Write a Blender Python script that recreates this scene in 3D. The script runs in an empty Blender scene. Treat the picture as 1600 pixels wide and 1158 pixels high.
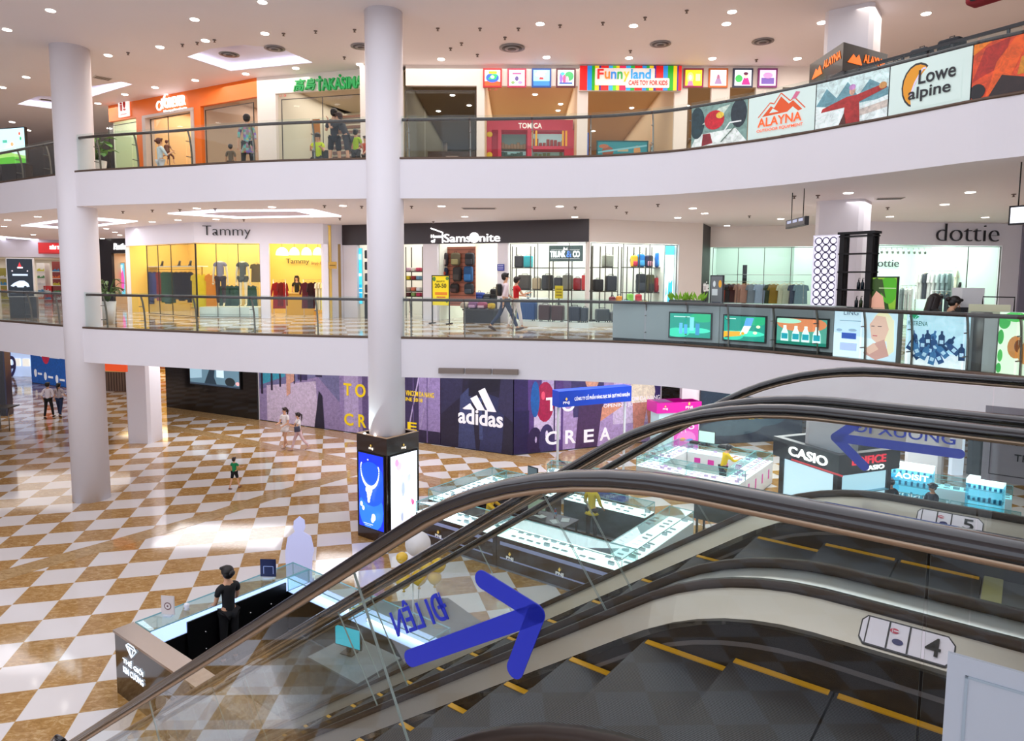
import bpy, bmesh, math, random
from mathutils import Vector, Matrix
from mathutils.geometry import tessellate_polygon
random.seed(7)
S = bpy.context.scene
COL = S.collection
# ---------------------------------------------------------------- camera
FPX, PIT, ROL, CYP, EYE = 1072.57, .0912879, .00746714, 534.0, 6.7
def _axes():
    U = Vector((0, math.sin(PIT), math.cos(PIT))); Fw = Vector((0, math.cos(PIT), -math.sin(PIT))); R = Vector((1, 0, 0))
    c, s = math.cos(ROL), math.sin(ROL)
    return c*R + s*U, -s*R + c*U, Fw
CR, CU, CF = _axes()
cam = bpy.data.objects.new('camera', bpy.data.cameras.new('camera'))
COL.objects.link(cam)
M = Matrix((CR, CU, -CF)).transposed().to_4x4(); M.translation = (0, 0, EYE)
cam.matrix_world = M
cam.data.sensor_width = 36; cam.data.sensor_fit = 'HORIZONTAL'
cam.data.lens = 36*FPX/1600; cam.data.shift_y = -(579-CYP)/1600
cam.data.clip_start = .02; cam.data.clip_end = 200
S.camera = cam
# ---------------------------------------------------------------- colour management, world and lamps
S.view_settings.view_transform = 'Standard'; S.view_settings.look = 'None'
S.view_settings.gamma = 1; S.view_settings.use_curve_mapping = False
S.view_settings.exposure = 0.0
S.cycles.transparent_max_bounces = 40; S.cycles.max_bounces = 10
W = bpy.data.worlds.new('world'); S.world = W; W.use_nodes = True
W.node_tree.nodes['Background'].inputs[0].default_value = (.84, .88, 1, 1)
W.node_tree.nodes['Background'].inputs[1].default_value = 1.65
def area(x, y, z, sx, sy, power, col=(1, 1, 1), rot=(0, 0, 0), name='ceiling_area_lamp'):
    l = bpy.data.lights.new(name, 'AREA'); l.shape = 'RECTANGLE'; l.size = sx; l.size_y = sy; l.energy = power; l.color = col
    l.cycles.max_bounces = 8
    o = bpy.data.objects.new(name, l); o.location = (x, y, z); o.rotation_euler = rot; COL.objects.link(o)
    o['kind'] = 'structure'
    return o
WARM = (1, .9, .82); COOL = (.84, .9, 1)
# atrium: the lamps of the high ceiling
area(-7, 8, 13.05, 30, 16, 1850, COOL)
# corridors of the three floors
for x, y, w in ((-18, 26.5, 6), (-10, 22.5, 7), (-2, 20.3, 8), (6, 19.5, 7), (11, 17, 6)):
    area(x, y, 13.05, w, 2.5, 150, WARM)
    area(x, y, 8.6, w, 2.5, 125, (.97, .96, 1))
area(-24, 32, 8.6, 8, 4, 150, (1, .93, .86)); area(-24, 34, 4.1, 8, 6, 200, (1, .93, .86))
for x, y in ((-12, 28), (-5, 25), (2, 23), (7, 21), (11, 20), (9, 25)):
    area(x, y, 4.15, 5, 2.5, 190, (.98, .97, 1))

# ---------------------------------------------------------------- geometry of the view: pixel to place
def ray(u, v):
    return CR*((u-800)/FPX) - CU*((v-CYP)/FPX) + CF
def P(u, v, z):
    r = ray(u, v); t = (z-EYE)/r.z
    return Vector((r.x*t, r.y*t, z))
PHI = .925697
EN = Vector((math.cos(PHI), math.sin(PHI), 0)); ED = Vector((-math.sin(PHI), math.cos(PHI), 0))
def esc(p, h, z): return EN*p + ED*h + Vector((0, 0, z))
Z2, Z3, CE1, CE2, CE3 = 5.2, 9.63, 4.2, 8.66, 13.15

# ---------------------------------------------------------------- materials
_mc = {}
def lin(h):
    if isinstance(h, (tuple, list)): return (*h[:3], 1)
    h = h.lstrip('#'); c = [int(h[i:i+2], 16)/255 for i in (0, 2, 4)]
    return (*[(x/12.92 if x <= .04045 else ((x+.055)/1.055)**2.4) for x in c], 1)
def mat(col, rough=.5, metal=0, emit=0, coat=0, var=0, scale=6, name=None):
    if isinstance(col, bpy.types.Material): return col
    key = (str(col), rough, metal, emit, coat, var, scale)
    if key in _mc: return _mc[key]
    m = bpy.data.materials.new(name or 'surface'); m.use_nodes = True; nt = m.node_tree
    b = nt.nodes['Principled BSDF']; c = lin(col)
    b.inputs['Base Color'].default_value = c; b.inputs['Roughness'].default_value = rough
    b.inputs['Metallic'].default_value = metal
    if coat: b.inputs['Coat Weight'].default_value = coat; b.inputs['Coat Roughness'].default_value = .05
    if emit:
        b.inputs['Emission Color'].default_value = c; b.inputs['Emission Strength'].default_value = emit
        m.cycles.emission_sampling = 'NONE'
    if var:
        n = nt.nodes.new('ShaderNodeTexNoise'); n.inputs['Scale'].default_value = scale; n.inputs['Detail'].default_value = 5
        t = nt.nodes.new('ShaderNodeTexCoord'); nt.links.new(t.outputs['Object'], n.inputs['Vector'])
        r = nt.nodes.new('ShaderNodeMapRange'); r.inputs[3].default_value = 1-var; r.inputs[4].default_value = 1+var
        nt.links.new(n.outputs[0], r.inputs[0])
        mx = nt.nodes.new('ShaderNodeMix'); mx.data_type = 'RGBA'; mx.blend_type = 'MULTIPLY'; mx.inputs[0].default_value = 1
        mx.inputs[6].default_value = c; nt.links.new(r.outputs[0], mx.inputs[7]); nt.links.new(mx.outputs[2], b.inputs['Base Color'])
    _mc[key] = m
    return m
def glass(tint='#fafcfb', refl=.10, clear=1.0, name='clear_glass'):
    key = ('glass', tint, refl)
    if key in _mc: return _mc[key]
    m = bpy.data.materials.new(name); m.use_nodes = True; nt = m.node_tree; nt.nodes.clear()
    o = nt.nodes.new('ShaderNodeOutputMaterial'); t = nt.nodes.new('ShaderNodeBsdfTransparent'); t.inputs[0].default_value = lin(tint)
    g = nt.nodes.new('ShaderNodeBsdfGlossy'); g.inputs['Roughness'].default_value = .01; g.inputs[0].default_value = (.9, .95, 1, 1)
    f = nt.nodes.new('ShaderNodeLayerWeight'); f.inputs[0].default_value = .12
    k = nt.nodes.new('ShaderNodeMath'); k.operation = 'MULTIPLY_ADD'; k.inputs[1].default_value = .3; k.inputs[2].default_value = refl*.12
    mx = nt.nodes.new('ShaderNodeMixShader')
    nt.links.new(f.outputs['Fresnel'], k.inputs[0]); nt.links.new(k.outputs[0], mx.inputs[0])
    nt.links.new(t.outputs[0], mx.inputs[1]); nt.links.new(g.outputs[0], mx.inputs[2]); nt.links.new(mx.outputs[0], o.inputs[0])
    _mc[key] = m
    return m
def film(col, alpha=.45):  # serves the real film and the painted haze sheet
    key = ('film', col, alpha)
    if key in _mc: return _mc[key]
    m = mat(col, .35, var=0.0001, name='film_and_haze'); b = m.node_tree.nodes['Principled BSDF']; b.inputs['Alpha'].default_value = alpha
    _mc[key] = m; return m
def print_mat(emit=0, tex=0):
    key = ('print', emit, tex)
    if key in _mc: return _mc[key]
    m = bpy.data.materials.new('printed_picture'); m.use_nodes = True; nt = m.node_tree; b = nt.nodes['Principled BSDF']
    a = nt.nodes.new('ShaderNodeVertexColor'); a.layer_name = 'Col'
    src = a.outputs[0]
    if tex:
        n = nt.nodes.new('ShaderNodeTexNoise'); n.inputs['Scale'].default_value = 7; n.inputs['Detail'].default_value = 8; n.inputs['Roughness'].default_value = .75; n.inputs['Distortion'].default_value = .8
        t = nt.nodes.new('ShaderNodeTexCoord'); nt.links.new(t.outputs['Object'], n.inputs['Vector']); r = nt.nodes.new('ShaderNodeMapRange'); r.inputs[1].default_value = .3; r.inputs[2].default_value = .7; r.inputs[3].default_value = 1-tex; r.inputs[4].default_value = 1+tex
        nt.links.new(n.outputs[0], r.inputs[0]); mx = nt.nodes.new('ShaderNodeMix'); mx.data_type = 'RGBA'; mx.blend_type = 'MULTIPLY'; mx.inputs[0].default_value = 1; nt.links.new(src, mx.inputs[6]); nt.links.new(r.outputs[0], mx.inputs[7]); src = mx.outputs[2]
    nt.links.new(src, b.inputs['Base Color']); b.inputs['Roughness'].default_value = .35
    if emit:
        nt.links.new(src, b.inputs['Emission Color']); b.inputs['Emission Strength'].default_value = emit
        m.cycles.emission_sampling = 'NONE'
    _mc[key] = m; return m
WHITE = mat('#e8e3e7', .45, var=.015, scale=1.2, name='white_plaster')
CEILM = mat('#eee6e8', .6, var=.02, scale=.7, name='ceiling_plaster')
STEEL = mat('#86827c', .32, .9, name='brushed_steel'); CHROME = mat('#c8c8c8', .12, 1); DARKW = mat('#3c2420', .3, coat=.4, var=.1)
BLACK = mat('#0c0c0e', .35); BLACKG = mat('#08080a', .08, coat=.5); GLS = glass(); GGRN = glass('#f5faf8', .12)
RUBBER = mat('#151215', .16, coat=.7, name='black_rubber'); LWHITE = mat('#fff8f0', .5, emit=9, name='lamp_lens'); LED = mat('#e8ecff', .5, emit=3.0)

# ---------------------------------------------------------------- mesh builder
class MB:
    def __init__(s): s.v = []; s.f = []; s.m = []; s.sm = []
    def add(s, vs, fs, mi=0, smooth=False, T=None):
        k = len(s.v)
        for q in vs: s.v.append(tuple(T @ Vector(q)) if T is not None else tuple(q))
        for f in fs: s.f.append([i+k for i in f]); s.m.append(mi); s.sm.append(smooth)
        return s
    def box(s, x0, x1, y0, y1, z0, z1, mi=0, T=None):
        vs = [(x, y, z) for z in (z0, z1) for y in (y0, y1) for x in (x0, x1)]
        return s.add(vs, [(0, 2, 3, 1), (4, 5, 7, 6), (0, 1, 5, 4), (2, 6, 7, 3), (0, 4, 6, 2), (1, 3, 7, 5)], mi, False, T)
    def quad(s, a, b, c, d, mi=0): return s.add([a, b, c, d], [(0, 1, 2, 3)], mi)
    def prism(s, poly, z0, z1, mi=0, holes=(), mtop=None, mbot=None, T=None):
        loops = [[Vector((p[0], p[1], 0)) for p in L] for L in [poly]+list(holes)]
        fl = [p for L in loops for p in L]; tris = tessellate_polygon(loops); n = len(fl)
        vs = [(p.x, p.y, z0) for p in fl]+[(p.x, p.y, z1) for p in fl]
        top = []; bot = []
        for a, b, c in tris:
            cr = (fl[b]-fl[a]).cross(fl[c]-fl[a]).z
            t = (a, b, c) if cr > 0 else (a, c, b)
            top.append([i+n for i in t]); bot.append([t[0], t[2], t[1]])
        s.add(vs, top, mi if mtop is None else mtop, False, T); k = len(s.v)-2*n
        for f in bot: s.f.append([i+k for i in f]); s.m.append(mi if mbot is None else mbot); s.sm.append(False)
        o = 0
        for L in loops:
            m = len(L)
            for i in range(m):
                j = (i+1) % m; s.f.append([k+o+i, k+o+j, k+n+o+j, k+n+o+i]); s.m.append(mi); s.sm.append(False)
            o += m
        return s
    def tube(s, pts, r, n=8, mi=0, closed=False, T=None, cap=True):
        pts = [Vector(p) for p in pts]; rs = r if isinstance(r, (list, tuple)) else [r]*len(pts); vs = []; N = len(pts); pn = None
        for i, p in enumerate(pts):
            a = pts[(i-1) % N] if (i or closed) else p; b = pts[(i+1) % N] if (i < N-1 or closed) else p
            t = (b-a).normalized() if (b-a).length > 1e-9 else Vector((0, 0, 1))
            if pn is None: pn = Vector((0, 0, 1)) if abs(t.z) < .9 else Vector((1, 0, 0))
            x = t.cross(pn); x = x.normalized() if x.length > 1e-6 else t.orthogonal().normalized(); y = x.cross(t).normalized(); pn = y
            for k in range(n):
                q = 2*math.pi*k/n; vs.append(p+x*math.cos(q)*rs[i]+y*math.sin(q)*rs[i])
        fs = []
        for i in range(N if closed else N-1):
            j = (i+1) % N
            for k in range(n): l = (k+1) % n; fs.append((i*n+k, i*n+l, j*n+l, j*n+k))
        s.add(vs, fs, mi, True, T)
        if cap and not closed:
            k = len(s.v)-len(vs); s.f += [[k+i for i in range(n)][::-1], [k+(N-1)*n+i for i in range(n)]]; s.m += [mi]*2; s.sm += [False]*2
        return s
    def sweep(s, path, sect, mi=0, T=None, smooth=True):
        # path: list of (origin, right, up); sect: list of (a,b) closed
        vs = []; n = len(sect)
        for o, r, u in path:
            for a, b in sect: vs.append(o+r*a+u*b)
        fs = [(i*n+k, i*n+(k+1) % n, (i+1)*n+(k+1) % n, (i+1)*n+k) for i in range(len(path)-1) for k in range(n)]
        fs += [tuple(range(n))[::-1], tuple((len(path)-1)*n+k for k in range(n))]
        return s.add(vs, fs, mi, smooth, T)
    def lathe(s, prof, n=16, c=(0, 0, 0), mi=0, T=None, sx=1, sy=1):
        vs = []
        for r, z in prof:
            for k in range(n): q = 2*math.pi*k/n; vs.append((c[0]+r*math.cos(q)*sx, c[1]+r*math.sin(q)*sy, c[2]+z))
        fs = [(i*n+k, i*n+(k+1) % n, (i+1)*n+(k+1) % n, (i+1)*n+k) for i in range(len(prof)-1) for k in range(n)]
        fs += [tuple(range(n))[::-1], tuple((len(prof)-1)*n+k for k in range(n))]
        return s.add(vs, fs, mi, True, T)
    def ball(s, c, rx, ry=None, rz=None, n=12, mi=0, T=None):
        ry = ry or rx; rz = rz or rx; m = max(5, n*2//3)
        vs = [(c[0], c[1], c[2]+rz)]
        for i in range(1, m):
            a = math.pi*i/m
            for k in range(n): q = 2*math.pi*k/n; vs.append((c[0]+rx*math.sin(a)*math.cos(q), c[1]+ry*math.sin(a)*math.sin(q), c[2]+rz*math.cos(a)))
        vs.append((c[0], c[1], c[2]-rz)); fs = []
        for k in range(n): fs.append((0, 1+k, 1+(k+1) % n))
        for i in range(m-2):
            for k in range(n): a = 1+i*n; fs.append((a+k, a+n+k, a+n+(k+1) % n, a+(k+1) % n))
        a = 1+(m-2)*n; e = len(vs)-1
        for k in range(n): fs.append((e, a+(k+1) % n, a+k))
        return s.add(vs, fs, mi, True, T)
    def rbox(s, x0, x1, y0, y1, z0, z1, r, mi=0, seg=3, T=None):
        bm = bmesh.new(); bmesh.ops.create_cube(bm, size=1)
        for v in bm.verts: v.co = ((v.co.x+.5)*(x1-x0)+x0, (v.co.y+.5)*(y1-y0)+y0, (v.co.z+.5)*(z1-z0)+z0)
        bmesh.ops.bevel(bm, geom=bm.edges[:], offset=r, segments=seg, profile=.5, affect='EDGES')
        bm.verts.index_update(); s.add([v.co[:] for v in bm.verts], [[v.index for v in f.verts] for f in bm.faces], mi, True, T); bm.free()
        return s
    def mesh(s, name, mats):
        me = bpy.data.meshes.new(name); me.from_pydata(s.v, [], s.f)
        for m in mats: me.materials.append(m)
        me.polygons.foreach_set('material_index', s.m); me.polygons.foreach_set('use_smooth', s.sm); me.update()
        return me
    def obj(s, name, mats, parent=None):
        if not isinstance(mats, (list, tuple)): mats = [mats]
        o = bpy.data.objects.new(name, s.mesh(name, mats)); COL.objects.link(o)
        if parent is not None: o.parent = parent
        return o
def struct(name, mb, mats):
    o = mb.obj(name, mats); o['kind'] = 'structure'; return o
def tag(o, label, cat, group=None, kind=None):
    o['label'] = label; o['category'] = cat
    if group: o['group'] = group
    if kind: o['kind'] = kind
    return o
def thing(name, label, cat, loc=(0, 0, 0), rz=0, group=None):
    o = bpy.data.objects.new(name, None); COL.objects.link(o); o.location = loc; o.rotation_euler = (0, 0, rz); o.empty_display_size = .1
    return tag(o, label, cat, group)
def dup(root, loc, rz=None, label=None, group=None, scale=None, mats=None):
    def cp(o, par):
        c = o.copy(); COL.objects.link(c)
        if par is not None: c.parent = par
        if mats and o.type == 'MESH':
            for i, m in enumerate(o.data.materials):
                if m in mats:
                    c.data = o.data.copy(); c.data.materials[i] = mats[m]
        for ch in list(o.children): cp(ch, c)
        return c
    r = cp(root, None); r.location = loc
    if rz is not None: r.rotation_euler = (0, 0, rz)
    if label: r['label'] = label
    if group: r['group'] = group
    if scale: r.scale = scale if isinstance(scale, (tuple, list)) else (scale,)*3
    return r
class Fr:
    def __init__(s, A, B):
        s.o = Vector((A[0], A[1], 0)); e = Vector((B[0], B[1], 0)); s.L = (e-s.o).length
        s.x = (e-s.o).normalized(); s.y = Vector((-s.x.y, s.x.x, 0)); s.a = math.atan2(s.x.y, s.x.x)
    def w(s, a, d=0, z=0): return s.o + s.x*a + s.y*d + Vector((0, 0, z))
    def hit(s, u, v, d=0):
        r = ray(u, v); q = s.o + s.y*d; t = q.dot(s.y)/r.dot(s.y); p = r*t - s.o
        return p.dot(s.x), EYE + r.z*t
    def S(s, u, v=440, d=0): return s.hit(u, v, d)[0]
    def M(s): m = Matrix((s.x, s.y, Vector((0, 0, 1)))).transposed().to_4x4(); m.translation = s.o; return m
def local_mesh(m):  # MB whose coordinates are frame-local gets the frame's transform
    return m
def art(name, x0, x1, z0, z1, y, layers, parent=None, emit=0, T=None, tex=0, step=.0015):
    """A printed picture: flat shapes, each layer its own ink colour, in the x-z plane at depth y."""
    vs = []; fs = []; cs = []
    def put(col, pts, k):
        pts = [(min(1, max(0, a)), min(1, max(0, b))) for a, b in pts]
        b = len(vs)
        for px, pz in pts: vs.append((x0+px*(x1-x0), y-k*step, z0+pz*(z1-z0)))
        loop = [Vector((p[0], p[1], 0)) for p in pts]
        for t in tessellate_polygon([loop]):
            cr = (loop[t[1]]-loop[t[0]]).cross(loop[t[2]]-loop[t[0]]).z
            t = t if cr > 0 else (t[0], t[2], t[1])
            fs.append([i+b for i in t]); cs.append(lin(col))
    for k, L in enumerate(layers):
        if L[0] == 'bg': put(L[1], [(0, 0), (1, 0), (1, 1), (0, 1)], k)
        elif L[0] == 'r': put(L[1], [(L[2], L[3]), (L[4], L[3]), (L[4], L[5]), (L[2], L[5])], k)
        elif L[0] == 'e':
            n = 18; put(L[1], [(L[2]+L[4]*math.cos(2*math.pi*i/n), L[3]+L[5]*math.sin(2*math.pi*i/n)) for i in range(n)], k)
        elif L[0] == 'p': put(L[1], L[2], k)
        elif L[0] == 'l':  # stroke
            w = L[2]; pts = L[3]
            for a, b in zip(pts, pts[1:]):
                dx, dz = (b[0]-a[0])*(x1-x0), (b[1]-a[1])*(z1-z0); q = math.hypot(dx, dz) or 1; ox, oz = -dz/q*w/2/(x1-x0), dx/q*w/2/(z1-z0)
                put(L[1], [(a[0]-ox, a[1]-oz), (b[0]-ox, b[1]-oz), (b[0]+ox, b[1]+oz), (a[0]+ox, a[1]+oz)], k)
    me = bpy.data.meshes.new(name); me.from_pydata([tuple(T @ Vector(v)) if T is not None else v for v in vs], [], fs)
    at = me.color_attributes.new('Col', 'FLOAT_COLOR', 'CORNER'); i = 0
    buf = []
    for f, c in zip(fs, cs): buf += list(c)*len(f)
    at.data.foreach_set('color', buf); me.materials.append(print_mat(emit, tex))
    o = bpy.data.objects.new(name, me); COL.objects.link(o)
    if parent is not None: o.parent = parent
    return o
_tc = {}
def txt(body, name, parent, x0, x1, z0, z1, y, m, ex=.015, bold=0, mirror=False, shear=0, T=None, keep=False, font=None):
    key = (body, bold, shear, ex)
    if key not in _tc:
        c = bpy.data.curves.new('t', 'FONT'); c.body = body; c.size = 1; c.offset = bold*.4; c.extrude = ex; c.shear = shear; c.resolution_u = 4; c.align_x = 'CENTER'
        o = bpy.data.objects.new('t', c); COL.objects.link(o); dg = bpy.context.evaluated_depsgraph_get()
        me = bpy.data.meshes.new_from_object(o.evaluated_get(dg)); bpy.data.objects.remove(o); _tc[key] = me
    me = _tc[key].copy(); me.name = name
    xs = [v.co.x for v in me.vertices]; ys = [v.co.y for v in me.vertices]
    if not xs: return None
    ax, bx, ay, by = min(xs), max(xs), min(ys), max(ys); kx = (x1-x0)/(bx-ax or 1); kz = (z1-z0)/(by-ay or 1)
    if keep: kx = kz = min(kx, kz)
    for v in me.vertices:
        X = (v.co.x-ax)*kx; Z = (v.co.y-ay)*kz
        if mirror: X = (bx-ax)*kx - X
        q = Vector((x0+X, y-v.co.z, z0+Z)); v.co = T @ q if T is not None else q
    if mirror: me.flip_normals()
    me.materials.clear(); me.materials.append(m)
    o = bpy.data.objects.new(name, me); COL.objects.link(o)
    if parent is not None: o.parent = parent
    return o
# ================================================================ SETTING
def catmull(pts, n=8):
    out = []; P_ = [Vector(p) for p in pts]
    for i in range(len(P_)-1):
        a = P_[max(i-1, 0)]; b = P_[i]; c = P_[i+1]; d = P_[min(i+2, len(P_)-1)]
        for k in range(n):
            t = k/n; out.append(.5*((2*b)+(c-a)*t+(2*a-5*b+4*c-d)*t*t+(3*b-a-3*c+d)*t**3))
    out.append(P_[-1]); return out
EDGE = catmull([(-40, 36), (-28, 29.3), (-20.6, 24.9), (-16.9, 22.55), (-13.35, 20.4), (-12.05, 19.62), (-9.2, 18.72), (-6.65, 17.87), (-3.6, 17.3), (0, 17.0), (1.9, 16.72), (3.1, 16.3), (4.0, 15.75), (5.36, 14.5), (6.3, 13.25), (6.95, 12.3), (7.5, 11.4), (8.0, 10.75), (8.9, 9.0), (8.9, 7.2), (8.0, 5.7), (6.6, 4.7), (5.0, 4.3), (3.4, 4.0)])
EDGE = [Vector((p.x, p.y, 0)) for p in EDGE]
# cumulative length along the atrium edge
CUM = [0]
for a, b in zip(EDGE, EDGE[1:]): CUM.append(CUM[-1]+(b-a).length)
def edge_pt(s, off=0):
    for i in range(len(EDGE)-1):
        if s <= CUM[i+1] or i == len(EDGE)-2:
            t = (s-CUM[i])/(CUM[i+1]-CUM[i]); d = (EDGE[i+1]-EDGE[i]).normalized(); n = Vector((-d.y, d.x, 0))
            return EDGE[i].lerp(EDGE[i+1], t)+n*off, d, n
def edge_s(u, off=0, z=Z2):
    """where along the edge (shifted inwards by off) the direction of pixel column u crosses it"""
    prev = None
    for i in range(int(CUM[-1]/.1)):
        q = edge_pt(i*.1, off)[0]; p = Vector((q.x, q.y, z-EYE)); f = 800+FPX*p.dot(CR)/p.dot(CF)-u if p.dot(CF) > .5 else None
        if prev is not None and f is not None and prev*f <= 0: return i*.1-.1*abs(f)/(abs(f)+abs(prev) or 1)
        prev = f
outer = [(esc(4.5, -.1, 0).x, esc(4.5, -.1, 0).y), (esc(-3, -.1, 0).x, esc(-3, -.1, 0).y), (2, -9), (34, -9), (45, 20), (45, 56), (-60, 56), (-60, 44)]
SLAB = [(p.x, p.y) for p in EDGE]+outer

def floor_mat(name, glossy=.07):
    m = bpy.data.materials.new(name); m.use_nodes = True; nt = m.node_tree; L = nt.links; N = nt.nodes
    b = N['Principled BSDF']; tc = N.new('ShaderNodeTexCoord')
    ca, sa, t = math.cos(.25532), math.sin(.25532), .8496; ox, oy = -10.162, 13.454
    def dot(vx, vy, off):
        d = N.new('ShaderNodeVectorMath'); d.operation = 'DOT_PRODUCT'; d.inputs[1].default_value = (vx/t, vy/t, 0); L.new(tc.outputs['Object'], d.inputs[0])
        a = N.new('ShaderNodeMath'); a.operation = 'ADD'; a.inputs[1].default_value = off; L.new(d.outputs['Value'], a.inputs[0]); return a
    def op(o, *i):
        n = N.new('ShaderNodeMath'); n.operation = o
        for k, x in enumerate(i):
            if isinstance(x, (int, float)): n.inputs[k].default_value = x
            else: L.new(x.outputs[0], n.inputs[k])
        return n
    I = dot(ca, sa, -(ox*ca+oy*sa)/t); J = dot(sa, -ca, -(ox*sa-oy*ca)/t)
    par = op('FLOORED_MODULO', op('ADD', op('FLOOR', I), op('FLOOR', J)), 2.0)
    gi = op('ABSOLUTE', op('SUBTRACT', op('FRACT', I), .5)); gj = op('ABSOLUTE', op('SUBTRACT', op('FRACT', J), .5))
    grout = op('GREATER_THAN', op('MAXIMUM', gi, gj), .494)
    mp = N.new('ShaderNodeMapping'); mp.inputs['Rotation'].default_value = (0, 0, -.25); mp.inputs['Scale'].default_value = (2.2, 4.2, 1); L.new(tc.outputs['Object'], mp.inputs[0])
    n1 = N.new('ShaderNodeTexNoise'); n1.inputs['Scale'].default_value = 2.2; n1.inputs['Detail'].default_value = 9; n1.inputs['Roughness'].default_value = .72; n1.inputs['Distortion'].default_value = 1.5; L.new(mp.outputs[0], n1.inputs['Vector'])
    cr = N.new('ShaderNodeValToRGB'); L.new(n1.outputs[0], cr.inputs[0]); e = cr.color_ramp.elements
    e[0].position = .3; e[0].color = lin('#8a6430'); e[1].position = .72; e[1].color = lin('#dcbf8c')
    q = cr.color_ramp.elements.new(.5); q.color = lin('#b1854a')
    n2 = N.new('ShaderNodeTexNoise'); n2.inputs['Scale'].default_value = .5; L.new(tc.outputs['Object'], n2.inputs['Vector'])
    cw = N.new('ShaderNodeValToRGB'); L.new(n2.outputs[0], cw.inputs[0]); cw.color_ramp.elements[0].color = lin('#dcd6d2'); cw.color_ramp.elements[1].color = lin('#ece7e6')
    mx = N.new('ShaderNodeMix'); mx.data_type = 'RGBA'; L.new(par.outputs[0], mx.inputs[0]); L.new(cw.outputs[0], mx.inputs[6]); L.new(cr.outputs[0], mx.inputs[7])
    mg = N.new('ShaderNodeMix'); mg.data_type = 'RGBA'; L.new(op('MULTIPLY', grout, .55).outputs[0], mg.inputs[0]); L.new(mx.outputs[2], mg.inputs[6]); mg.inputs[7].default_value = lin('#c9b48e')
    L.new(mg.outputs[2], b.inputs['Base Color']); b.inputs['Roughness'].default_value = glossy; b.inputs['IOR'].default_value = 1.5
    b2 = N.new('ShaderNodeBump'); b2.inputs['Strength'].default_value = .012; b2.inputs['Distance'].default_value = .02; n3 = N.new('ShaderNodeTexNoise'); n3.inputs['Scale'].default_value = 1.1
    L.new(tc.outputs['Object'], n3.inputs['Vector']); L.new(n3.outputs[0], b2.inputs['Height']); L.new(b2.outputs[0], b.inputs['Normal'])
    brown = bpy.data.materials.new('brown_marble'); brown.use_nodes = True; n_ = brown.node_tree; bb = n_.nodes['Principled BSDF']
    t2 = n_.nodes.new('ShaderNodeTexCoord'); m2 = n_.nodes.new('ShaderNodeMapping'); m2.inputs['Scale'].default_value = (2.2, 4.2, 1); n_.links.new(t2.outputs['Object'], m2.inputs[0])
    q1 = n_.nodes.new('ShaderNodeTexNoise'); q1.inputs['Scale'].default_value = 2.2; q1.inputs['Detail'].default_value = 9; q1.inputs['Roughness'].default_value = .72; q1.inputs['Distortion'].default_value = 1.5; n_.links.new(m2.outputs[0], q1.inputs['Vector'])
    q2 = n_.nodes.new('ShaderNodeValToRGB'); q2.color_ramp.elements[0].position = .3; q2.color_ramp.elements[0].color = lin('#8a6434'); q2.color_ramp.elements[1].position = .72; q2.color_ramp.elements[1].color = lin('#d8b884')
    n_.links.new(q1.outputs[0], q2.inputs[0]); n_.links.new(q2.outputs[0], bb.inputs['Base Color']); bb.inputs['Roughness'].default_value = glossy
    return m, brown
FLOORM, BROWN = floor_mat('checkered_marble')
fl = MB().box(-70, 50, -12, 62, -.3, 0); struct('floor', fl, FLOORM)
def strip(name, pts, w, z0=.0, z1=.004, m=BROWN):
    c = catmull(pts, 6); L = []; R = []
    for i, p in enumerate(c):
        d = (c[min(i+1, len(c)-1)]-c[max(i-1, 0)]).normalized(); n = Vector((-d.y, d.x)); L.append(p+n*w/2); R.append(p-n*w/2)
    mb = MB()
    for i in range(len(c)-1):
        mb.prism([(R[i].x, R[i].y), (R[i+1].x, R[i+1].y), (L[i+1].x, L[i+1].y), (L[i].x, L[i].y)], z0, z1)
    return struct(name, mb, m)
strip('trim_1', [(-13.6, 12), (-12.3, 13.5), (-10.99, 15.36), (-9.8, 16.9), (-8.48, 18.7), (-7.38, 20.5), (-6.3, 22), (-5.3, 23.3), (-4.4, 24.4), (-3.2, 25.2)], .62)
strip('trim_2', [(-19, 31.6), (-17, 30.9), (-14.9, 29.9), (-13.2, 28.95), (-10.93, 27.6), (-9.2, 26.5), (-7.4, 25.5), (-5.9, 24.6), (-4, 23.2), (-2, 22)], .62, .0, .003)
strip('trim_3', [(-17, 30.6), (-16.2, 31.8), (-15.2, 32.8), (-14.1, 33.5)], .55, 0, .003)
strip('trim_4', [(-17.9, 34.5), (.06, 25.2), (3, 26.35), (12, 29.8)], .9, 0, .005)
# upper slabs: floor on top, white fascia, ceiling below
def slab(name, z0, z1):
    return struct(name, MB().prism(SLAB, z0, z1, 0, mtop=1, mbot=2), [WHITE, FLOORM, CEILM])
slab('floor.001', CE1, Z2); slab('floor.002', CE2, Z3)
for k, (z, nm) in enumerate(((Z2, 'trim_5'), (Z3, 'trim_6'))):
    mb = MB()
    mb.sweep([(q, n, Vector((0, 0, 1))) for q, d, n in [edge_pt(s, .0) for s in [i*.35 for i in range(int(CUM[-1]/.35))]]], [(-.012, z-.02), (.14, z-.02), (.14, z+.03), (-.012, z+.03)])
    struct(nm, mb, mat('#5e4a3c', .4, .3))
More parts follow.
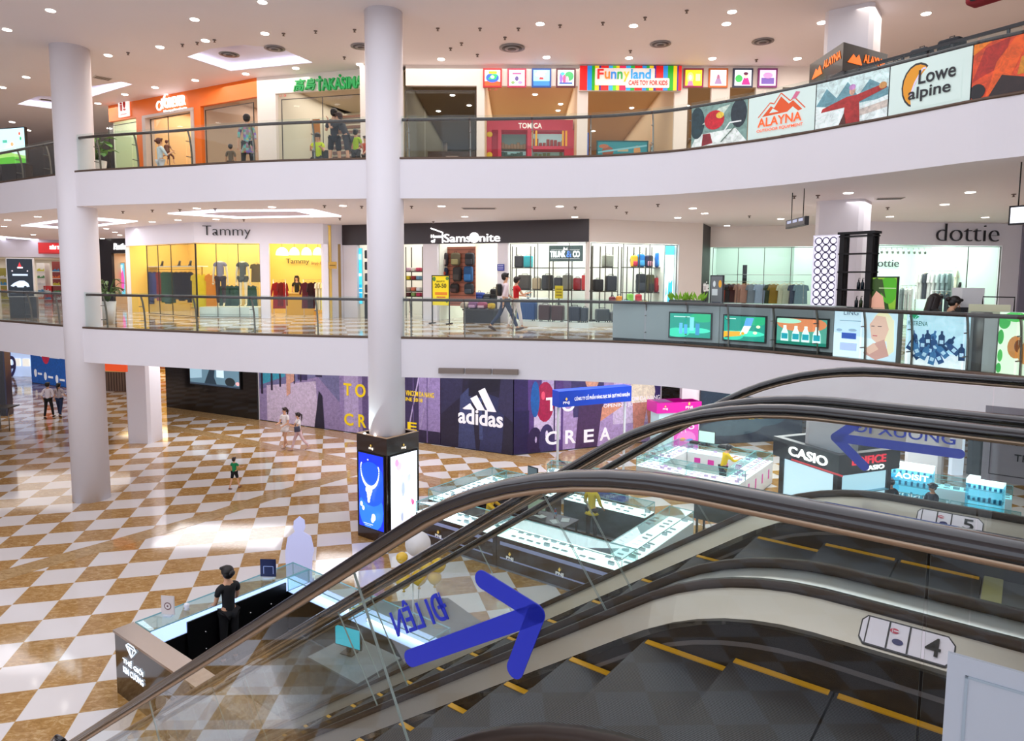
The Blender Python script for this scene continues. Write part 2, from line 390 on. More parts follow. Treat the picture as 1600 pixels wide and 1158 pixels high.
# top ceiling with lit recesses
def pxpoly(pts, z): return [(P(u, v, z).x, P(u, v, z).y) for u, v in pts]
coves3 = [pxpoly([(292, 89), (360, 111), (489, 98), (440, 76), (380, 70), (330, 76)], CE3),
          pxpoly([(140, 152), (207, 132), (190, 128), (120, 138)], CE3), pxpoly([(27, 163), (80, 170), (126, 164), (118, 152), (60, 150)], CE3)]
coves2 = [pxpoly([(262, 333), (370, 340), (533, 337), (490, 327), (330, 328)], CE2),
          pxpoly([(33, 352), (92, 356), (150, 353), (215, 345), (150, 340), (90, 344)], CE2),
          pxpoly([(0, 378), (50, 380), (60, 374), (0, 369)], CE2)]
ceil = [(-60, -12), (45, -12), (45, 56), (-60, 56)]
struct('ceiling', MB().prism(ceil, CE3, CE3+.3, 0, holes=coves3), CEILM)
def cove(pts, z, label, h=.22):
    t = thing('ceiling_cove_light', label, 'ceiling light', (pts[0][0], pts[0][1], z))
    o = Vector((pts[0][0], pts[0][1], 0)); loc = [(p[0]-o.x, p[1]-o.y) for p in pts]; n = len(loc)
    mb = MB()
    for i in range(n):
        a, b = loc[i], loc[(i+1) % n]; mb.quad((a[0], a[1], .02), (b[0], b[1], .02), (b[0], b[1], h), (a[0], a[1], h))
    mb.obj('glowing_edge', LED, t)
    MB().prism(loc, h, h+.04).obj('recess_panel', mat('#e4def0', .6), t)
cove(coves3[0], CE3, 'large angular lit recess in the top ceiling between the two round columns')
cove(coves3[1], CE3, 'narrow lit ceiling recess just right of the left round column on the top floor')
cove(coves3[2], CE3, 'lit ceiling recess left of the left round column on the top floor')
def cove_low(pts, z, label):
    t = thing('ceiling_cove_light', label, 'ceiling light', (pts[0][0], pts[0][1], z)); o = pts[0]
    loc = [(p[0]-o[0], p[1]-o[1]) for p in pts]; cx = sum(p[0] for p in loc)/len(loc); cy = sum(p[1] for p in loc)/len(loc)
    inn = [(cx+(p[0]-cx)*.72, cy+(p[1]-cy)*.72) for p in loc]
    MB().prism(loc, -.03, -.002, holes=[inn[::-1]]).obj('glowing_edge', LED, t)
    MB().prism(inn, -.012, -.002).obj('recess_panel', mat('#dcd4ea', .6), t)
cove_low(coves2[0], CE2, 'long angular lit ceiling recess over the clothes shop on the middle floor')
cove_low(coves2[1], CE2, 'lit ceiling recess behind the left round column on the middle floor')
cove_low(coves2[2], CE2, 'lit ceiling recess at the far left edge of the middle floor')
# columns
def rcol(x, y, r, z0, z1, label):
    mb = MB().lathe([(r, z0), (r, z1)], 40, (x, y, 0)); o = struct('column', mb, WHITE); return o
rcol(-12.66, 20.22, .5, 0, CE3, ''); rcol(-3.2, 17.42, .46, 0, CE3, '')
def scol(c, sx, sy, z0, z1, a):
    T = Matrix.Translation((c[0], c[1], 0)) @ Matrix.Rotation(a, 4, 'Z')
    mb = MB(); ch = .1
    mb.prism([(-sx, -sy+ch), (-sx+ch, -sy), (sx-ch, -sy), (sx, -sy+ch), (sx, sy-ch), (sx-ch, sy), (-sx+ch, sy), (-sx, sy-ch)], z0, z1, T=T)
    return struct('column', mb, WHITE)
AE = PHI+math.pi/2  # heading of the escalators
scol((8.2, 17.25), .54, .54, 0, CE3, AE)
scol((-14.93, 27.55), .5, .46, 0, CE1, -.1)
scol((13.2, 21.5), .5, .5, 0, CE1, AE)
# outer shell walls far behind the shops
struct('wall_back', MB().box(-60, 45, 55.5, 56, 0, CE3), WHITE); struct('wall_right', MB().box(44.5, 45, -9, 56, 0, CE3), WHITE)
struct('wall_left', MB().box(-60.5, -60, -9, 56, 0, CE3), WHITE)

# ---------------------------------------------------------------- railings
def railing(z, label, us, s_end, skip=(), top=1.03):
    t = thing('glass_railing', label, 'railing', (0, 0, z))
    ss = sorted(edge_s(u, z=z) if u < 1e4 else None for u in us)
    s0 = ss[0]
    up = Vector((0, 0, 1)); hr = MB()
    n = int((s_end-ss[0])/.25)+1
    hr.sweep([(q, nn, up) for q, d, nn in [edge_pt(ss[0]+(s_end-ss[0])*i/n, .14) for i in range(n+1)]], [(-.035, .92), (.035, .92), (.035, .975), (.015, .99), (-.015, .99), (-.035, .975)])
    hr.obj('handrail', DARKW, t)
    bounds = ss+[s_end]
    for a, b in zip(bounds, bounds[1:]):
        k = max(1, round((b-a)/2.2))
        for j in range(k):
            s0_, s1_ = a+(b-a)*j/k+.02, a+(b-a)*(j+1)/k-.02; g = MB(); m = max(2, int((s1_-s0_)/.3))
            g.sweep([(q, nn, up) for q, d, nn in [edge_pt(s0_+(s1_-s0_)*i/m, .07) for i in range(m+1)]], [(-.006, .03), (.006, .03), (.006, top), (-.006, top)], smooth=False)
            g.obj('glass_panel', GGRN, t)
    for s in ss:
        q, d, nn = edge_pt(s, .14); p = MB()
        pts = [q+nn*a+Vector((0, 0, b)) for a, b in ((.12, 0), (.11, .3), (.09, .55), (.05, .78), (0, .93))]
        p.sweep([(x, d, nn) for x in pts], [(-.014, -.022), (.014, -.022), (.014, .022), (-.014, .022)], smooth=False)
        for hz in (.25, .65): p.tube([q+nn*.1+Vector((0, 0, hz)), q-nn*.075+Vector((0, 0, hz))], .012, 6)
        p.obj('post', STEEL, t)
    return t
US3 = [-40, 22, 66, 145, 205, 289, 388, 485, 575, 636, 733, 830, 921, 1016, 1075, 1130, 1190, 1285, 1366, 1441, 1520, 1590]
US2 = [-40, 36, 79, 156, 216, 297, 389, 490, 575, 639, 724, 800, 886, 1006, 1068, 1130, 1200, 1266, 1340, 1412, 1500, 1582]
railing(Z3, 'curved glass railing with dark handrail and steel posts along the top floor', US3, edge_s(1598)+1.2)
railing(Z2, 'curved glass railing with dark handrail and steel posts along the middle floor', US2, edge_s(1598)+1.2)

# ---------------------------------------------------------------- downlights, vents, sprinklers
ORD = ['leftmost', 'second from left', 'third from left', 'fourth from left', 'fifth from left', 'sixth from left', 'seventh from left', 'eighth from left', 'ninth from left']
MARKS = {'top': [(20, 60, 'at the upper left corner'), (110, 120, 'around the left round column'), (240, 110, 'over the orange shop'), (340, 60, 'by the large lit recess'), (480, 80, 'over the green shop name'), (700, 70, 'right of the middle round column'), (850, 60, 'over the left toy pictures'), (985, 60, 'over the striped toy sign'), (1130, 60, 'over the right toy pictures'), (1290, 60, 'beside the square column'), (1450, 40, 'over the orange crescent banner')],
 'middle': [(25, 350, 'at the far left'), (170, 358, 'right of the left round column'), (280, 340, 'over the left clothes shop window'), (430, 333, 'over the clothes shop entrance'), (560, 330, 'left of the middle round column'), (700, 330, 'over the glowing luggage shop name'), (890, 330, 'over the dark fascia end'), (1080, 335, 'over the beige wall'), (1235, 325, 'left of the square column'), (1440, 315, 'over the large black lettering')],
 'inside': [(350, 195, 'inside the orange shop'), (690, 180, 'behind the bare glass front'), (860, 160, 'behind the toy shop window left of the striped sign'), (975, 200, 'under the striped toy sign'), (1065, 195, 'right of the striped toy sign')]}
def ceiling_labels(kind, pts, word):
    out = {}; g = {}
    for i, (u, v) in enumerate(pts):
        m = min(MARKS[kind], key=lambda q: abs(q[0]-u)+abs(q[1]-v)*.6); g.setdefault(m[2], []).append((u, v, i))
    for w_, L in g.items():
        for k, (u, v, i) in enumerate(sorted(L)):
            one = len(L) == 1; out[i] = f"{word} {w_}" + ('' if kind == 'inside' else f", {kind} ceiling") + ('' if one else f", {ORD[min(k, 8)]} there")
    return out
def disc_light(z, pts, label, group, r=.085, kind='top'):
    LB = ceiling_labels(kind, pts, 'round downlight')
    first = None
    for k_, (u, v) in enumerate(pts):
        c = P(u, v, z-.012)
        if first is None:
            t = thing('downlight', LB[k_], 'ceiling light', c, 0, group)
            MB().lathe([(r, .01), (r*1.25, .004), (r*1.3, .012)], 14).obj('trim_ring', mat('#f4f0ea', .4), t)
            MB().lathe([(r, -.004), (r*.97, .011)], 14).obj('lens', LWHITE, t); first = t
        else: dup(first, c, label=LB[k_])
D3 = [(79,17),(11,47),(304,31),(321,64),(250,74),(169,87),(41,121),(4,137),(305,126),(384,116),(242,137),(195,148),(153,162),(19,191),(44,204),(171,201),(410,4),(414,53),(462,107),(562,101),(689,93),(844,38),(854,90),(990,41),(983,91),(1144,19),(1135,38),(1113,92),(1284,36),(1447,22),(1246,92)]
D2 = [(12,344),(59,339),(6,354),(3,369.5),(52,367),(53,376),(238,347),(278,344),(307.5,326),(337.5,343),(191,349),(154.5,352.5),(166,357.5),(179.5,363),(187,367.5),(160,373),(425,324),(485.5,339),(536,322),(690,322.5),(726,339),(874.5,323),(898,339.5),(1059,340.5),(1082.5,326),(1101,334),(1136,353),(1325.5,302),(1516,301),(1476,320),(1390.5,339),(1539.5,340),(1220,342.5)]
disc_light(CE3, D3, 'small round recessed downlight glowing in the top floor ceiling', 'downlights in the top ceiling', .105)
disc_light(CE2, D2, 'small round recessed downlight glowing in the middle floor ceiling', 'downlights in the middle floor ceiling', .1, 'middle')
def vent(c, r, label, group=None):
    t = thing('round_ceiling_vent', label, 'air vent', c, 0, group)
    for k in range(4):
        a = r*(1-k*.22); MB().lathe([(a, -.02-.012*k), (a*.86, -.005-.012*k), (a*.84, -.01-.012*k), (a, -.03-.012*k)], 24).obj('louvre_ring', mat('#6a5c56' if k % 2 else '#b8aaa2', .5), t)
    return t
v0 = vent(P(800, 74, CE3), .36, 'widest round louvred air vent in the top ceiling, left of the toy shop pictures')
for u, v, w in ((564, 72, 'beside the middle round column'), (429, 75, 'above the lit ceiling recess edge'), (358, 84, 'inside the large lit ceiling recess'), (1032, 68, 'in front of the striped toy shop sign'), (1192, 64, 'left of the square column')):
    dup(v0, P(u, v, CE3), label='round louvred air vent in the top ceiling '+w, scale=.8)
sp0 = None
for z, L, w in ((CE3, [(443,52),(493,48),(554,46),(684,44),(750,44),(721,67),(704,75),(746,85),(789,58),(810,44),(875,39),(942,35),(1008,27),(1073,16),(1369,43),(1383,93),(1182,93),(985,79),(538,89),(285,69),(308,66),(335,62),(200,82)], 'top'), (CE2, [(192,330),(238,328),(281,327),(336,326),(381,343),(531,341),(507,321),(565,322),(677,346),(643,322),(835,324),(899,323),(963,322),(1028,319),(979,331),(1171,337),(1241,306),(1278,305),(1387,324),(1584,303)], 'middle')):
    LB = ceiling_labels(w, L, 'dark sprinkler')
    for k_, (u, v) in enumerate(L):
        c = P(u, v, z)
        if sp0 is None:
            sp0 = tag(MB().lathe([(.05, 0), (.045, -.02), (.018, -.025), (.018, -.06), (.035, -.065), (.035, -.07)], 10).obj('ceiling_sprinkler', mat('#7d6f68', .4, .6)), '', 'sprinkler'); o = sp0; o.location = c
        else: o = dup(sp0, c)
        o['label'] = LB[k_]; o['group'] = f'sprinklers in the {w} floor ceiling'
def slotvent(u0, v0, u1, v1, z, w, label):
    a, b = P(u0, v0, z), P(u1, v1, z); f = Fr(a, b); t = thing('linear_ceiling_vent', label, 'air vent', (a.x, a.y, z), f.a)
    MB().box(0, f.L, -w/2, w/2, -.02, 0).obj('frame', mat('#cfc4bc', .5), t)
    for k in range(3): MB().box(.03, f.L-.03, -w/2+w*(k+.2)/3, -w/2+w*(k+.6)/3, -.026, -.018).obj('slot', mat('#4a403c', .5), t)
slotvent(147, 119, 173, 124, CE3, .35, 'dark slot air vent in the top ceiling beside the left round column')
slotvent(722, 325, 775, 325, CE2, .25, 'slot air vent with bright frame in the middle floor ceiling over the luggage shop')
slotvent(1368, 310, 1412, 309, CE2, .3, 'long slot air vent in the middle floor ceiling right of the square column')
slotvent(62, 154, 83, 157, CE3, .3, 'dark slot air vent at the far left of the top ceiling')
# grille on the white fascia of the middle floor
f = Fr(edge_pt(edge_s(685))[0], edge_pt(edge_s(812))[0]); z0 = f.hit(745, 584, -.03)[1]; z1 = f.hit(745, 576, -.03)[1]
g = thing('fascia_air_grille', 'long narrow brown air grille in the white fascia below the middle floor', 'air vent', f.w(0, -.09), f.a)
for k in range(3):
    a, b = f.L*k/3+.02, f.L*(k+1)/3-.02; MB().box(a, b, -.03, .12, z0, z1).obj('frame', mat('#7c6e66', .5), g)
    mb = MB()
    for j in range(4): zz = z0+(z1-z0)*(j+.5)/4; mb.box(a+.02, b-.02, -.04, -.02, zz-.008, zz+.008)
    mb.obj('slat', mat('#9a8a80', .5), g)
# ================================================================ ESCALATORS
TH = .60717
def prof(h, R, s0, zf):
    """height of a parallel profile above the ground at horizontal distance h"""
    if h <= s0: return zf
    if h <= s0+R*math.sin(TH): return zf-R*(1-math.sqrt(max(0, 1-((h-s0)/R)**2)))
    return zf-R*(1-math.cos(TH))-(h-s0-R*math.sin(TH))*math.tan(TH)
HB = 8.55
def railz(h): return max(prof(h, 1.726, .598, 6.2), 1.0) if h < HB else 1.0
def deckz(h): return max(prof(h, 1.35, .55, 5.48), .28)
def slope(fn, h): return math.atan2(fn(h-.02)-fn(h+.02), .04)
ESO = Vector((0, 0, 0))
def escalator(label, p0, p1, near_panels, far_panels, cross, hr_band=0):
    # local frame: x = p (across), y = h (along the run, downwards), origin under the camera's plumb line
    t = thing('escalator', label, 'escalator', (0, 0, 0), PHI-math.pi/2*0)
    t.rotation_euler = (0, 0, PHI)
    # after rotating by PHI local x runs along EN and local y along ED
    X = Vector((1, 0, 0))
    def path(fn, h0, h1, p, n, off=0):
        out = []
        for i in range(n+1):
            h = h0+(h1-h0)*i/n; a = slope(fn, h); up = Vector((0, math.sin(a), math.cos(a))); out.append((Vector((p, h, fn(h)))+up*off, X, up))
        return out
    for p in (p0, p1):
        # handrail with a newel loop at both ends
        pts = path(railz, -.95, HB+.6, p, 90)
        sec = [(-.033, -.016), (.033, -.016), (.037, .004), (.029, .017), (0, .022), (-.029, .017), (-.037, .004)]
        mb = MB(); full = []
        for k in range(8):  # upper newel
            a = math.pi*(1-k/8)+math.pi/2*0; r = .32
            full.append((Vector((p, -.95-r*math.sin(a), 6.2-r+r*math.cos(math.pi*(1-k/8)))), X, Vector((0, -math.sin(a), -math.cos(math.pi-a)*-1 if False else math.cos(a)))))
        mb.sweep(pts, sec)
        hr = mb.obj('handrail', RUBBER, t)
        nl = MB(); nl.tube([(p, -.95, 6.2), (p, -1.1, 6.17), (p, -1.22, 6.05), (p, -1.26, 5.88), (p, -1.2, 5.7), (p, -1.08, 5.6), (p, -.9, 5.56)], .036, 10)
        nl.obj('handrail_newel', RUBBER, t)
        nb = MB(); nb.tube([(p, HB+.6, 1.0), (p, HB+.8, .97), (p, HB+.95, .85), (p, HB+1.0, .68), (p, HB+.92, .5), (p, HB+.75, .38), (p, HB+.6, .34)], .036, 10)
        nb.obj('handrail_newel', RUBBER, t)
        MB().sweep(path(railz, -.95, HB+.6, p, 90), [(-.018, -.034), (.018, -.034), (.018, -.016), (-.018, -.016)]).obj('handrail_guide', mat('#a8927c', .35, .8), t)
        # base channel
        MB().sweep(path(deckz, -1.2, HB+.9, p, 90), [(-.018, -.03), (.018, -.03), (.018, .025), (-.018, .025)]).obj('glass_channel', mat('#3a302a', .4, .6), t)
    # glass panels: (rail position, base position) pairs mark the joints
    for p, js in ((p0, near_panels), (p1, far_panels)):
        js = [(-1.0, -1.0)]+js
        while js[-1][1] < HB: js.append((js[-1][0]+1.62, js[-1][1]+1.62))
        for (a0, b0), (a1, b1) in zip(js, js[1:]):
            n = 8; mb = MB(); vs = []; g = .003
            for i in range(n+1):
                f = i/n; ha = a0+g+(a1-a0-2*g)*f; hb = b0+g+(b1-b0-2*g)*f
                ha = min(ha, HB+.6); hb = min(hb, HB+.6)
                for s in (-.003, .003): vs += [(p+s, hb, deckz(hb)), (p+s, ha, railz(ha)-.04)]
            fs = []
            for i in range(n): o = i*4; fs += [(o, o+4, o+5, o+1), (o+2, o+3, o+7, o+6)]
            mb.add(vs, fs, 0, False); mb.add(vs[:4], [(0, 1, 3, 2)], 1); mb.add(vs[-4:], [(0, 2, 3, 1)], 1)
            mb.obj('glass_panel', [GLS, mat('#b4c4be', .2, .3)], t)
    # inner decks, skirts
    w = .13
    for p, s in ((p0, 1), (p1, -1)):
        MB().sweep(path(deckz, -1.2, HB+.9, p+s*(.018+w/2), 90), [(-s*w/2, -.03), (s*w/2, -.11), (s*w/2, -.085), (-s*w/2, -.008)], smooth=False).obj('inner_deck', mat('#b9b2a4', .33, .85), t)
        sk = MB(); n = 90
        for i in range(n):
            h0, h1 = -1.0+(HB+1.6)*i/n, -1.0+(HB+1.6)*(i+1)/n; q = p+s*(.018+w)
            z0, z1 = deckz(h0), deckz(h1); sk.add([(q, h0, z0-.38), (q, h1, z1-.38), (q, h1, z1-.1), (q, h0, z0-.1)], [(0, 1, 2, 3)])
            sk.add([(q+s*.004, h0, z0-.2), (q+s*.004, h1, z1-.2), (q+s*.004, h1, z1-.18), (q+s*.004, h0, z0-.18)], [(0, 1, 2, 3)], 1)
        sk.obj('skirt', [mat('#1d1612', .5), mat('#6c6664', .5)], t)
    # steps
    a, b = p0+.018+w+.01, p1-.018-w-.01
    first = None
    stm = bpy.data.materials.get('grooved_step') or bpy.data.materials.new('grooved_step')
    if not stm.use_nodes:
        stm.use_nodes = True; nt = stm.node_tree; bs = nt.nodes['Principled BSDF']; tc = nt.nodes.new('ShaderNodeTexCoord'); wv = nt.nodes.new('ShaderNodeTexWave'); wv.bands_direction = 'X'
        wv.inputs['Scale'].default_value = 36; wv.wave_profile = 'SIN'; rp = nt.nodes.new('ShaderNodeValToRGB'); rp.color_ramp.elements[0].color = lin('#141416'); rp.color_ramp.elements[1].color = lin('#5c5e63'); rp.color_ramp.elements[0].position = .35
        nt.links.new(tc.outputs['Object'], wv.inputs['Vector']); nt.links.new(wv.outputs[0], rp.inputs[0]); nt.links.new(rp.outputs[0], bs.inputs['Base Color']); bs.inputs['Roughness'].default_value = .45; bs.inputs['Metallic'].default_value = .4
    def stepz(h): return max(prof(h, 1.0, .75, 5.2), 0.02)
    k = 0; h = .11
    while h < HB-.2:
        z = stepz(h+.19)-.004
        if first is None:
            t0 = MB(); t0.box(a, b, 0, .372, -.03, 0, 0); t0.box(a, b, .36, .372, -.2, -.03, 1)
            first = t0.obj('step', [stm, mat('#1a1a1c', .5, .5)], t); first.location = (0, h, z)
            y = MB(); y.box(b-.035, b-.002, .01, .36, -.001, .004); y.box(a+.002, a+.035, .01, .36, -.001, .004); y.box(a+.03, b-.03, .325, .36, -.001, .003) if hr_band else None
            ye = y.obj('yellow_line', mat('#d19a10', .45), first)
        else:
            c = first.copy(); COL.objects.link(c); c.parent = t; c.location = (0, h, z); e = ye.copy(); COL.objects.link(e); e.parent = c
            if k == 1 and cross: MB().box(a+.03, b-.03, .27, .36, -.001, .0045).obj('yellow_line', mat('#d19a10', .45), c)
            if k == 2 and cross: MB().box(a+.03, b-.03, .33, .36, -.001, .0045).obj('yellow_line', mat('#d19a10', .45), c)
        h += .38; k += 1
    MB().box(a-.01, b+.01, -1.5, .105, 5.16, 5.203).box(a, b, .02, .1, 5.2, 5.212, 1).obj('comb_plate', [mat('#8b8b8a', .35, .8), mat('#b7b27a', .4, .5)], t)
    MB().box(a-.01, b+.01, HB-.2, HB+1.6, -.02, .012).obj('landing_plate', mat('#8b8b8a', .35, .8), t)
    # truss with outer cladding
    tr = MB(); n = 60; hs = [-.1+(HB+.9)*i/n for i in range(n+1)]
    for q in (p0-.02, p1+.02):
        for h0, h1 in zip(hs, hs[1:]): tr.add([(q, h0, max(deckz(h0)-.95, .0)), (q, h1, max(deckz(h1)-.95, .0)), (q, h1, deckz(h1)-.03), (q, h0, deckz(h0)-.03)], [(0, 1, 2, 3)])
    for h0, h1 in zip(hs, hs[1:]): tr.add([(p0-.02, h0, max(deckz(h0)-.95, .0)), (p1+.02, h0, max(deckz(h0)-.95, .0)), (p1+.02, h1, max(deckz(h1)-.95, .0)), (p0-.02, h1, max(deckz(h1)-.95, .0))], [(0, 1, 2, 3)])
    tr.obj('truss_cladding', mat('#b9b2ac', .35, .7), t)
    return t
E1 = escalator('near escalator of the pair, number 4 sticker on its steel deck and the upward arrow', 1.565, 2.79, [(.13, .13), (1.88, 1.58)], [(.10, .10), (1.9, 1.51)], 0)
E2 = escalator('far escalator of the pair, number 5 sticker on its steel deck and the downward arrow', 3.055, 4.31, [(.08, .08), (1.88, 1.51)], [(.12, .12), (1.96, 1.57)], 0)
# polished cover between the two balustrades
mb = MB()
def epath(fn, h0, h1, p, n):
    out = []
    for i in range(n+1):
        h = h0+(h1-h0)*i/n; a = slope(fn, h); out.append((esc(p, h, fn(h)), EN, ED*math.sin(a)+Vector((0, 0, math.cos(a)))))
    return out
mb.sweep(epath(deckz, -1.2, HB+.9, 2.9225, 90), [(-.113, -.05), (.113, -.05), (.113, -.012), (-.113, -.012)])
mb.obj('middle_cover', mat('#eceeea', .3, .6), E1).matrix_parent_inverse = Matrix.Rotation(-PHI, 4, 'Z')
# stickers lying on the deck: number, pictograms
TE = Matrix((EN, ED, Vector((0, 0, 1)))).transposed().to_4x4()
def esticker(p, h0, h1, body, label):
    t = thing('safety_sticker', label, 'sticker', esc(p, h0, 5.4325), PHI)
    # drawn in a plane lying on the deck; x runs across (p), y along (h)
    L = h1-h0; w = .125; R = Matrix(((0, 0, -1, 0), (1, 0, 0, 0), (0, 1, 0, 0), (0, 0, 0, 1)))
    T = Matrix.Rotation(math.radians(0), 4, 'Z')
    # art plane: (x -> -h direction), (z -> p)
    c_, s_ = math.cos(.52), math.sin(.52)
    A = Matrix(((0, s_, c_, -w/2*c_-.004*s_), (-1, 0, 0, L), (0, -c_, s_, -w/2*s_+.004*c_), (0, 0, 0, 1)))
    art('sticker_sheet', 0, L, 0, w, 0, [('p', '#2a2628', [(.0, .2), (.06, 0), (.92, 0), (1, .25), (1, .75), (.92, 1), (.06, 1), (0, .8)]), ('p', '#e9e3ea', [(.015, .22), (.065, .05), (.915, .05), (.985, .27), (.985, .73), (.915, .95), (.065, .95), (.015, .78)]),
        ('r', '#2a2628', .07, .05, .085, .95), ('r', '#2a2628', .3, .05, .32, .95), ('r', '#2a2628', .52, .05, .54, .95), ('e', '#c23a50', .37, .68, .05, .09), ('e', '#2b2b60', .42, .34, .06, .1), ('r', '#e9e3ea', .36, .66, .42, .7), ('r', '#e9e3ea', .345, .05, .35, .95)], t, T=A, step=.0004)
    txt(body, 'number', t, L*.7, L*.86, w*.2, w*.8, -.005, mat('#151515', .5), ex=.0005, bold=.03, T=A)
esticker(2.705, .13, .425, '4', 'white sticker with pictograms and number 4 on the near steel deck')
esticker(4.225, .12, .42, '5', 'white sticker with pictograms and number 5 on the far steel deck')
# arrows and boards stuck on the outer glass
def flatobj(name, p, pts, m, label, cat, th=.003):
    t = MB(); n = len(pts); t.prism([(h, z) for h, z in pts], 0, th)
    o = t.obj(name, m); A = Matrix((ED, Vector((0, 0, 1)), ED.cross(Vector((0, 0, 1))))).transposed().to_4x4(); A.translation = EN*p
    o.matrix_world = A; tag(o, label, cat); return o
def stroke(a, b, w):
    d = Vector((b[0]-a[0], b[1]-a[1])).normalized(); n = Vector((-d.y, d.x)); out = []
    for k in range(9): q = -math.pi/2+math.pi*k/8; out.append((b[0]+d.x*math.cos(q)*w/2+n.x*math.sin(q)*w/2, b[1]+d.y*math.cos(q)*w/2+n.y*math.sin(q)*w/2))
    for k in range(9): q = math.pi/2+math.pi*k/8; out.append((a[0]+d.x*math.cos(q)*w/2+n.x*math.sin(q)*w/2, a[1]+d.y*math.cos(q)*w/2+n.y*math.sin(q)*w/2))
    return out
BLUE = mat('#0624b0', .4, emit=.12)
def arrow(p, tip, tail, wing1, wing2, w, label, words, tx, film_pts=None):
    """tx = (h0,z0,h1,z1, height) baseline of the words from left to right as seen from the camera"""
    A = Matrix((ED, Vector((0, 0, 1)), ED.cross(Vector((0, 0, 1))))).transposed().to_4x4(); A.translation = EN*p
    mb = MB()
    for a, b in ((tail, tip), (wing1, tip), (wing2, tip)): mb.prism(stroke(a, b, w), -.002, .002)
    o = mb.obj('arrow_sticker', BLUE); o.matrix_world = A; tag(o, label, 'sticker')
    body, mirror = words; h0, z0, h1, z1, ht = tx
    X = (ED*(h1-h0)+Vector((0, 0, z1-z0))); ln = X.length; X.normalize(); N = X.cross(Vector((0, 0, 1))).normalized(); Zv = N.cross(X)*-1
    if Zv.z < 0: Zv = -Zv
    Y = Zv.cross(X)
    T = Matrix((X, Y, Zv)).transposed().to_4x4(); T.translation = EN*(p-.006)+ED*h0+Vector((0, 0, z0))
    ch = txt(body, 'lettering', None, 0, ln, 0, ht, 0, BLUE, ex=.0015, bold=.03, mirror=mirror)
    ch.matrix_world = T; ch.parent = o; ch.matrix_parent_inverse = A.inverted()
    return o
q = arrow(1.555, (1.075, 5.745), (1.585, 5.43), (1.275, 5.79), (1.15, 5.55), .058, 'blue upward arrow with mirrored words on the near escalator glass', ('ĐI LÊN', True), (1.64, 5.49, 1.40, 5.63, .105))
q = arrow(4.298, (.86, 5.79), (.25, 5.79), (.70, 5.645), (.70, 5.935), .052, 'blue downward arrow with the words ĐI XUỐNG on the far escalator glass', ('ĐI XUỐNG', False), (.765, 5.84, .27, 5.835, .092))
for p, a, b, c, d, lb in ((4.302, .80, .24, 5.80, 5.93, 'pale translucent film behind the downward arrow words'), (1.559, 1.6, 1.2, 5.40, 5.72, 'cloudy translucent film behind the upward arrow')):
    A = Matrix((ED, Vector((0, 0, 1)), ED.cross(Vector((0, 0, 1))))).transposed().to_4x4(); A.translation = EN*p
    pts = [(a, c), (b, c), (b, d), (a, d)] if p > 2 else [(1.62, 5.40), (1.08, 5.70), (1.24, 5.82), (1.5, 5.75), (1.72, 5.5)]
    fo = MB().prism(pts, -.001, .001).obj('film_and_haze_sheet', film('#efe6dc' if p > 2 else '#dfe8f0', .5 if p > 2 else .1)); fo.matrix_world = A; tag(fo, lb, 'sticker')  # near sheet paints a hazy reflection on the glass; far one is film
# notice boards on the glass
def board(p, h0, h1, z0, z1, label, col, edge, lines):
    A = Matrix((-ED, -ED.cross(Vector((0, 0, 1))), Vector((0, 0, 1)))).transposed().to_4x4()
    A = Matrix((-ED, EN, Vector((0, 0, 1)))).transposed().to_4x4(); A.translation = EN*p+ED*h0
    t = thing('notice_board', label, 'sign', EN*p+ED*h0, math.atan2(-ED.y, -ED.x)); L = h0-h1
    MB().box(0, L, -.004, .004, z0, z1).obj('board', mat(col, .4), t)
    mb = MB()
    for a, b, c, d in ((.03, L-.03, z0+.035, z0+.04), (.03, L-.03, z1-.04, z1-.035), (.03, .035, z0+.035, z1-.035), (L-.035, L-.03, z0+.035, z1-.035)): mb.box(a, b, -.006, .006, c, d)
    mb.obj('frame_line', mat(edge, .5), t)
    for body, a, b, c, d in lines: txt(body, 'lettering', t, a, b, c, d, -.007, mat('#2a2228', .5), ex=.001, bold=.02)
board(4.33, .15, -.42, 5.665, 6.06, 'grey notice board with dark Vietnamese words beside the downward arrow', '#a79aa4', '#3a2c36', [('TRÔNG', .075, .22, 5.865, 5.925), ('GIỮ', .24, .33, 5.865, 5.91), ('TRẺ', .135, .225, 5.785, 5.835), ('i', .18, .2, 5.94, 5.985)])
board(1.53, .085, -.3, 5.5, 5.985, 'blank pale blue back of a notice board at the lower right corner', '#b6c0cc', '#9fb0bd', [])
# ================================================================ SHOPS OF THE UPPER FLOORS
def room(f, a, b, z0, z1, depth, wallm, ceilm=None, power=60, col=(1, 1, 1), name='wall_back', floorm=None, side='LR'):
    M = f.M()
    struct('wall_back', MB().box(a, b, depth, depth+.1, z0, z1, 0, M), wallm)
    if 'L' in side: struct('wall_left', MB().box(a-.08, a, .15, depth+.1, z0, z1, 0, M), wallm)
    if 'R' in side: struct('wall_right', MB().box(b, b+.08, .15, depth+.1, z0, z1, 0, M), wallm)
    struct('ceiling', MB().box(a, b, .15, depth, z1-.04, z1, 0, M), ceilm or wallm)
    if floorm: struct('floor', MB().box(a, b, .15, depth, z0, z0+.004, 0, M), floorm)
    c = f.w((a+b)/2, depth/2, z1-.08); area(c.x, c.y, c.z, (b-a)*.85, depth*.7, power, col, (0, 0, f.a), 'shop_ceiling_lamp')
def front(name, f, spans, z0, z1, m, th=.14, m2=None):
    """a shop wall: solid boxes (a,b,z0,z1) in the plane of the front"""
    mb = MB(); M = f.M()
    for a, b, c, d in spans: mb.box(a, b, 0, th, c, d, 0, M)
    return struct(name, mb, m)
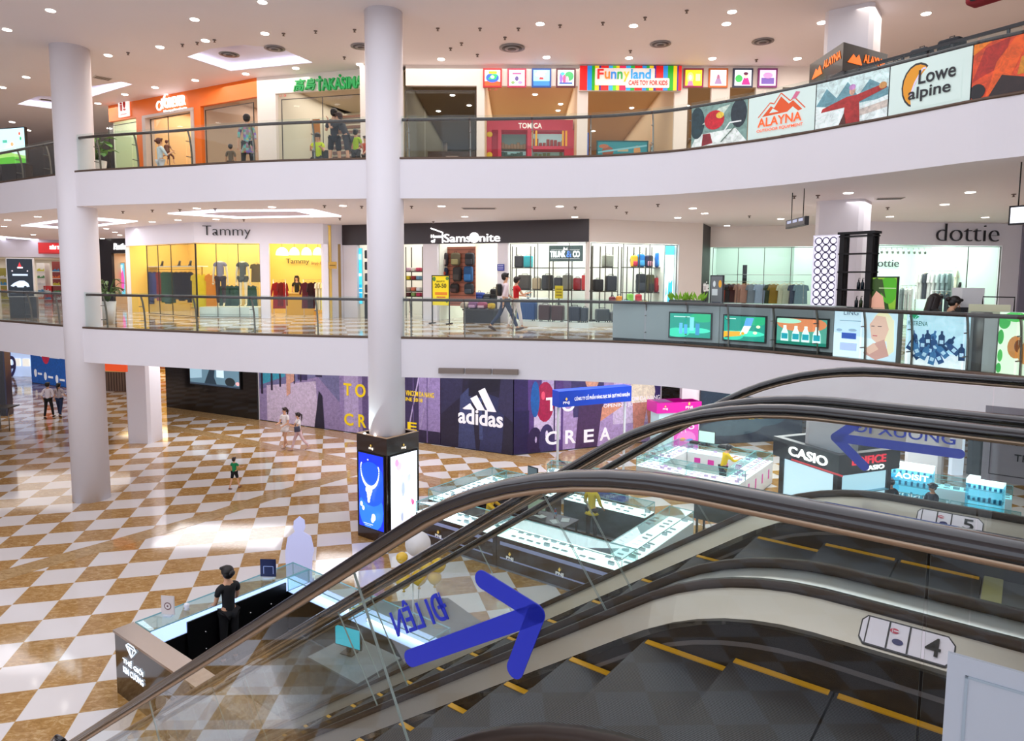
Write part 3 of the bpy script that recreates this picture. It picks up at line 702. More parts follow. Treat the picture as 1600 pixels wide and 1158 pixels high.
def pane(parent_name, f, a, b, z0, z1, d=.05, mull=None, label=None):
    t = thing(parent_name, label, 'shop window', f.w(a, d, z0), f.a)
    L = b-a; H = z1-z0
    MB().box(.0, L, -.004, .004, .0, H).obj('glass_pane', GLS, t)
    mb = MB(); e = .02
    for q in ((0, L, 0, e), (0, L, H-e, H), (0, e, e, H-e), (L-e, L, e, H-e)): mb.box(q[0], q[1], -.015, .015, q[2], q[3])
    for s in (mull or []): mb.box(s-.01, s+.01, -.012, .012, e, H-e)
    mb.obj('frame', mat('#4a4440', .4, .5), t); return t
def signbox(name, f, a, b, z0, z1, d, th, m, label, cat='sign'):
    t = thing(name, label, cat, f.w(a, d, z0), f.a); MB().box(0, b-a, -th, 0, 0, z1-z0).obj('panel', m, t); return t, b-a, z1-z0
# ---------------------------------------------------------------- top floor
ZT = 12.55
A3 = [(-15.45, 26.85), (-12.2, 24.7), (-8.36, 22.98), (-4.6, 21.95), (-3.3, 21.55), (12, 21.4)]
ORANGE = mat('#f0700a', .35, var=.04, scale=1); CREAM = mat('#eadfd6', .5, var=.02)
f1 = Fr(A3[0], A3[2]); f2 = f1; f3 = Fr(A3[2], A3[3]); f4 = Fr(A3[4], A3[5])
z = Z3
s = lambda f, u: f.S(u, 220)
front('wall_left.002', f2, [(0, f2.L, ZT, CE3), (f2.S(312), f2.S(322), z, ZT), (f2.S(223), f2.S(232), z, ZT)], z, CE3, ORANGE)
mb = MB().box(f2.S(234), f2.S(239), -.06, .3, z, ZT-.08, 0, f2.M()).box(f2.S(307.5), f2.S(312), -.03, .3, z, ZT-.08, 0, f2.M()).box(f2.S(234), f2.S(312), -.05, .3, ZT-.1, ZT, 0, f2.M())
struct('trim_7', mb, mat('#c8b8b0', .4))
front('wall_back.001', f3, [(0, f3.L, 12.6, CE3), (0, f3.S(437), z, 12.6)], z, CE3, CREAM)
mb = MB().box(0, f4.L, 0, .14, ZT, CE3, 0, f4.M())
for a, b in ((628, 631.5), (744, 756), (898, 914), (1046, 1066), (1102, 1130), (1170, 1210)): mb.box(f4.S(a), f4.S(b), 0, .14, z, ZT, 0, f4.M())
mb.box(-1.4, f4.S(631), 0, .14, z, CE3, 0, f4.M()); struct('wall_back.002', mb, CREAM)
room(f1, .1, s(f1, 223), z, CE3-.1, 3.5, mat('#cfd6bc', .6), mat('#d8c8b4', .6), 45, (.95, 1, .85))
room(f2, f2.S(236), f2.S(311), z, CE3-.1, 4, mat('#e8bf8a', .6), mat('#e8d8c0', .6), 90, WARM)
room(f2, f2.S(322), f2.L-.05, z, CE3-.1, 11, mat('#d8b8a0', .6), mat('#dcc8b8', .6), 110, WARM, side='L')
room(f3, f3.S(437), f3.L, z, CE3-.1, 4.5, mat('#d8d0be', .6), mat('#c8b8a0', .6), 90, WARM)
room(f4, f4.S(632), f4.S(744), z, CE3-.1, 13, mat('#a89c80', .6), mat('#a08868', .6), 40, WARM)
room(f4, f4.S(757), f4.S(898), z, CE3-.1, 9, mat('#ecd8b0', .6), mat('#e0c8a8', .6), 80, WARM)
room(f4, f4.S(914), f4.S(1046), z, CE3-.1, 13, mat('#ddc098', .6), mat('#d8b890', .6), 90, WARM)
room(f4, f4.S(1067), f4.S(1200), z, CE3-.1, 13, mat('#e0c8a0', .6), mat('#d8c0a0', .6), 50, WARM)
for f, a, b, n, lb in ((f2, 238, 307, [1.0], 'glass entrance doors of the orange shop on the top floor'), (f2, 322, 399, [], 'large right window of the orange shop on the top floor'), (f3, 440, 574, [1.5], 'glass front under the green lettering on the top floor'), (f4, 632, 744, [], 'bare glass front between the round column and the toy shop'), (f1, 173, 222, [], 'left window of the orange shop on the top floor')):
    q = pane('shop_window', f, f.S(a)+.04, min(f.S(b), f.L)-.04, z+.02, ZT-.1, .16, n, lb)
# shop ceilings carry downlights too
disc_light(CE3-.14, [(707, 149), (733, 165), (685, 174), (650, 214), (653, 185), (836, 148), (876, 163), (872, 173), (987, 169), (1005, 194), (927, 205), (1007, 210), (943, 221), (1061, 212), (1074, 166), (1062, 210), (375, 172), (328, 173), (396, 178), (402, 191), (395, 205), (340, 218), (350, 215)], 'small downlight glowing inside a top floor shop', 'downlights inside the top floor shops', .085, 'inside')
# signs
t, L, H = signbox('shop_sign', f1, f1.S(199.5), f1.S(215.5), ZT-.0+.0, ZT+.45, -.02, .05, mat('#fdf6f2', .4, emit=.6), 'small white square sign with red letters on the orange fascia')
t.location.z = f1.hit(207, 181, -.02)[1]; H = .62; t.children[0].data = MB().rbox(0, L, -.06, 0, 0, H, .02).mesh('panel', [mat('#fdf6f2', .4, emit=.6)])
txt('i!', 'lettering', t, L*.22, L*.72, H*.35, H*.88, -.07, mat('#c81818', .4), bold=.05)
MB().box(L*.2, L*.8, -.064, -.06, H*.12, H*.18).obj('small_line', mat('#e8a0a0', .4), t)
WL = mat('#ffffff', .4, emit=1.4)
def letters(body, f, u0, v0, u1, v1, m, name, label, d=-.05, ex=.03, bold=.02, shear=0, cat='sign', seg=None):
    a, zb = f.hit(u0, v1, d); b, zt = f.hit(u1, (v0), d); zb2 = f.hit(u1, v1, d)[1]; zt2 = f.hit(u0, v0, d)[1]
    zt = (zt+zt2)/2; zb = (zb+zb2)/2
    t = thing(name, label, cat, f.w(a, d, zb), f.a); txt(body, 'lettering', t, 0, b-a, 0, zt-zb, 0, m, ex, bold, shear=shear); return t, b-a, zt-zb
t, L, H = letters('FOREVER', f2, 253, 151, 289, 167, WL, 'shop_sign', 'white ornate glowing word on the orange fascia of the top floor', bold=.03)
MB().tube([(L*(-.12+.0*i)+L*.12*math.cos(2*math.pi*i/14)*.9, 0, H*.35+H*.42*math.sin(2*math.pi*i/14)) for i in range(14)], .03, 6, closed=True).tube([(L*.02, 0, H*.5), (L*.1, 0, H*1.1), (L*.2, 0, H*1.45), (L*.26, 0, H*1.3)], .03, 6).obj('swash', WL, t)
txt('khang phu nhuan', 'tagline', t, L*.08, L*1.05, -H*.42, -H*.18, 0, WL, .02, .03)
GREEN = mat('#0f9a48', .35, emit=.25)
t, L, H = letters('高島', f3, 459, 123, 493, 142, GREEN, 'shop_sign', 'two green brush characters beside the green shop name on the top floor', bold=.02, shear=.25)
t, L, H = letters('TAKASIMA', f3, 495, 121, 567, 140, GREEN, 'shop_sign', 'thick green shop name on the cream fascia left of the round column', bold=.05, ex=.05)
for q in (.065, .51): MB().ball((L*q, 0, H*1.15), .045).obj('dot', GREEN, t)
letters('L3 - 08', f3, 437, 147.5, 447, 151.5, mat('#c06050', .4), 'unit_number', 'tiny red unit number left under the green shop name', ex=.005)
letters('L3 - 09', f4, 762, 138, 777, 141.5, mat('#c04030', .4), 'unit_number', 'tiny red unit number under the first toy picture', ex=.005)
# toy shop pictures
def picture(f, u0, u1, v0, v1, frame, layers, label, emit=1.0, name='framed_picture', group=None, th=.06, d=-.01, bez=.05):
    a, zt = f.hit((u0), (v0), d); b, zb = f.hit(u1, v1, d)
    if b < a: a, b = b, a
    t = thing(name, label, 'picture' if 'picture' in name else ('screen' if 'screen' in name else 'poster'), f.w(a, d, zb), f.a, group); L, H = b-a, zt-zb
    MB().box(0, L, -th, 0, 0, H).obj('frame', mat(frame, .4), t)
    art('picture_sheet', bez, L-bez, bez, H-bez, -th-.002, layers, t, emit); return t
PIC = [('#c02828', [('bg', '#b8d8f8'), ('p', '#e85020', [(0, 0), (1, 0), (1, .25), (.5, .35), (0, .28)]), ('e', '#2858d0', .5, .5, .42, .3), ('p', '#20b060', [(.2, .4), (.5, .75), (.85, .7), (.7, .4)]), ('r', '#f0c020', .25, .75, .8, .92), ('e', '#ffffff', .5, .55, .12, .1)], 'red framed toy picture with a green and blue burst'),
 ('#b83a58', [('bg', '#f8f4fa'), ('r', '#d05080', .2, .72, .8, .82), ('e', '#5a4a80', .5, .45, .12, .16), ('e', '#7a9a60', .25, .2, .12, .1), ('e', '#9a80b0', .72, .2, .14, .1), ('r', '#c8b8e0', .1, .02, .9, .1)], 'pink framed toy picture, white with a small dark figure'),
 ('#2050a0', [('bg', '#90d0f0'), ('r', '#3078c0', 0, 0, 1, .3), ('e', '#e8f4ff', .4, .7, .3, .14), ('p', '#d03030', [(.35, .4), (.65, .4), (.6, .52), (.4, .55)]), ('r', '#f8f8ff', .25, .84, .8, .92)], 'blue framed toy picture of a red boat on the sea'),
 ('#602838', [('bg', '#d8ecd8'), ('e', '#40a060', .7, .6, .28, .3), ('e', '#8060c0', .2, .5, .1, .34), ('e', '#e05080', .4, .4, .1, .3), ('e', '#f0a0c0', .58, .35, .1, .25), ('r', '#3050a0', .1, .1, .9, .2), ('e', '#40b0d0', .3, .75, .12, .1)], 'dark red framed toy picture crowded with colourful figures'),
 ('#a02050', [('bg', '#f8d818'), ('e', '#f0d880', .3, .5, .2, .36), ('e', '#f8dcc8', .3, .52, .1, .17), ('p', '#d070a0', [(.12, 0), (.5, 0), (.42, .3), (.2, .3)]), ('r', '#fff2a0', .62, .3, .9, .75)], 'yellow framed toy picture with a blonde doll face'),
 ('#d87028', [('bg', '#fbf4f8'), ('e', '#a06080', .5, .5, .1, .22), ('p', '#9878a0', [(.25, .1), (.75, .1), (.62, .45), (.38, .45)]), ('r', '#f0e0f0', .1, .75, .9, .85)], 'orange framed toy picture, pale with one striding figure'),
 ('#303a58', [('bg', '#e8f0f8'), ('e', '#38b050', .25, .45, .22, .24), ('p', '#c81880', [(.4, .05), (.95, .05), (.8, .5), (.55, .5)]), ('e', '#f0c8b0', .66, .62, .12, .16), ('e', '#602040', .66, .76, .14, .1)], 'dark framed toy picture with a magenta dress'),
 ('#8a2878', [('bg', '#e8d0f0'), ('r', '#6a50a0', .1, .1, .9, .5), ('e', '#f090c0', .5, .65, .3, .18)], 'purple framed toy picture, rightmost of the row')]
for (u0, u1), (fr_, lay, lb) in zip(((755, 784), (793, 822), (831, 861), (869, 899), (1068, 1098), (1107, 1136), (1145, 1175), (1184, 1213)), PIC): picture(f4, u0, u1, 107.5, 137.5, fr_, lay, lb, .9, group='lit toy pictures above the toy shop')
STR = ['#d81818', '#2088d8', '#18a018', '#e8c818', '#401880', '#d81818', '#30a8e0', '#60c820', '#e8c818', '#d81850', '#20a8e8', '#18a838', '#d81818', '#2088d8', '#18a038', '#e8c818', '#401880', '#d01018', '#2088d8', '#18a018', '#e8c818', '#401880', '#d81818']
wd = [.075, .045, .03, .04, .02, .075, .04, .035, .03, .065, .045, .04, .075, .04, .03, .04, .025, .07, .045, .055, .035, .015, .035]; x = 0; lay = []
for c, w_ in zip(STR, wd): lay.append(('r', c, x, 0, min(1, x+w_), 1)); x += w_
lay.append(('r', STR[-1], min(x, .99), 0, 1, 1))
t = picture(f4, 905, 1063, 104, 144, '#d8d0c8', lay, 'wide striped rainbow sign of the toy shop', .55, 'shop_sign_picture', th=.12, bez=.01); t.name = 'shop_sign'; t['category'] = 'sign'
L = f4.S(1063)-f4.S(905); H = .75
mb = MB().rbox(L*.15, L*.72, -.17, -.13, H*.2, H*.87, .03).rbox(L*.44, L*.86, -.19, -.15, H*.1, H*.48, .03); mb.obj('name_plate', mat('#f2e6dc', .4, emit=.4), t)
for ch, c, a, b in (('F', '#e02020', .17, .23), ('u', '#e87818', .24, .29), ('n', '#2080d0', .3, .35), ('n', '#20a040', .36, .41), ('y', '#e8b810', .42, .475), ('land', '#2898d8', .49, .68)):
    txt(ch, 'lettering', t, L*a, L*b, H*(.44 if ch != 'y' else .34), H*(.82 if ch in 'Fland' and ch != 'n' else .72), -.195, mat(c, .4, emit=.5), .02, .04)
txt('CAFE TOY FOR KIDS', 'tagline', t, L*.47, L*.84, H*.2, H*.38, -.2, mat('#c01818', .4, emit=.3), .01, .03)
# toy stand with red frame
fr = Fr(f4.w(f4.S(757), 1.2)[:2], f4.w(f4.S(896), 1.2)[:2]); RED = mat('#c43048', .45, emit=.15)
L = fr.L; zt = fr.hit(825, 187)[1]; H = zt-Z3
t = thing('toy_display_stand', 'red toy display stand with the white word TOMICA behind the top railing', 'display stand', fr.w(0, 0, Z3), fr.a)
def X(u): return fr.S(u)
def ZZ(v): return fr.hit(825, v)[1]-Z3
mb = MB(); mb.box(0, L, 0, .5, ZZ(203), H); mb.box(0, L, .45, .5, 0, H)
for a, b in ((0, 10), (20, 25), (65, 72), (122, 139)): mb.box(X(757+a*1), X(757+b), 0, .5, 0, ZZ(203))
mb.box(X(822), L, 0, .5, ZZ(233), ZZ(228)); mb.box(0, L, 0, .5, 0, .4); mb.obj('frame', RED, t)
txt('TOMICA', 'lettering', t, X(808), X(844), ZZ(201), ZZ(192.5), -.03, mat('#f0e8e0', .4, emit=.5), .02, .05)
for k, (a, b, c, d, col) in enumerate(((777, 820, 232, 206, '#5c7068'), (777, 820, 247, 233, '#a8d0cc'), (828, 880, 227, 205, '#b8dcd8'), (826, 884, 247, 234, '#8aa89c'))):
    p = MB().box(X(a), X(b), .4, .44, ZZ(c), ZZ(d)).obj('shelf_bay', mat(col, .4, emit=.35), t)
    m_ = MB(); random.seed(k)
    for i in range(9): q = X(a)+(X(b)-X(a))*(i+.5)/9; m_.rbox(q-.05, q+.05, .15, .3, ZZ(c)+.01, ZZ(c)+.1+.15*random.random(), .012)
    m_.obj('toy_boxes', mat(['#8a7050', '#40605a', '#a04038', '#6a7a50'][k], .5), p)['kind'] = 'stuff'
for a in (828, 834, 875, 880): MB().box(X(a), X(a+3), -.01, .0, ZZ(228), ZZ(204)).obj('yellow_stripe', mat('#e8a820', .4, emit=.2), t)
for c, d in ((214, 207), (245, 240)): MB().ball((X(764), -.02, ZZ((c+d)/2)), .1, .02, .09).obj('yellow_badge', mat('#e8c818', .4), t)
picture(Fr(f4.w(0, 3.2)[:2], f4.w(8, 3.2)[:2]), 932, 1012, 220, 252, '#207888', [('bg', '#2898a8'), ('e', '#a05838', .2, .45, .12, .3), ('e', '#c07048', .12, .75, .1, .12), ('e', '#d8a060', .8, .5, .07, .3), ('r', '#c0b890', .4, .45, .62, .6), ('l', '#88d0e0', .06, [(0, .4), (.5, .6), (1, .8)])], 'teal painted panel deep inside the striped toy shop', .3, 'wall_poster')
picture(Fr(f4.w(0, 3.4)[:2], f4.w(8, 3.4)[:2]), 1015, 1044, 226, 252, '#c0b0a0', [('bg', '#b0c8c8'), ('r', '#4090a0', 0, .7, 1, .9), ('r', '#a02820', .1, .1, .8, .4)], 'small pale panel with red stripe inside the toy shop', .3, 'wall_poster')
t = thing('children_slide_sign', 'narrow blue upright banner at the left of the toy shop entrance', 'banner', f4.w(f4.S(915), 1.0, Z3), f4.a)
MB().box(0, .12, 0, .03, .4, 1.75).obj('banner_cloth', mat('#2858b8', .4, emit=.2), t); MB().box(.02, .1, -.1, .12, 0, .4).obj('stand', mat('#30303a', .4), t)
# furniture glimpsed through the bare glass front
t = thing('play_table', 'patterned pink and white play boxes behind the bare glass front', 'play furniture', f4.w(f4.S(688), 1.6, Z3), f4.a)
for i, (a, b, h, c) in enumerate(((0, .42, 1.1, '#d8b0a0'), (.5, .9, .85, '#b8c8a8'), (.98, 1.3, .95, '#7a8868'))):
    MB().rbox(a, b, 0, .4, 0, h, .02).obj('play_box', mat(c, .5, var=.3, scale=14), t)
t = thing('wooden_door_frame', 'dark wooden door frame deep behind the bare glass front', 'door frame', f4.w(f4.S(640), 4.4, Z3), f4.a)
mb = MB().box(0, .16, 0, .1, 0, 1.75).box(.16, 3.6, 0, .1, 1.45, 1.75); mb.obj('frame', mat('#7a5236', .4), t)
# green-letter shop interior: wood panel door, slatted wall
t = thing('wooden_cabinet_door', 'tall orange brown wooden door inside the shop with green lettering', 'door', f3.w(f3.S(466, 200, 2.2), 2.2, Z3), f3.a)
w_ = f3.S(499, 200, 2.2)-f3.S(466, 200, 2.2); MB().box(0, w_, 0, .06, 0, 2.65).obj('door_leaf', mat('#b06a1c', .35, var=.15), t); MB().box(w_*.52, w_*.72, -.03, 0, 1.0, 2.1).obj('mirror', mat('#a8c0b8', .1), t)
MB().box(w_*.9, w_*.94, -.05, 0, 1.0, 1.4).obj('handle', CHROME, t)
t = thing('slatted_wall_panel', 'wall panel of brown horizontal slats inside the shop with green lettering', 'wall panel', f3.w(f3.S(520, 200, 3), 3, Z3), f3.a)
MB().box(0, 2.6, 0, .04, 0, 2.9).obj('backing', mat('#d8c8b0', .5), t); mb = MB()
for i in range(16): mb.box(0, 2.6, -.05, 0, .1+i*.18, .2+i*.18)
mb.obj('slats', mat('#6a4430', .4), t)
t = thing('massage_chair', 'black reclining massage chair at the left of the shop with green lettering', 'chair', f3.w(f3.S(468, 230, 1.4), 1.5, Z3), f3.a+.3)
MB().rbox(0, .8, 0, .8, .15, .5, .1).obj('seat', BLACK, t); MB().rbox(-.25, .1, 0, .8, .3, 1.25, .1, T=Matrix.Rotation(-.35, 4, 'Y')).obj('backrest', BLACK, t); MB().rbox(0, .8, -.08, .08, .35, .65, .05).obj('armrest', mat('#c8b818', .4), t); MB().rbox(.8, 1.2, .1, .7, .12, .4, .08).obj('footrest', BLACK, t)
# flower chandelier inside the orange shop
t = thing('lit_flower_display', 'cluster of glowing golden lamps inside the orange shop entrance', 'lamp', f2.w(f2.S(268, 210, 2.0), 2.0, Z3+1.2), f2.a); random.seed(3)
MB().tube([(0, 0, .6), (0, 0, 2.2)], .01, 5).obj('cable', BLACK, t)
for i in range(26):
    a = random.random()*6.28; r_ = .15+.5*random.random(); MB().ball((r_*math.cos(a)*1.1, .3*math.sin(a*2), r_*math.sin(a)*.8+.2), .05+.05*random.random(), n=8).obj('lamp_globe', mat('#ffd88a', .4, emit=2.2), t)
# potted plant beside the left round column, top floor and middle floor
def plant(name, label, loc, pot, h, spread, n, leafcol, potcol, seed=1, lw=.09, ll=.35):
    random.seed(seed); t = thing(name, label, 'plant', loc)
    MB().lathe([(pot*.72, 0), (pot, h), (pot*.9, h), (pot*.86, h-.05)], 20).obj('pot', mat(potcol, .35), t)
    MB().lathe([(pot*.86, h-.06), (.01, h-.04)], 16).obj('soil', mat('#3a2a1c', .9), t)
    st = MB(); lf = MB()
    for i in range(n):
        a = random.random()*6.28; r_ = spread*(.35+.65*random.random()); hh = h+.2+spread*1.3*random.random(); tip = Vector((r_*math.cos(a), r_*math.sin(a), hh)); base = Vector((0, 0, h-.05))
        mid = base.lerp(tip, .5)+Vector((0, 0, .12)); st.tube([base, mid, tip], .008, 5)
        d = Vector((math.cos(a), math.sin(a), random.uniform(-.5, .3))).normalized(); sd = d.cross(Vector((0, 0, 1))).normalized(); up = sd.cross(d)
        q = [tip-d*.04, tip+d*ll*.4+sd*lw+up*.03, tip+d*ll*.75+sd*lw*.7, tip+d*ll-up*.05, tip+d*ll*.75-sd*lw*.7, tip+d*ll*.4-sd*lw+up*.03, tip+d*ll*.45+up*.0]
        k = len(lf.v); lf.v += [tuple(x) for x in q]; lf.f += [[k, k+1, k+6], [k+1, k+2, k+6], [k+2, k+3, k+6], [k+3, k+4, k+6], [k+4, k+5, k+6], [k+5, k, k+6]]; lf.m += [0]*6; lf.sm += [True]*6
    st.obj('stems', mat('#4a6a2a', .6), t); lf.obj('foliage', mat(leafcol, .4, var=.2, scale=8), t); return t
c = P(160, 256, Z3)*1; c = Vector((-12.95, 21.75, Z3))
plant('potted_plant', 'large leaved green plant in a white pot by the left round column, top floor', c, .28, .62, .42, 18, '#5aa02a', '#e6e0dc', 4, .13, .34)
plant('potted_plant', 'green plant in a white pot by the left round column, middle floor', Vector((-12.75, 21.65, Z2)), .24, .7, .38, 34, '#5f7a3c', '#d8d4d0', 8, .05, .22)
t = tag(MB().rbox(0, .35, 0, .35, 0, .85, .02).obj('magenta_bin', mat('#b01878', .4)), 'magenta box standing behind the top floor plant', 'box'); t.location = f1.w(f1.S(170), -1.2, Z3)
# big screen at the far left of the top floor
fs = Fr(P(-30, 262, Z3)[:2], P(42, 268, Z3)[:2]); fs = Fr((-17.6, 24.4), (-16.2, 24.0)); 
a, zt = fs.hit(38, 198); zb = fs.hit(38, 256)[1]; a0 = fs.S(-10, 230)
t = thing('advertising_screen', 'bright advertising screen with green hill picture at the far left of the top floor', 'screen', fs.w(a0, 0, zb), fs.a); L, H = a-a0, zt-zb
MB().box(0, L, 0, .1, 0, H).obj('casing', mat('#1a1a1c', .3), t)
art('screen_picture', .02, L-.02, .03, H-.03, -.003, [('bg', '#d8f0e8'), ('p', '#b8e4f4', [(0, .4), (1, .5), (1, 1), (0, 1)]), ('p', '#58b030', [(0, 0), (1, 0), (1, .12), (.6, .2), (0, .16)]), ('p', '#a8d870', [(0, .16), (.6, .2), (1, .12), (1, .2), (.5, .32), (0, .24)]), ('e', '#e05030', .85, .84, .03, .05), ('e', '#40a060', .88, .7, .03, .05), ('e', '#f0a070', .6, .55, .05, .06), ('r', '#50a890', .3, .6, .45, .68), ('e', '#f8e0c0', .5, .5, .06, .05)], t, 1.3)
MB().box(L*.2, L-.1, .02, .3, -(zb-Z3), 0).obj('plinth', mat('#28262a', .3), t)
# ---------------------------------------------------------------- outdoor-brand stall on the top floor, right
stall = Fr((4.6, 17.2), (6.0, 16.1))
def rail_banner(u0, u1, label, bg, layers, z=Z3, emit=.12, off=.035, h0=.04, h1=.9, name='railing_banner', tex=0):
    s0, s1 = edge_s(u0, z=z)+.01, edge_s(u1, z=z)-.01; A = edge_pt(s0, off)[0]; B = edge_pt(s1, off)[0]; f = Fr(A, B)
    t = thing(name, label, 'banner', f.w(0, 0, z), f.a); L = f.L
    bowing = (edge_pt((s0+s1)/2, off)[0]-f.w(L/2)).dot(f.y)
    MB().box(0, L, .003, .01, h0, h1).obj('backing', mat('#b8c0bc', .5), t)
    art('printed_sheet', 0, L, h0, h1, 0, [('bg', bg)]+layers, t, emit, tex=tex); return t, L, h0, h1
G_ = '#dcefe6'
t, L, a, b = rail_banner(1078, 1166, 'banner on the top railing with a climber in red on frosty plants', '#7a9a90', [('p', '#e8f0e8', [(.0, 0), (1, 0), (.8, .35), (.1, .3)]), ('e', '#203a40', .1, .6, .14, .4), ('e', '#243038', .85, .7, .14, .35), ('p', '#c8d8c8', [(.2, .55), (.5, .9), (.7, .95), (.45, .5)]), ('e', '#c81828', .42, .62, .18, .24), ('e', '#e8c040', .52, .72, .07, .08), ('p', '#8a2028', [(.2, 0), (.4, .05), (.35, .3), (.22, .3)]), ('l', '#f4f8f4', .03, [(.5, .1), (.7, .5), (.9, .5)]), ('l', '#4a6a58', .02, [(.55, .05), (.8, .4)])], tex=.45)
def wide(u0, u1, *a_): return rail_banner(u0, u1, *a_)
t, L, a, b = wide(1166, 1271, 'pale banner on the top railing with orange mountain mark and the name ALAYNA', G_, [('p', '#e8581c', [(.22, .5), (.35, .72), (.4, .66), (.5, .9), (.62, .7), (.68, .76), (.82, .52), (.76, .5), (.68, .62), (.6, .52)]), ('p', '#dcefe6', [(.33, .56), (.38, .66), (.47, .56)]), ('l', '#e8581c', .02, [(.16, .5), (.34, .8), (.4, .76), (.5, .98), (.64, .76), (.7, .82), (.86, .54)]), ('p', '#d87090', [(.66, .8), (.72, .95), (.78, .92), (.72, .78)])])
txt('ALAYNA', 'lettering', t, L*.16, L*.82, a+(b-a)*.26, a+(b-a)*.47, -.02, mat('#e8581c', .4, emit=.6), .001, .04)
txt('OUTDOOR EQUIPMENT', 'lettering', t, L*.15, L*.84, a+(b-a)*.13, a+(b-a)*.21, -.02, mat('#e8581c', .4, emit=.6), .001, .03)
rail_banner(1271, 1385, 'banner on the top railing with a hiker in red before snowy mountains', '#cfe6e2', [('p', '#6a9aa4', [(0, .5), (.15, .85), (.3, .6), (.45, .9), (.6, .55), (.75, .85), (1, .6), (1, .4), (0, .4)]), ('p', '#e8f4f0', [(0, 0), (1, 0), (1, .45), (.6, .3), (0, .5)]), ('p', '#c8bcb0', [(.55, .1), (1, .2), (1, .35), (.6, .25)]), ('p', '#a82c28', [(.4, 0), (.64, 0), (.62, .42), (.98, .6), (.96, .7), (.58, .58), (.45, .58), (.1, .42), (.08, .34), (.42, .36)]), ('e', '#d8a890', .52, .68, .04, .09), ('e', '#c08ac0', .52, .76, .045, .06), ('e', '#c89050', .93, .66, .05, .07), ('p', '#583028', [(.35, 0), (.45, 0), (.42, .25)])], tex=.45)
t, L, a, b = rail_banner(1385, 1514, 'pale banner on the top railing with orange crescent and the words Lowe alpine', G_, [('e', '#2a2a2a', .36, .5, .2, .44), ('e', '#e89a18', .36, .5, .18, .4), ('p', G_, [(.3, .05), (.9, .05), (.9, .8), (.5, .85), (.36, .6), (.28, .3)]), ('l', '#e8e0f8', .03, [(.28, .3), (.33, .55), (.42, .8), (.46, .8)])])
for w_, x0, x1, z0_, z1_ in (('Lowe', .38, .83, .5, .78), ('alpine', .26, .78, .16, .46)): txt(w_, 'lettering', t, L*x0, L*x1, a+(b-a)*z0_, a+(b-a)*z1_, -.02, mat('#222226', .4), .001, .04)
rail_banner(1514, 1612, 'banner on the top railing with an orange tent glowing at night', '#d84818', [('p', '#b02818', [(0, .3), (.2, .9), (.6, 1), (.5, .5), (.2, .4)]), ('p', '#f08010', [(0, .8), (.3, 1), (0, 1)]), ('p', '#e85a10', [(.25, 0), (.4, .6), (.7, 1), (.95, 1), (.6, .2)]), ('p', '#2a1a18', [(.3, 0), (1, 0), (1, .2), (.5, .35)]), ('p', '#c88018', [(.75, .3), (1, .3), (1, .7), (.8, .6)]), ('e', '#181418', .1, .12, .14, .14)], tex=.45)
# dark canopy box with the brand name, dark counter along the railing
KF = Fr(edge_pt(edge_s(1185, z=Z3), .75)[0], edge_pt(edge_s(1325, z=Z3), 1.0)[0])
BOXM = mat('#1a1618', .4, coat=.2)
def worldpx(u, v, depth): r = ray(u, v); return Vector((0, 0, EYE))+r*(depth/r.y)
c0 = worldpx(1317, 90, 15.6); cl = worldpx(1265, 110, 17.2); cr = worldpx(1387, 88, 16.4)
zt, zb = c0.z+.33, c0.z-.27
t = thing('canopy_sign_box', 'black canopy box with orange mountain marks and the name ALAYNA on the top floor', 'sign', (c0.x, c0.y, 0))
mb = MB().prism([(0, 0), (cr.x-c0.x, cr.y-c0.y), (cr.x-c0.x+(cl.x-c0.x), cr.y-c0.y+(cl.y-c0.y)), (cl.x-c0.x, cl.y-c0.y)], zb, zt); mb.obj('box', BOXM, t)
OR = mat('#f07018', .4, emit=.8)
for A_, B_ in ((cl, c0), (c0, cr)):
    q = Fr((A_.x-c0.x, A_.y-c0.y), (B_.x-c0.x, B_.y-c0.y)); T = q.M()
    txt('ALAYNA', 'lettering', t, q.L*.45, q.L*.95, zb+.28, zb+.46, -.01, OR, .005, .04, T=T)
    MB().prism([(q.L*.1, zb+.2), (q.L*.22, zb+.4), (q.L*.28, zb+.33), (q.L*.34, zb+.42), (q.L*.42, zb+.2)], 0, .01, T=T @ Matrix(((1, 0, 0, 0), (0, 0, -1, -.002), (0, 1, 0, 0), (0, 0, 0, 1)))).obj('mountain_mark', OR, t)
hz = zb-Z3
for k, (dx, dy) in enumerate(((.15, .15), (cr.x-c0.x-.1, cr.y-c0.y+.15), (cl.x-c0.x+.15, cl.y-c0.y))): MB().box(dx-.03, dx+.03, dy-.03, dy+.03, Z3, zb).obj('post', BLACK, t)
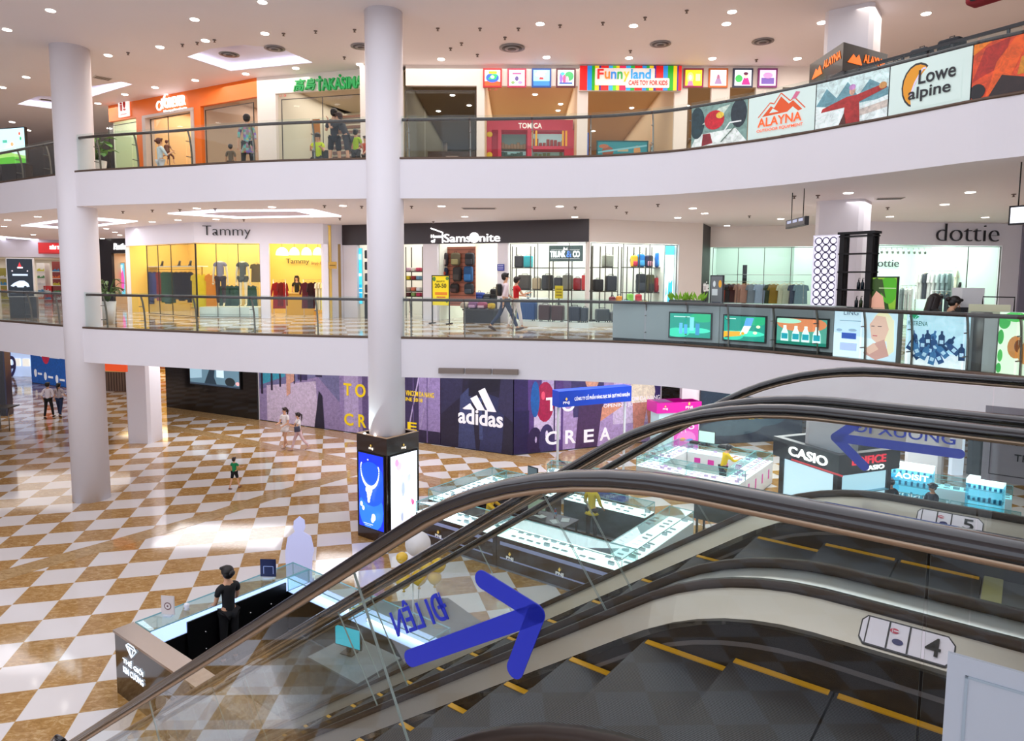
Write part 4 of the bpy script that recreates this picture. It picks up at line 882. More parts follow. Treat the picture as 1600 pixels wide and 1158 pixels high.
# dark goods shelf with bags behind the top railing
sA, sB = edge_pt(edge_s(1400, z=Z3), .9)[0], edge_pt(edge_s(1600, z=Z3), .8)[0]; fb = Fr(sA, sB)
t = thing('goods_rack', 'long dark rack behind the upper right banners on the top floor', 'rack', fb.w(-1.3, 0, Z3), fb.a)
L = fb.L+1.6; MB().box(0, L, 0, .5, 0, 1.0).obj('cabinet', mat('#16161a', .4), t); MB().box(0, L, -.02, .02, 1.28, 1.34).obj('top_bar', mat('#201c1e', .3), t)
for i in range(5): MB().box(L*i/4-.02, L*i/4+.02, -.02, .02, 0, 1.3).obj('post', mat('#201c1e', .3), t)
def bag(name, label, loc, rz, col, w, d, h, cat='bag', group=None, pocket=None, straps=True, r=.06):
    t = thing(name, label, cat, loc, rz, group)
    MB().rbox(-w/2, w/2, -d/2, d/2, 0, h, min(r, w*.3, d*.45), seg=4).obj('body', mat(col, .7, var=.1, scale=20), t)
    MB().rbox(-w*.36, w*.36, -d/2-.04, -d/2+.03, h*.1, h*.5, .03).obj('front_pocket', mat(pocket or col, .6), t)
    MB().tube([(-.05, 0, h-.01), (-.04, 0, h+.05), (.04, 0, h+.05), (.05, 0, h-.01)], .009, 6).obj('handle', BLACK, t)
    if straps: MB().tube([(-w*.3, d/2, h*.9), (-w*.32, d/2+.06, h*.6), (-w*.3, d/2, h*.15)], .014, 5).tube([(w*.3, d/2, h*.9), (w*.32, d/2+.06, h*.6), (w*.3, d/2, h*.15)], .014, 5).obj('straps', BLACK, t)
    return t
for u, dz, c, pk, w_, h_, lb in ((1397, 0, '#2a3038', '#38424c', .5, .3, 'dark grey bag on the long rack just right of the black canopy box'), (1437, 0, '#32363c', '#20242a', .34, .42, 'dark rounded pack in the middle of the long rack'), (1483, 0, '#1e1e22', '#2c2c34', .4, .45, 'black pack under the top bar of the long rack')):
    p = fb.w(fb.S(u, 100, .2), .25, Z3+1.0); bag('travel_pack', lb, p, fb.a, c, w_, .3, h_, pocket=pk)
p = worldpx(1545, 44, 10.9); bag('travel_pack', 'red and black pack lying on top of the long rack at the upper right', (p.x, p.y, Z3+1.34), fb.a, '#8a1420', .62, .3, .3, pocket='#1a1a20')
p = worldpx(1588, 22, 10.3); bag('travel_pack', 'yellow and black pack at the upper right corner', (p.x, p.y, Z3+1.34), fb.a, '#1c1c1c', .5, .28, .42, pocket='#c8b820')
# ================================================================ PEOPLE
def skin_mesh(nodes, edges, sub=1):
    """nodes: {name: (Vector, rx, ry)}; one continuous surface grown round the joints"""
    me = bpy.data.meshes.new('s'); keys = list(nodes); ix = {k: i for i, k in enumerate(keys)}
    me.from_pydata([nodes[k][0] for k in keys], [(ix[a], ix[b]) for a, b in edges], [])
    o = bpy.data.objects.new('s', me); COL.objects.link(o); m = o.modifiers.new('s', 'SKIN'); m.use_smooth_shade = True
    sv = me.skin_vertices[0].data
    for i, k in enumerate(keys): sv[i].radius = (nodes[k][1], nodes[k][2]); sv[i].use_root = (i == 0)
    if sub: o.modifiers.new('u', 'SUBSURF').levels = sub
    dg = bpy.context.evaluated_depsgraph_get(); r = bpy.data.meshes.new_from_object(o.evaluated_get(dg)); bpy.data.objects.remove(o)
    return r
def into(mb, me, mi=0): return mb.add([v.co[:] for v in me.vertices], [list(p.vertices) for p in me.polygons], mi, True)
def person(label, loc, rz, height=1.68, shirt='#ffffff', sleeve=.45, pants='#222222', leg=1.0, shoes='#222222', hair='short', haircol='#15100e', skin='#d9a583', lean=0, R_=(0, 0, 0, 0, 0, 8), L_=(0, 0, 0, 0, 0, 8), look=(0, 0), dress=None, name='person', cat='person', extra=None, face=True, sink=0, headless=False, shirt2=None, feet=True):
    """R_/L_ = hip forward, knee bend, leg spread, shoulder forward, elbow bend, arm spread (degrees)"""
    k = height/1.70; rad = math.radians; t = thing(name, label, cat, loc, rz)
    l = rad(lean); u = Vector((0, math.sin(l), math.cos(l))); J = {}; z0 = .94
    p = Vector((0, 0, z0)); J['pel'] = p; J['wai'] = p+u*.13; J['che'] = p+u*.34; J['nb'] = p+u*.475; J['nk'] = p+u*.53
    hy, hp = rad(look[0]), rad(look[1]); hu = Vector((0, math.sin(l*.6+hp), math.cos(l*.6+hp))); hf = Vector((math.sin(-hy), math.cos(hy)*math.cos(l*.6+hp), -math.sin(l*.6+hp)))
    J['jaw'] = J['nk']+hu*.06+hf*.018; J['sk'] = J['nk']+hu*.135; J['cr'] = J['nk']+hu*.195
    for s, A, c in ((1, R_, 'R'), (-1, L_, 'L')):
        h, kn, sp, sh, el, ab = [rad(x) for x in A]
        J['hp'+c] = p+Vector((s*.088, 0, -.03)); d = Vector((s*math.sin(sp), math.sin(h), -math.cos(h)*math.cos(sp))); J['kn'+c] = J['hp'+c]+d*.42
        a2 = h-kn; d2 = Vector((s*math.sin(sp)*.6, math.sin(a2), -math.cos(a2))); J['an'+c] = J['kn'+c]+d2*.41
        fd = Vector((0, math.cos(a2*.6), math.sin(a2*.6))); J['to'+c] = J['an'+c]+fd*.15-Vector((0, 0, .045)); J['he'+c] = J['an'+c]-fd*.04-Vector((0, 0, .04))
        J['sh'+c] = J['nb']-u*.055+Vector((s*.165, 0, 0)); d = Vector((s*math.sin(ab), math.sin(sh+l)*math.cos(ab), -math.cos(sh+l)*math.cos(ab))); J['el'+c] = J['sh'+c]+d*.27
        q = sh+el+l; ins = -s*.25*min(1, el); d2 = Vector((s*math.sin(ab)*.5+ins, math.sin(q), -math.cos(q))).normalized(); J['wr'+c] = J['el'+c]+d2*.24; J['ha'+c] = J['wr'+c]+d2*.075; J['d'+c] = d2
    low = min(J[x].z for x in ('toR', 'toL', 'heR', 'heL'))-.03 if feet else 0
    off = Vector((0, 0, -low-sink))
    for q in J:
        if q not in ('dR', 'dL'): J[q] = (J[q]+off)*k
    def N(q, a, b=None): return (J[q], a*k, (b or a)*k)
    n = {'pel': N('pel', .105, .09), 'wai': N('wai', .095, .08), 'che': N('che', .115, .09), 'nb': N('nb', .062), 'nk': N('nk', .047)}
    e = [('pel', 'wai'), ('wai', 'che'), ('che', 'nb'), ('nb', 'nk')]
    if not headless: n.update({'jaw': N('jaw', .058, .06), 'sk': N('sk', .086, .094), 'cr': N('cr', .066, .073)}); e += [('nk', 'jaw'), ('jaw', 'sk'), ('sk', 'cr')]
    for c in 'RL':
        n.update({'hp'+c: N('hp'+c, .078), 'kn'+c: N('kn'+c, .05), 'an'+c: N('an'+c, .034), 'to'+c: N('to'+c, .026), 'sh'+c: N('sh'+c, .05), 'el'+c: N('el'+c, .036), 'wr'+c: N('wr'+c, .025), 'ha'+c: N('ha'+c, .03, .02)})
        e += [('pel', 'hp'+c), ('hp'+c, 'kn'+c), ('kn'+c, 'an'+c), ('an'+c, 'to'+c), ('nb', 'sh'+c), ('sh'+c, 'el'+c), ('el'+c, 'wr'+c), ('wr'+c, 'ha'+c)]
    mb = into(MB(), skin_mesh(n, e))
    for c, s in (('R', 1), ('L', -1)):  # fingers and thumb
        d = J['d'+c]; side = Vector((s, 0, 0)); side = (side-d*side.dot(d)).normalized(); nn = d.cross(side)
        for i in range(4):
            a = J['ha'+c]+side*(.016*(i-1.5))*k+d*.012*k; L_f = (.062, .072, .068, .052)[i]*k
            mb.tube([a, a+d*L_f*.5+nn*.006*k*s, a+d*L_f*.9+nn*.022*k*s], [.0095*k, .0085*k, .0065*k], 6)
        a = J['wr'+c]+d*.03*k-side*.026*k*1; mb.tube([a, a+d*.03*k-side*.022*k, a+d*.06*k-side*.03*k], [.011*k, .0095*k, .0075*k], 6)
    mb.obj('body', mat(skin, .55, var=.03), t)
    hc = J['sk'] if not headless else None
    if not headless and face:
        fm = MB(); H = (J['cr']-J['jaw']).normalized(); Fd = (hf-H*hf.dot(H)).normalized(); Sd = Fd.cross(H)
        B = Matrix((Sd, Fd, H)).transposed().to_4x4(); B.translation = J['sk']-H*.018*k+Fd*.008*k
        for s in (-1, 1):
            fm.ball((s*.029*k, .079*k, .005*k), .0125*k, .006*k, .0075*k, 8, 1, B); fm.ball((s*.029*k, .0845*k, .005*k), .006*k, .003*k, .006*k, 6, 2, B)
            fm.box((s*.029-.016)*k, (s*.029+.016)*k, .078*k, .084*k, .02*k, .025*k, 2, B); fm.ball((s*.079*k, 0, -.002*k), .009*k, .018*k, .028*k, 8, 0, B)
        fm.ball((0, .088*k, -.018*k), .011*k, .013*k, .02*k, 8, 0, B); fm.ball((0, .08*k, -.047*k), .022*k, .007*k, .007*k, 8, 3, B)
        fm.obj('face', [mat(skin, .55, var=.03), mat('#f0ece8', .4), mat('#1c1210', .4), mat('#a85a50', .5)], t)
    if not headless and hair:
        hm = MB(); H = (J['cr']-J['jaw']).normalized(); Fd = (hf-H*hf.dot(H)).normalized(); Sd = Fd.cross(H); B = Matrix((Sd, Fd, H)).transposed().to_4x4() @ Matrix.Scale(1.1, 4); B.translation = J['sk']
        hm.ball((0, -.018*k, .035*k), .092*k, .098*k, .088*k, 16, 0, B); hm.ball((0, -.04*k, -.005*k), .085*k, .07*k, .08*k, 14, 0, B)
        hm.rbox(-.075*k, .075*k, .03*k, .09*k, .05*k, .1*k, .024*k, T=B)
        if hair == 'bun': hm.ball((0, -.12*k, .02*k), .05*k, .045*k, .045*k, 12, 0, B)
        if hair == 'pony': hm.tube([B @ Vector(q)*1 for q in ((0, -.09*k, .05*k), (0, -.15*k, .0), (0, -.15*k, -.12*k), (0, -.12*k, -.27*k))], [.03*k, .035*k, .028*k, .008*k], 8)
        if hair == 'long':
            hm.rbox(-.09*k, .09*k, -.12*k, -.02*k, -.26*k, .05*k, .04*k, T=B); hm.rbox(-.098*k, -.06*k, -.06*k, .05*k, -.2*k, .04*k, .018*k, T=B); hm.rbox(.06*k, .098*k, -.06*k, .05*k, -.2*k, .04*k, .018*k, T=B)
        hm.obj('hair', mat(haircol, .45, var=.15, scale=40), t)
    # upper garment
    if shirt:
        n = {'wai': N('wai', .118, .1), 'pel': (J['pel']+Vector((0, 0, .0)), .125*k, .108*k), 'che': N('che', .132, .106), 'nb': N('nb', .078)}; e = [('pel', 'wai'), ('wai', 'che'), ('che', 'nb')]
        for c in 'RL':
            n['sh'+c] = N('sh'+c, .062); e.append(('nb', 'sh'+c)); f_ = sleeve
            if f_ <= 1: n['se'+c] = (J['sh'+c].lerp(J['el'+c], max(.25, f_)), .056*k, .056*k); e.append(('sh'+c, 'se'+c))
            else: n['se'+c] = (J['el'+c], .047*k, .047*k); n['sw'+c] = (J['el'+c].lerp(J['wr'+c], f_-1), .038*k, .038*k); e += [('sh'+c, 'se'+c), ('se'+c, 'sw'+c)]
        o = into(MB(), skin_mesh(n, e)).obj('shirt', shirt if not isinstance(shirt, str) else mat(shirt, .8, var=.05, scale=12), t)
    if dress:
        col, ln, wd = dress; a = J['wai']; mb = MB().lathe([(.10*k, 0), (.125*k, -.1*k), (.15*k, -.2*k), (wd*k, -ln*k), ((wd-.012)*k, -ln*k), (.09*k, -.02)], 24, a, sy=.8); mb.obj('skirt', mat(col, .8, var=.05, scale=12), t)
    if pants:
        n = {'pel': (J['pel']+Vector((0, 0, .02*k)), .118*k, .102*k)}; e = []
        for c in 'RL':
            n['hp'+c] = N('hp'+c, .094); e.append(('pel', 'hp'+c))
            if leg <= .5: n['m'+c] = (J['hp'+c].lerp(J['kn'+c], leg*2), .088*k, .088*k); e.append(('hp'+c, 'm'+c))
            else: n['kn'+c] = N('kn'+c, .066); n['m'+c] = (J['kn'+c].lerp(J['an'+c], leg*2-1.08), .052*k, .052*k); e += [('hp'+c, 'kn'+c), ('kn'+c, 'm'+c)]
        into(MB(), skin_mesh(n, e)).obj('trousers' if leg > .5 else 'shorts', mat(pants, .85, var=.08, scale=14), t)
    if shoes and feet:
        for c in 'RL':
            a = J['he'+c]; b = J['to'+c]; d = (b-a).normalized(); sm = MB().tube([a-d*.01*k, a+d*.05*k+Vector((0, 0, .012*k)), a.lerp(b, .6)+Vector((0, 0, .006*k)), b+d*.045*k], [.036*k, .044*k, .042*k, .024*k], 10); sm.obj('shoe', mat(shoes, .5), t)
    t['_J'] = 0; del t['_J']
    if extra: extra(t, J, k)
    return t
def face_to(c, tx, ty): return math.atan2(ty-c[1], tx-c[0])-math.pi/2
# ---------------------------------------------------------------- merchandise builders
def suitcase(label, loc, rz, w, h, d, col, kind=0, group=None, wheels=True):
    t = thing('suitcase', label, 'suitcase', loc, rz, group); q = .045 if wheels else .0
    b = MB().rbox(-w/2, w/2, -d/2, d/2, q, h*.93, min(.05, w*.18, d*.3), seg=4); b.obj('shell', mat(col, .35 if kind == 0 else .7, var=.05), t)
    rb = MB(); n = max(3, int(w/.06))
    for i in range(n): x = -w/2+w*(i+.5)/n; rb.box(x-.006, x+.006, -d/2-.006, -d/2+.002, q+h*.08, h*.86)
    rb.obj('ribs', mat(col, .5), t)
    MB().tube([(-w*.22, 0, h*.9), (-w*.22, 0, h), (w*.22, 0, h), (w*.22, 0, h*.9)], .012, 6).obj('handle', mat('#2a2a2c', .4), t)
    if wheels:
        for sx in (-1, 1):
            for sy in (-1, 1): MB().tube([(sx*w*.36-.012, sy*d*.3, .028), (sx*w*.36+.012, sy*d*.3, .028)], .028, 10).obj('wheel', BLACK, t)
    return t
def garment(label, loc, rz, w, h, col, sleeve=.4, group=None, flare=1.15, name='hanging_garment', hang=True):
    t = thing(name, label, 'clothing', loc, rz, group)
    pts = [(-w*.16, 0), (-w*.5, -h*.06), (-w*(.5+.2*sleeve), -h*(.06+.5*sleeve)), (-w*(.38+.2*sleeve), -h*(.08+.5*sleeve)), (-w*.42, -h*.2), (-w*.42*flare, -h), (w*.42*flare, -h), (w*.42, -h*.2), (w*(.38+.2*sleeve), -h*(.08+.5*sleeve)), (w*(.5+.2*sleeve), -h*(.06+.5*sleeve)), (w*.5, -h*.06), (w*.16, 0), (.0, -h*.05)]
    T = Matrix(((1, 0, 0, 0), (0, 0, -1, 0), (0, 1, 0, 0), (0, 0, 0, 1)))
    MB().prism(pts, -.035, .035, T=T).obj('cloth', mat(col, .85, var=.16, scale=16) if isinstance(col, str) else col, t)
    if hang: MB().tube([(-w*.36, 0, -.03), (0, 0, .03), (w*.36, 0, -.03)], .007, 5).tube([(0, 0, .03), (0, 0, .075), (.02, 0, .095), (.035, 0, .075)], .004, 5).obj('hanger', mat('#d8a850', .4), t)
    return t
def mannequin(label, loc, rz, shirt, pants, leg=1, **k): return person(label, loc, rz, 1.98, shirt, .35, pants, leg, None, None, skin='#efe0b8', name='mannequin', cat='mannequin', face=False, headless=True, **k)
# ================================================================ SHOPS, MIDDLE FLOOR
ZW = 7.92
g1 = Fr((-15.85, 28.33), (-11.55, 25.1)); g2 = Fr((-11.55, 25.1), (-6.95, 25.4)); g3 = Fr((-6.4, 26.1), (2.48, 22.56)); g4 = Fr((2.48, 22.56), (6.58, 24.0)); g5 = Fr((7.3, 25.6), (11.3, 24.1)); g6 = Fr((10.9, 22.7), (17.6, 23.35))
LIL = mat('#ece8f0', .45); YEL = mat('#f2cc68', .6); FL2 = mat('#cfc4b8', .15)
front('wall_left.003', g1, [(0, g1.L, ZW, CE2), (-.0, g1.S(198), Z2, ZW)], Z2, CE2, LIL)
front('wall_left.004', g2, [(0, g2.L, ZW, CE2), (g2.S(407), g2.S(421), Z2, ZW), (g2.S(513), g2.L, Z2, ZW)], Z2, CE2, LIL)
DK = mat('#2c2022', .35, var=.04)
front('wall_back.003', Fr(g2.w(g2.L, 0)[:2], g3.w(0, 0)[:2]), [(0, Fr(g2.w(g2.L, 0)[:2], g3.w(0, 0)[:2]).L, Z2, CE2)], Z2, CE2, LIL)
front('wall_back.004', g3, [(g3.S(537), g3.S(558), Z2, ZW), (g3.S(661), g3.S(683), Z2, ZW), (g3.S(740), g3.S(793), Z2, ZW) if False else (g3.S(777), g3.S(793), Z2, ZW)], Z2, CE2, WHITE)
struct('trim_8', MB().box(0, g3.L, -.05, .14, ZW, CE2, 0, g3.M()), DK)
BEI = mat('#eadfd6', .5)
front('wall_back.005', g4, [(0, g4.L, ZW, CE2), (g4.S(1060), g4.L, Z2, ZW), (-.05, .05, Z2, ZW)], Z2, CE2, BEI)
front('wall_back.006', Fr(g4.w(g4.L, 0)[:2], g5.w(0, 0)[:2]), [(0, 1.77, Z2, CE2)], Z2, CE2, mat('#241c1c', .5))
front('wall_back.007', g5, [(0, g5.L, ZW, CE2)], Z2, CE2, BEI)
front('wall_right.001', g6, [(g6.S(1345), g6.L, ZW, CE2), (g6.S(1562), g6.L, Z2, ZW), (g6.S(1340), g6.S(1352), Z2, ZW)], Z2, CE2, LIL)
struct('trim_9', MB().box(g6.S(1591), g6.S(1591)+3, -.06, 0, Z2, CE2, 0, g6.M()), mat('#8a8496', .5))
room(g1, g1.S(199), g1.L-.02, Z2, CE2-.05, 2.6, YEL, power=120, col=(1, .93, .75), floorm=FL2, side='L')
room(g2, .0, g2.S(513), Z2, CE2-.05, 3.4, YEL, power=150, col=(1, .93, .75), floorm=FL2, side='R')
room(g3, g3.S(559), g3.S(661), Z2, CE2-.05, 3, mat('#f0ece0', .5), power=60, floorm=FL2)
room(g3, g3.S(684), g3.S(920), Z2, CE2-.05, 3.2, mat('#eef0e2', .5), power=190, floorm=FL2, side='L')
room(g4, .1, g4.S(1060), Z2, CE2-.05, 2.8, mat('#eef2e8', .5), power=130, floorm=FL2, side='R')
room(g5, .0, g5.L, Z2, CE2-.05, 3.5, mat('#c8dcd2', .5), power=120, col=(.93, 1, .97), floorm=FL2)
room(g6, g6.S(1352), g6.S(1562), Z2, CE2-.05, 4.5, mat('#dcefe6', .5), power=220, col=(.95, 1, .98), floorm=FL2)
pane('shop_window', g1, g1.S(229), g1.L-.03, Z2+.02, ZW-.02, .05, [.9, 1.9], 'left shop window of the clothes shop, yellow inside, with a hanging rail')
pane('shop_window', g2, .03, g2.S(407), Z2+.02, ZW-.02, .05, [.72, 1.5], 'shop window of the clothes shop with two mannequins')
pane('shop_window', g3, g3.S(796), g3.S(920), Z2+.02, ZW-.02, .05, [1.0, 2.1], 'wide luggage shop window under the dark sign')
pane('shop_window', g4, .1, g4.S(1058), Z2+.02, ZW-.02, .05, [1.2, 2.2], 'luggage shop window under the beige wall')
pane('shop_window', g5, .1, g5.L-.05, Z2+.02, ZW-.02, .05, [.9, 1.8, 2.7], 'long pale green shop window left of the square column')
pane('shop_window', g6, g6.S(1353), g6.S(1562), Z2+.02, ZW-.02, .05, [3.6], 'bright shop window under the thin black letters at the right')
# lettering
BK = mat('#15131a', .4)
letters('Tammy', g2, 317, 353, 391, 373, BK, 'shop_sign', 'large thin black shop name on the white fascia of the clothes shop', bold=-.06)
letters('Tammy', g2, 447, 404.5, 483, 414, BK, 'wall_lettering', 'small black shop name on the yellow wall inside the clothes shop', d=3.3, bold=0, ex=.01)
letters('Simply Elegant', g2, 486, 409, 513, 415, mat('#6a5a30', .4), 'wall_lettering', 'tiny slanted script beside the inner shop name', d=3.3, bold=0, ex=.01, shear=.3)
WLT = mat('#ffffff', .4, emit=2.2)
t, L, H = letters('Samsonite', g3, 694, 365, 781, 378, WLT, 'shop_sign', 'glowing white name of the luggage shop on the dark fascia', d=-.08, bold=-.01)
txt('House', 'small_word', t, -L*.245, -L*.035, H*.55, H*.95, 0, WLT, .02, .04); txt('of', 'small_word', t, -L*.24, -L*.17, -H*.02, H*.4, 0, WLT, .02, .04)
MB().tube([(-L*.25, 0, H*1.75), (-L*.03, 0, H*1.2), (-L*.03, 0, -.02)], .025, 6).obj('roof_line', WLT, t)
MB().lathe([(H*.62, -.02), (H*.62, .03), (H*.4, .03), (H*.4, -.02)], 18, T=Matrix.Translation((L*.555, -.03, H*.5)) @ Matrix.Rotation(math.pi/2, 4, 'X')).obj('round_emblem', WLT, t)
picture(g3, 859, 911, 384, 408.5, '#3a4846', [('bg', '#4a5a58'), ('r', '#e8e8e8', .05, .72, .42, .745), ('r', '#e8e8e8', .58, .72, .92, .745), ('r', '#e8e8e8', .05, .14, .92, .17), ('p', '#f0f0f0', [(.4, .6), (.44, .95), (.5, .8), (.55, .92), (.56, .7), (.47, .72)])], 'dark green plate with the words TRUNK & CO over the luggage', .25, 'shop_sign_picture', d=1.2, bez=.01)
pt = bpy.data.objects[-1] if False else [o for o in COL.objects if o.get('label', '').startswith('dark green plate')][0]; pt.name = 'shop_sign'; pt['category'] = 'sign'
L = g3.hit(911, 408, 1.2)[0]-g3.hit(859, 408, 1.2)[0]
txt('TRUNK', 'lettering', pt, L*.04, L*.5, .14, .36, -.075, WLT, .01, .05); txt('&', 'ampersand', pt, L*.53, L*.68, .14, .36, -.075, mat('#5a8ae8', .4, emit=1), .01, .05); txt('CO', 'lettering', pt, L*.72, L*.92, .14, .36, -.075, WLT, .01, .05)
letters('dottie', g6, 1463, 350, 1562, 377, BK, 'shop_sign', 'large black lowercase shop name on the white fascia at the right', bold=-.06)
letters('dottie', g6, 1362, 405, 1405, 417, BK, 'wall_lettering', 'smaller black lowercase name on the pale wall inside the right shop', d=4.4, bold=0, ex=.01)
sd = Fr(g4.w(g4.L, 0)[:2], g5.w(0, 0)[:2])
t = thing('wall_lettering', 'white letters tie on the black side wall left of the pale green window', 'sign', sd.w(.15, -.05, 6.3), sd.a); txt('ttie', 'lettering', t, .0, 1.2, 0, .36, 0, mat('#e8e0e0', .4, emit=.4), .01, .0)
t = thing('blue_wall_plate', 'small blue plate on the white pillar of the luggage shop', 'sign', g3.w(g3.S(777.5), -.03, g3.hit(783, 423)[1]), g3.a); MB().box(0, .26, -.02, 0, 0, .22).obj('plate', mat('#2030a0', .4), t)
for i in range(3): MB().box(.03, .23, -.024, -.02, .05+i*.06, .07+i*.06).obj('text_line', mat('#d0d4f0', .4), t)
t = thing('gold_wall_plate', 'golden plate on the pillar right of the clothes shop entrance', 'sign', g2.w(g2.S(514), -.03, g2.hit(520, 420)[1]), g2.a); MB().box(0, .3, -.02, 0, 0, .26).obj('plate', mat('#c89a30', .35), t)
MB().box(.04, .26, -.024, -.02, .1, .14).obj('text_line', mat('#806010', .4), t)
struct('trim_10', MB().box(g2.S(529), g2.S(533), -.04, 0, Z2, ZW, 0, g2.M()), mat('#8a6a28', .4))
# lamps of the clothes shop
for i, (u, w_) in enumerate(((441, .24), (460, .2), (479, .2), (497, .2))):
    a, zz = g2.hit(u, 399, 1.6); t = thing('pendant_lamp', ['brightest dome pendant lamp at the left of the clothes shop row', 'second dome pendant lamp in the clothes shop row', 'third dome pendant lamp in the clothes shop row', 'rightmost dome pendant lamp in the clothes shop row'][i], 'lamp', g2.w(a, 1.6, zz), g2.a, 'dome pendants in the clothes shop')
    MB().lathe([(w_, 0), (w_*.97, .1), (w_*.75, .22), (w_*.3, .3), (.02, .31)], 20).obj('shade', mat('#fff2d0', .4, emit=2.5 if i == 0 else 1.0), t); MB().tube([(0, 0, .3), (0, 0, CE2-.1-zz)], .008, 5).obj('cord', BLACK, t)
# hanging clothes, left window
def zof(f, u, v, d): return f.hit(u, v, d)[1]
a0, a1 = g1.S(230, 430, .9), g1.S(312, 430, .9); zr = zof(g1, 260, 425, .9)
t = thing('clothes_rail', 'brass clothes rail with pale shelf above in the left shop window', 'rack', g1.w(a0, .9, Z2), g1.a); L = min(a1, g1.L-.1)-a0
MB().tube([(0, 0, zr-Z2+.1), (L, 0, zr-Z2+.1)], .014, 8).obj('rail', mat('#c8a850', .3, .8), t); MB().box(0, L, -.05, .35, zr-Z2+.2, zr-Z2+.24).obj('shelf', mat('#f0e8d0', .4), t)
for q in (.03, L-.03): MB().box(q-.02, q+.02, .1, .14, 0, zr-Z2+.2).obj('post', mat('#c8a850', .3, .8), t)
GC = [(235, '#3a4470', 1.35, 'dark blue dress, leftmost on the window rail'), (242, '#454c80', 1.1, 'slate blue dress beside the leftmost on the window rail'), (249, '#8a2820', 1.2, 'brick red dress on the window rail'), (256, '#2c5a38', 1.25, 'green dress right of the red one on the window rail'), (262, '#285034', 1.3, 'second green dress on the window rail'), (268, '#22462e', 1.25, 'third, darkest green dress on the window rail'), (276, '#1c1a20', 1.1, 'black dress nearest the green ones on the window rail'), (283, '#16161c', 1.15, 'second black dress on the window rail'), (290, '#20202a', 1.1, 'third black dress on the window rail'), (297, '#1a1c26', 1.2, 'last black dress before the yellow ones')]
for i, (u, c_, h_, lb) in enumerate(GC): garment(lb, g1.w(g1.S(u, 440, .9), .9+.012*(i % 2), zr+.0), g1.a+.3, .3, h_, c_, .25, 'clothes on the window rail')
for i, (u, c_, lb) in enumerate(((308, '#e8c820', 'yellow dress at the right end of the window rail'), (315, '#f0d428', 'bright yellow dress at the corner of the shop window'), (330, '#e08a28', 'orange dress behind the corner window'))): garment(lb, g2.w(g2.S(u, 440, 1.0), 1.0, zof(g2, u, 428, 1.0)), g2.a+.3, .42, 1.3, c_, .25)
for i, (u, c_, lb) in enumerate(((251, '#2a2422', 'dark shoe, left of the three on the shelf over the dresses'), (278, '#3a3430', 'dark shoe in the middle of the shelf over the dresses'), (295, '#2c2826', 'dark shoe at the right of the shelf over the dresses'))):
    a = g1.S(u, 415, .95); t = thing('display_shoe', lb, 'shoe', g1.w(a, 1.0, zr+.24), g1.a, 'shoes on the window shelf'); MB().tube([(-.09, 0, .03), (-.02, 0, .05), (.04, 0, .12), (.08, 0, .2)], [.03, .035, .045, .04], 8).obj('upper', mat(c_, .4), t); MB().box(.05, .075, -.02, .02, 0, .12).box(-.11, .0, -.03, .03, 0, .015).obj('heel_and_sole', BLACK, t)
# window platform, mannequins
a0, a1 = .06, g2.S(406, 480, .3); pz = zof(g2, 350, 480, .2)
t = thing('display_platform', 'white panelled display platform under the two mannequins', 'platform', g2.w(a0, .12, Z2), g2.a); L = a1-a0; hpl = pz-Z2
MB().box(0, L, 0, 1.1, 0, hpl).obj('box', mat('#e6f0ea', .3), t); MB().box(0, L, -.008, 0, hpl*.28, hpl*.3).obj('groove', mat('#8a9a94', .4), t)
mannequin('mannequin in a grey and silver top with dark trousers in the shop window', g2.w(g2.S(345, 450, .6), .6, pz), g2.a+math.pi+.15, '#8a8898', '#3a2c30')
mannequin('mannequin in a black and white patterned top with bare legs in the shop window', g2.w(g2.S(380, 450, .6), .6, pz), g2.a+math.pi-.1, mat('#5c625a', .8, var=.8, scale=22), '#59605a', .2)
garment('olive top hanging at the right edge of the mannequin window', g2.w(g2.S(400.5, 440, .9), .95, zof(g2, 400, 412, .9)), g2.a+.1, .4, .7, '#6a5a30')
for i, u in enumerate((352, 366, 392)): garment(('dark green long skirt left of the patterned mannequin', 'dark green long skirt behind the patterned mannequin', 'dark green long skirt at the right of the mannequins')[i], g2.w(g2.S(u, 450, 1.5), 1.5+.0*i, zof(g2, u, 446, 1.5)), g2.a, .5, 1.0, '#24483c', 0)
# clothes in the entrance
def rack(label, f, u0, u1, vtop, d, items, hh=None):
    a0, a1 = f.S(u0, vtop, d), f.S(u1, vtop, d); zt = zof(f, (u0+u1)/2, vtop, d); t = thing('clothes_rack', label, 'rack', f.w(a0, d, Z2), f.a); L = a1-a0
    MB().tube([(0, 0, 0), (0, 0, zt-Z2), (L, 0, zt-Z2), (L, 0, 0)], .014, 8).tube([(0, -.2, .015), (0, .2, .015)], .014, 6).tube([(L, -.2, .015), (L, .2, .015)], .014, 6).obj('frame', CHROME, t)
    for u, w_, h_, c_, sl, rot, lb in items: garment(lb, f.w(f.S(u, vtop, d), d, zt-.1), f.a+rot, w_, h_, c_, sl)
rack('chrome clothes rack with a red dress left in the shop entrance', g2, 427, 446, 437, .9, [(436, .5, 1.0, '#a01818', .9, .1, 'bright red dress facing out in the clothes shop entrance'), (441, .45, .9, '#701418', .6, 1.0, 'dark red dress behind the bright red one')])
rack('chrome clothes rack with burgundy and white clothes right in the shop entrance', g2, 474, 513, 437, .9, [(481, .5, 1.0, '#581420', .8, .05, 'burgundy dress facing out in the clothes shop entrance'), (489, .45, 1.0, '#301018', .6, .7, 'dark plum dress beside the burgundy one'), (498, .4, 1.05, '#f0e8c8', .3, 1.1, 'cream dress on the right entrance rack'), (503, .4, 1.05, '#e8e0c0', .3, 1.1, 'pale cream dress in the middle of the right entrance rack'), (507, .4, 1.05, '#f4e88a', .3, 1.1, 'pale yellow dress at the right end of the entrance rack')])
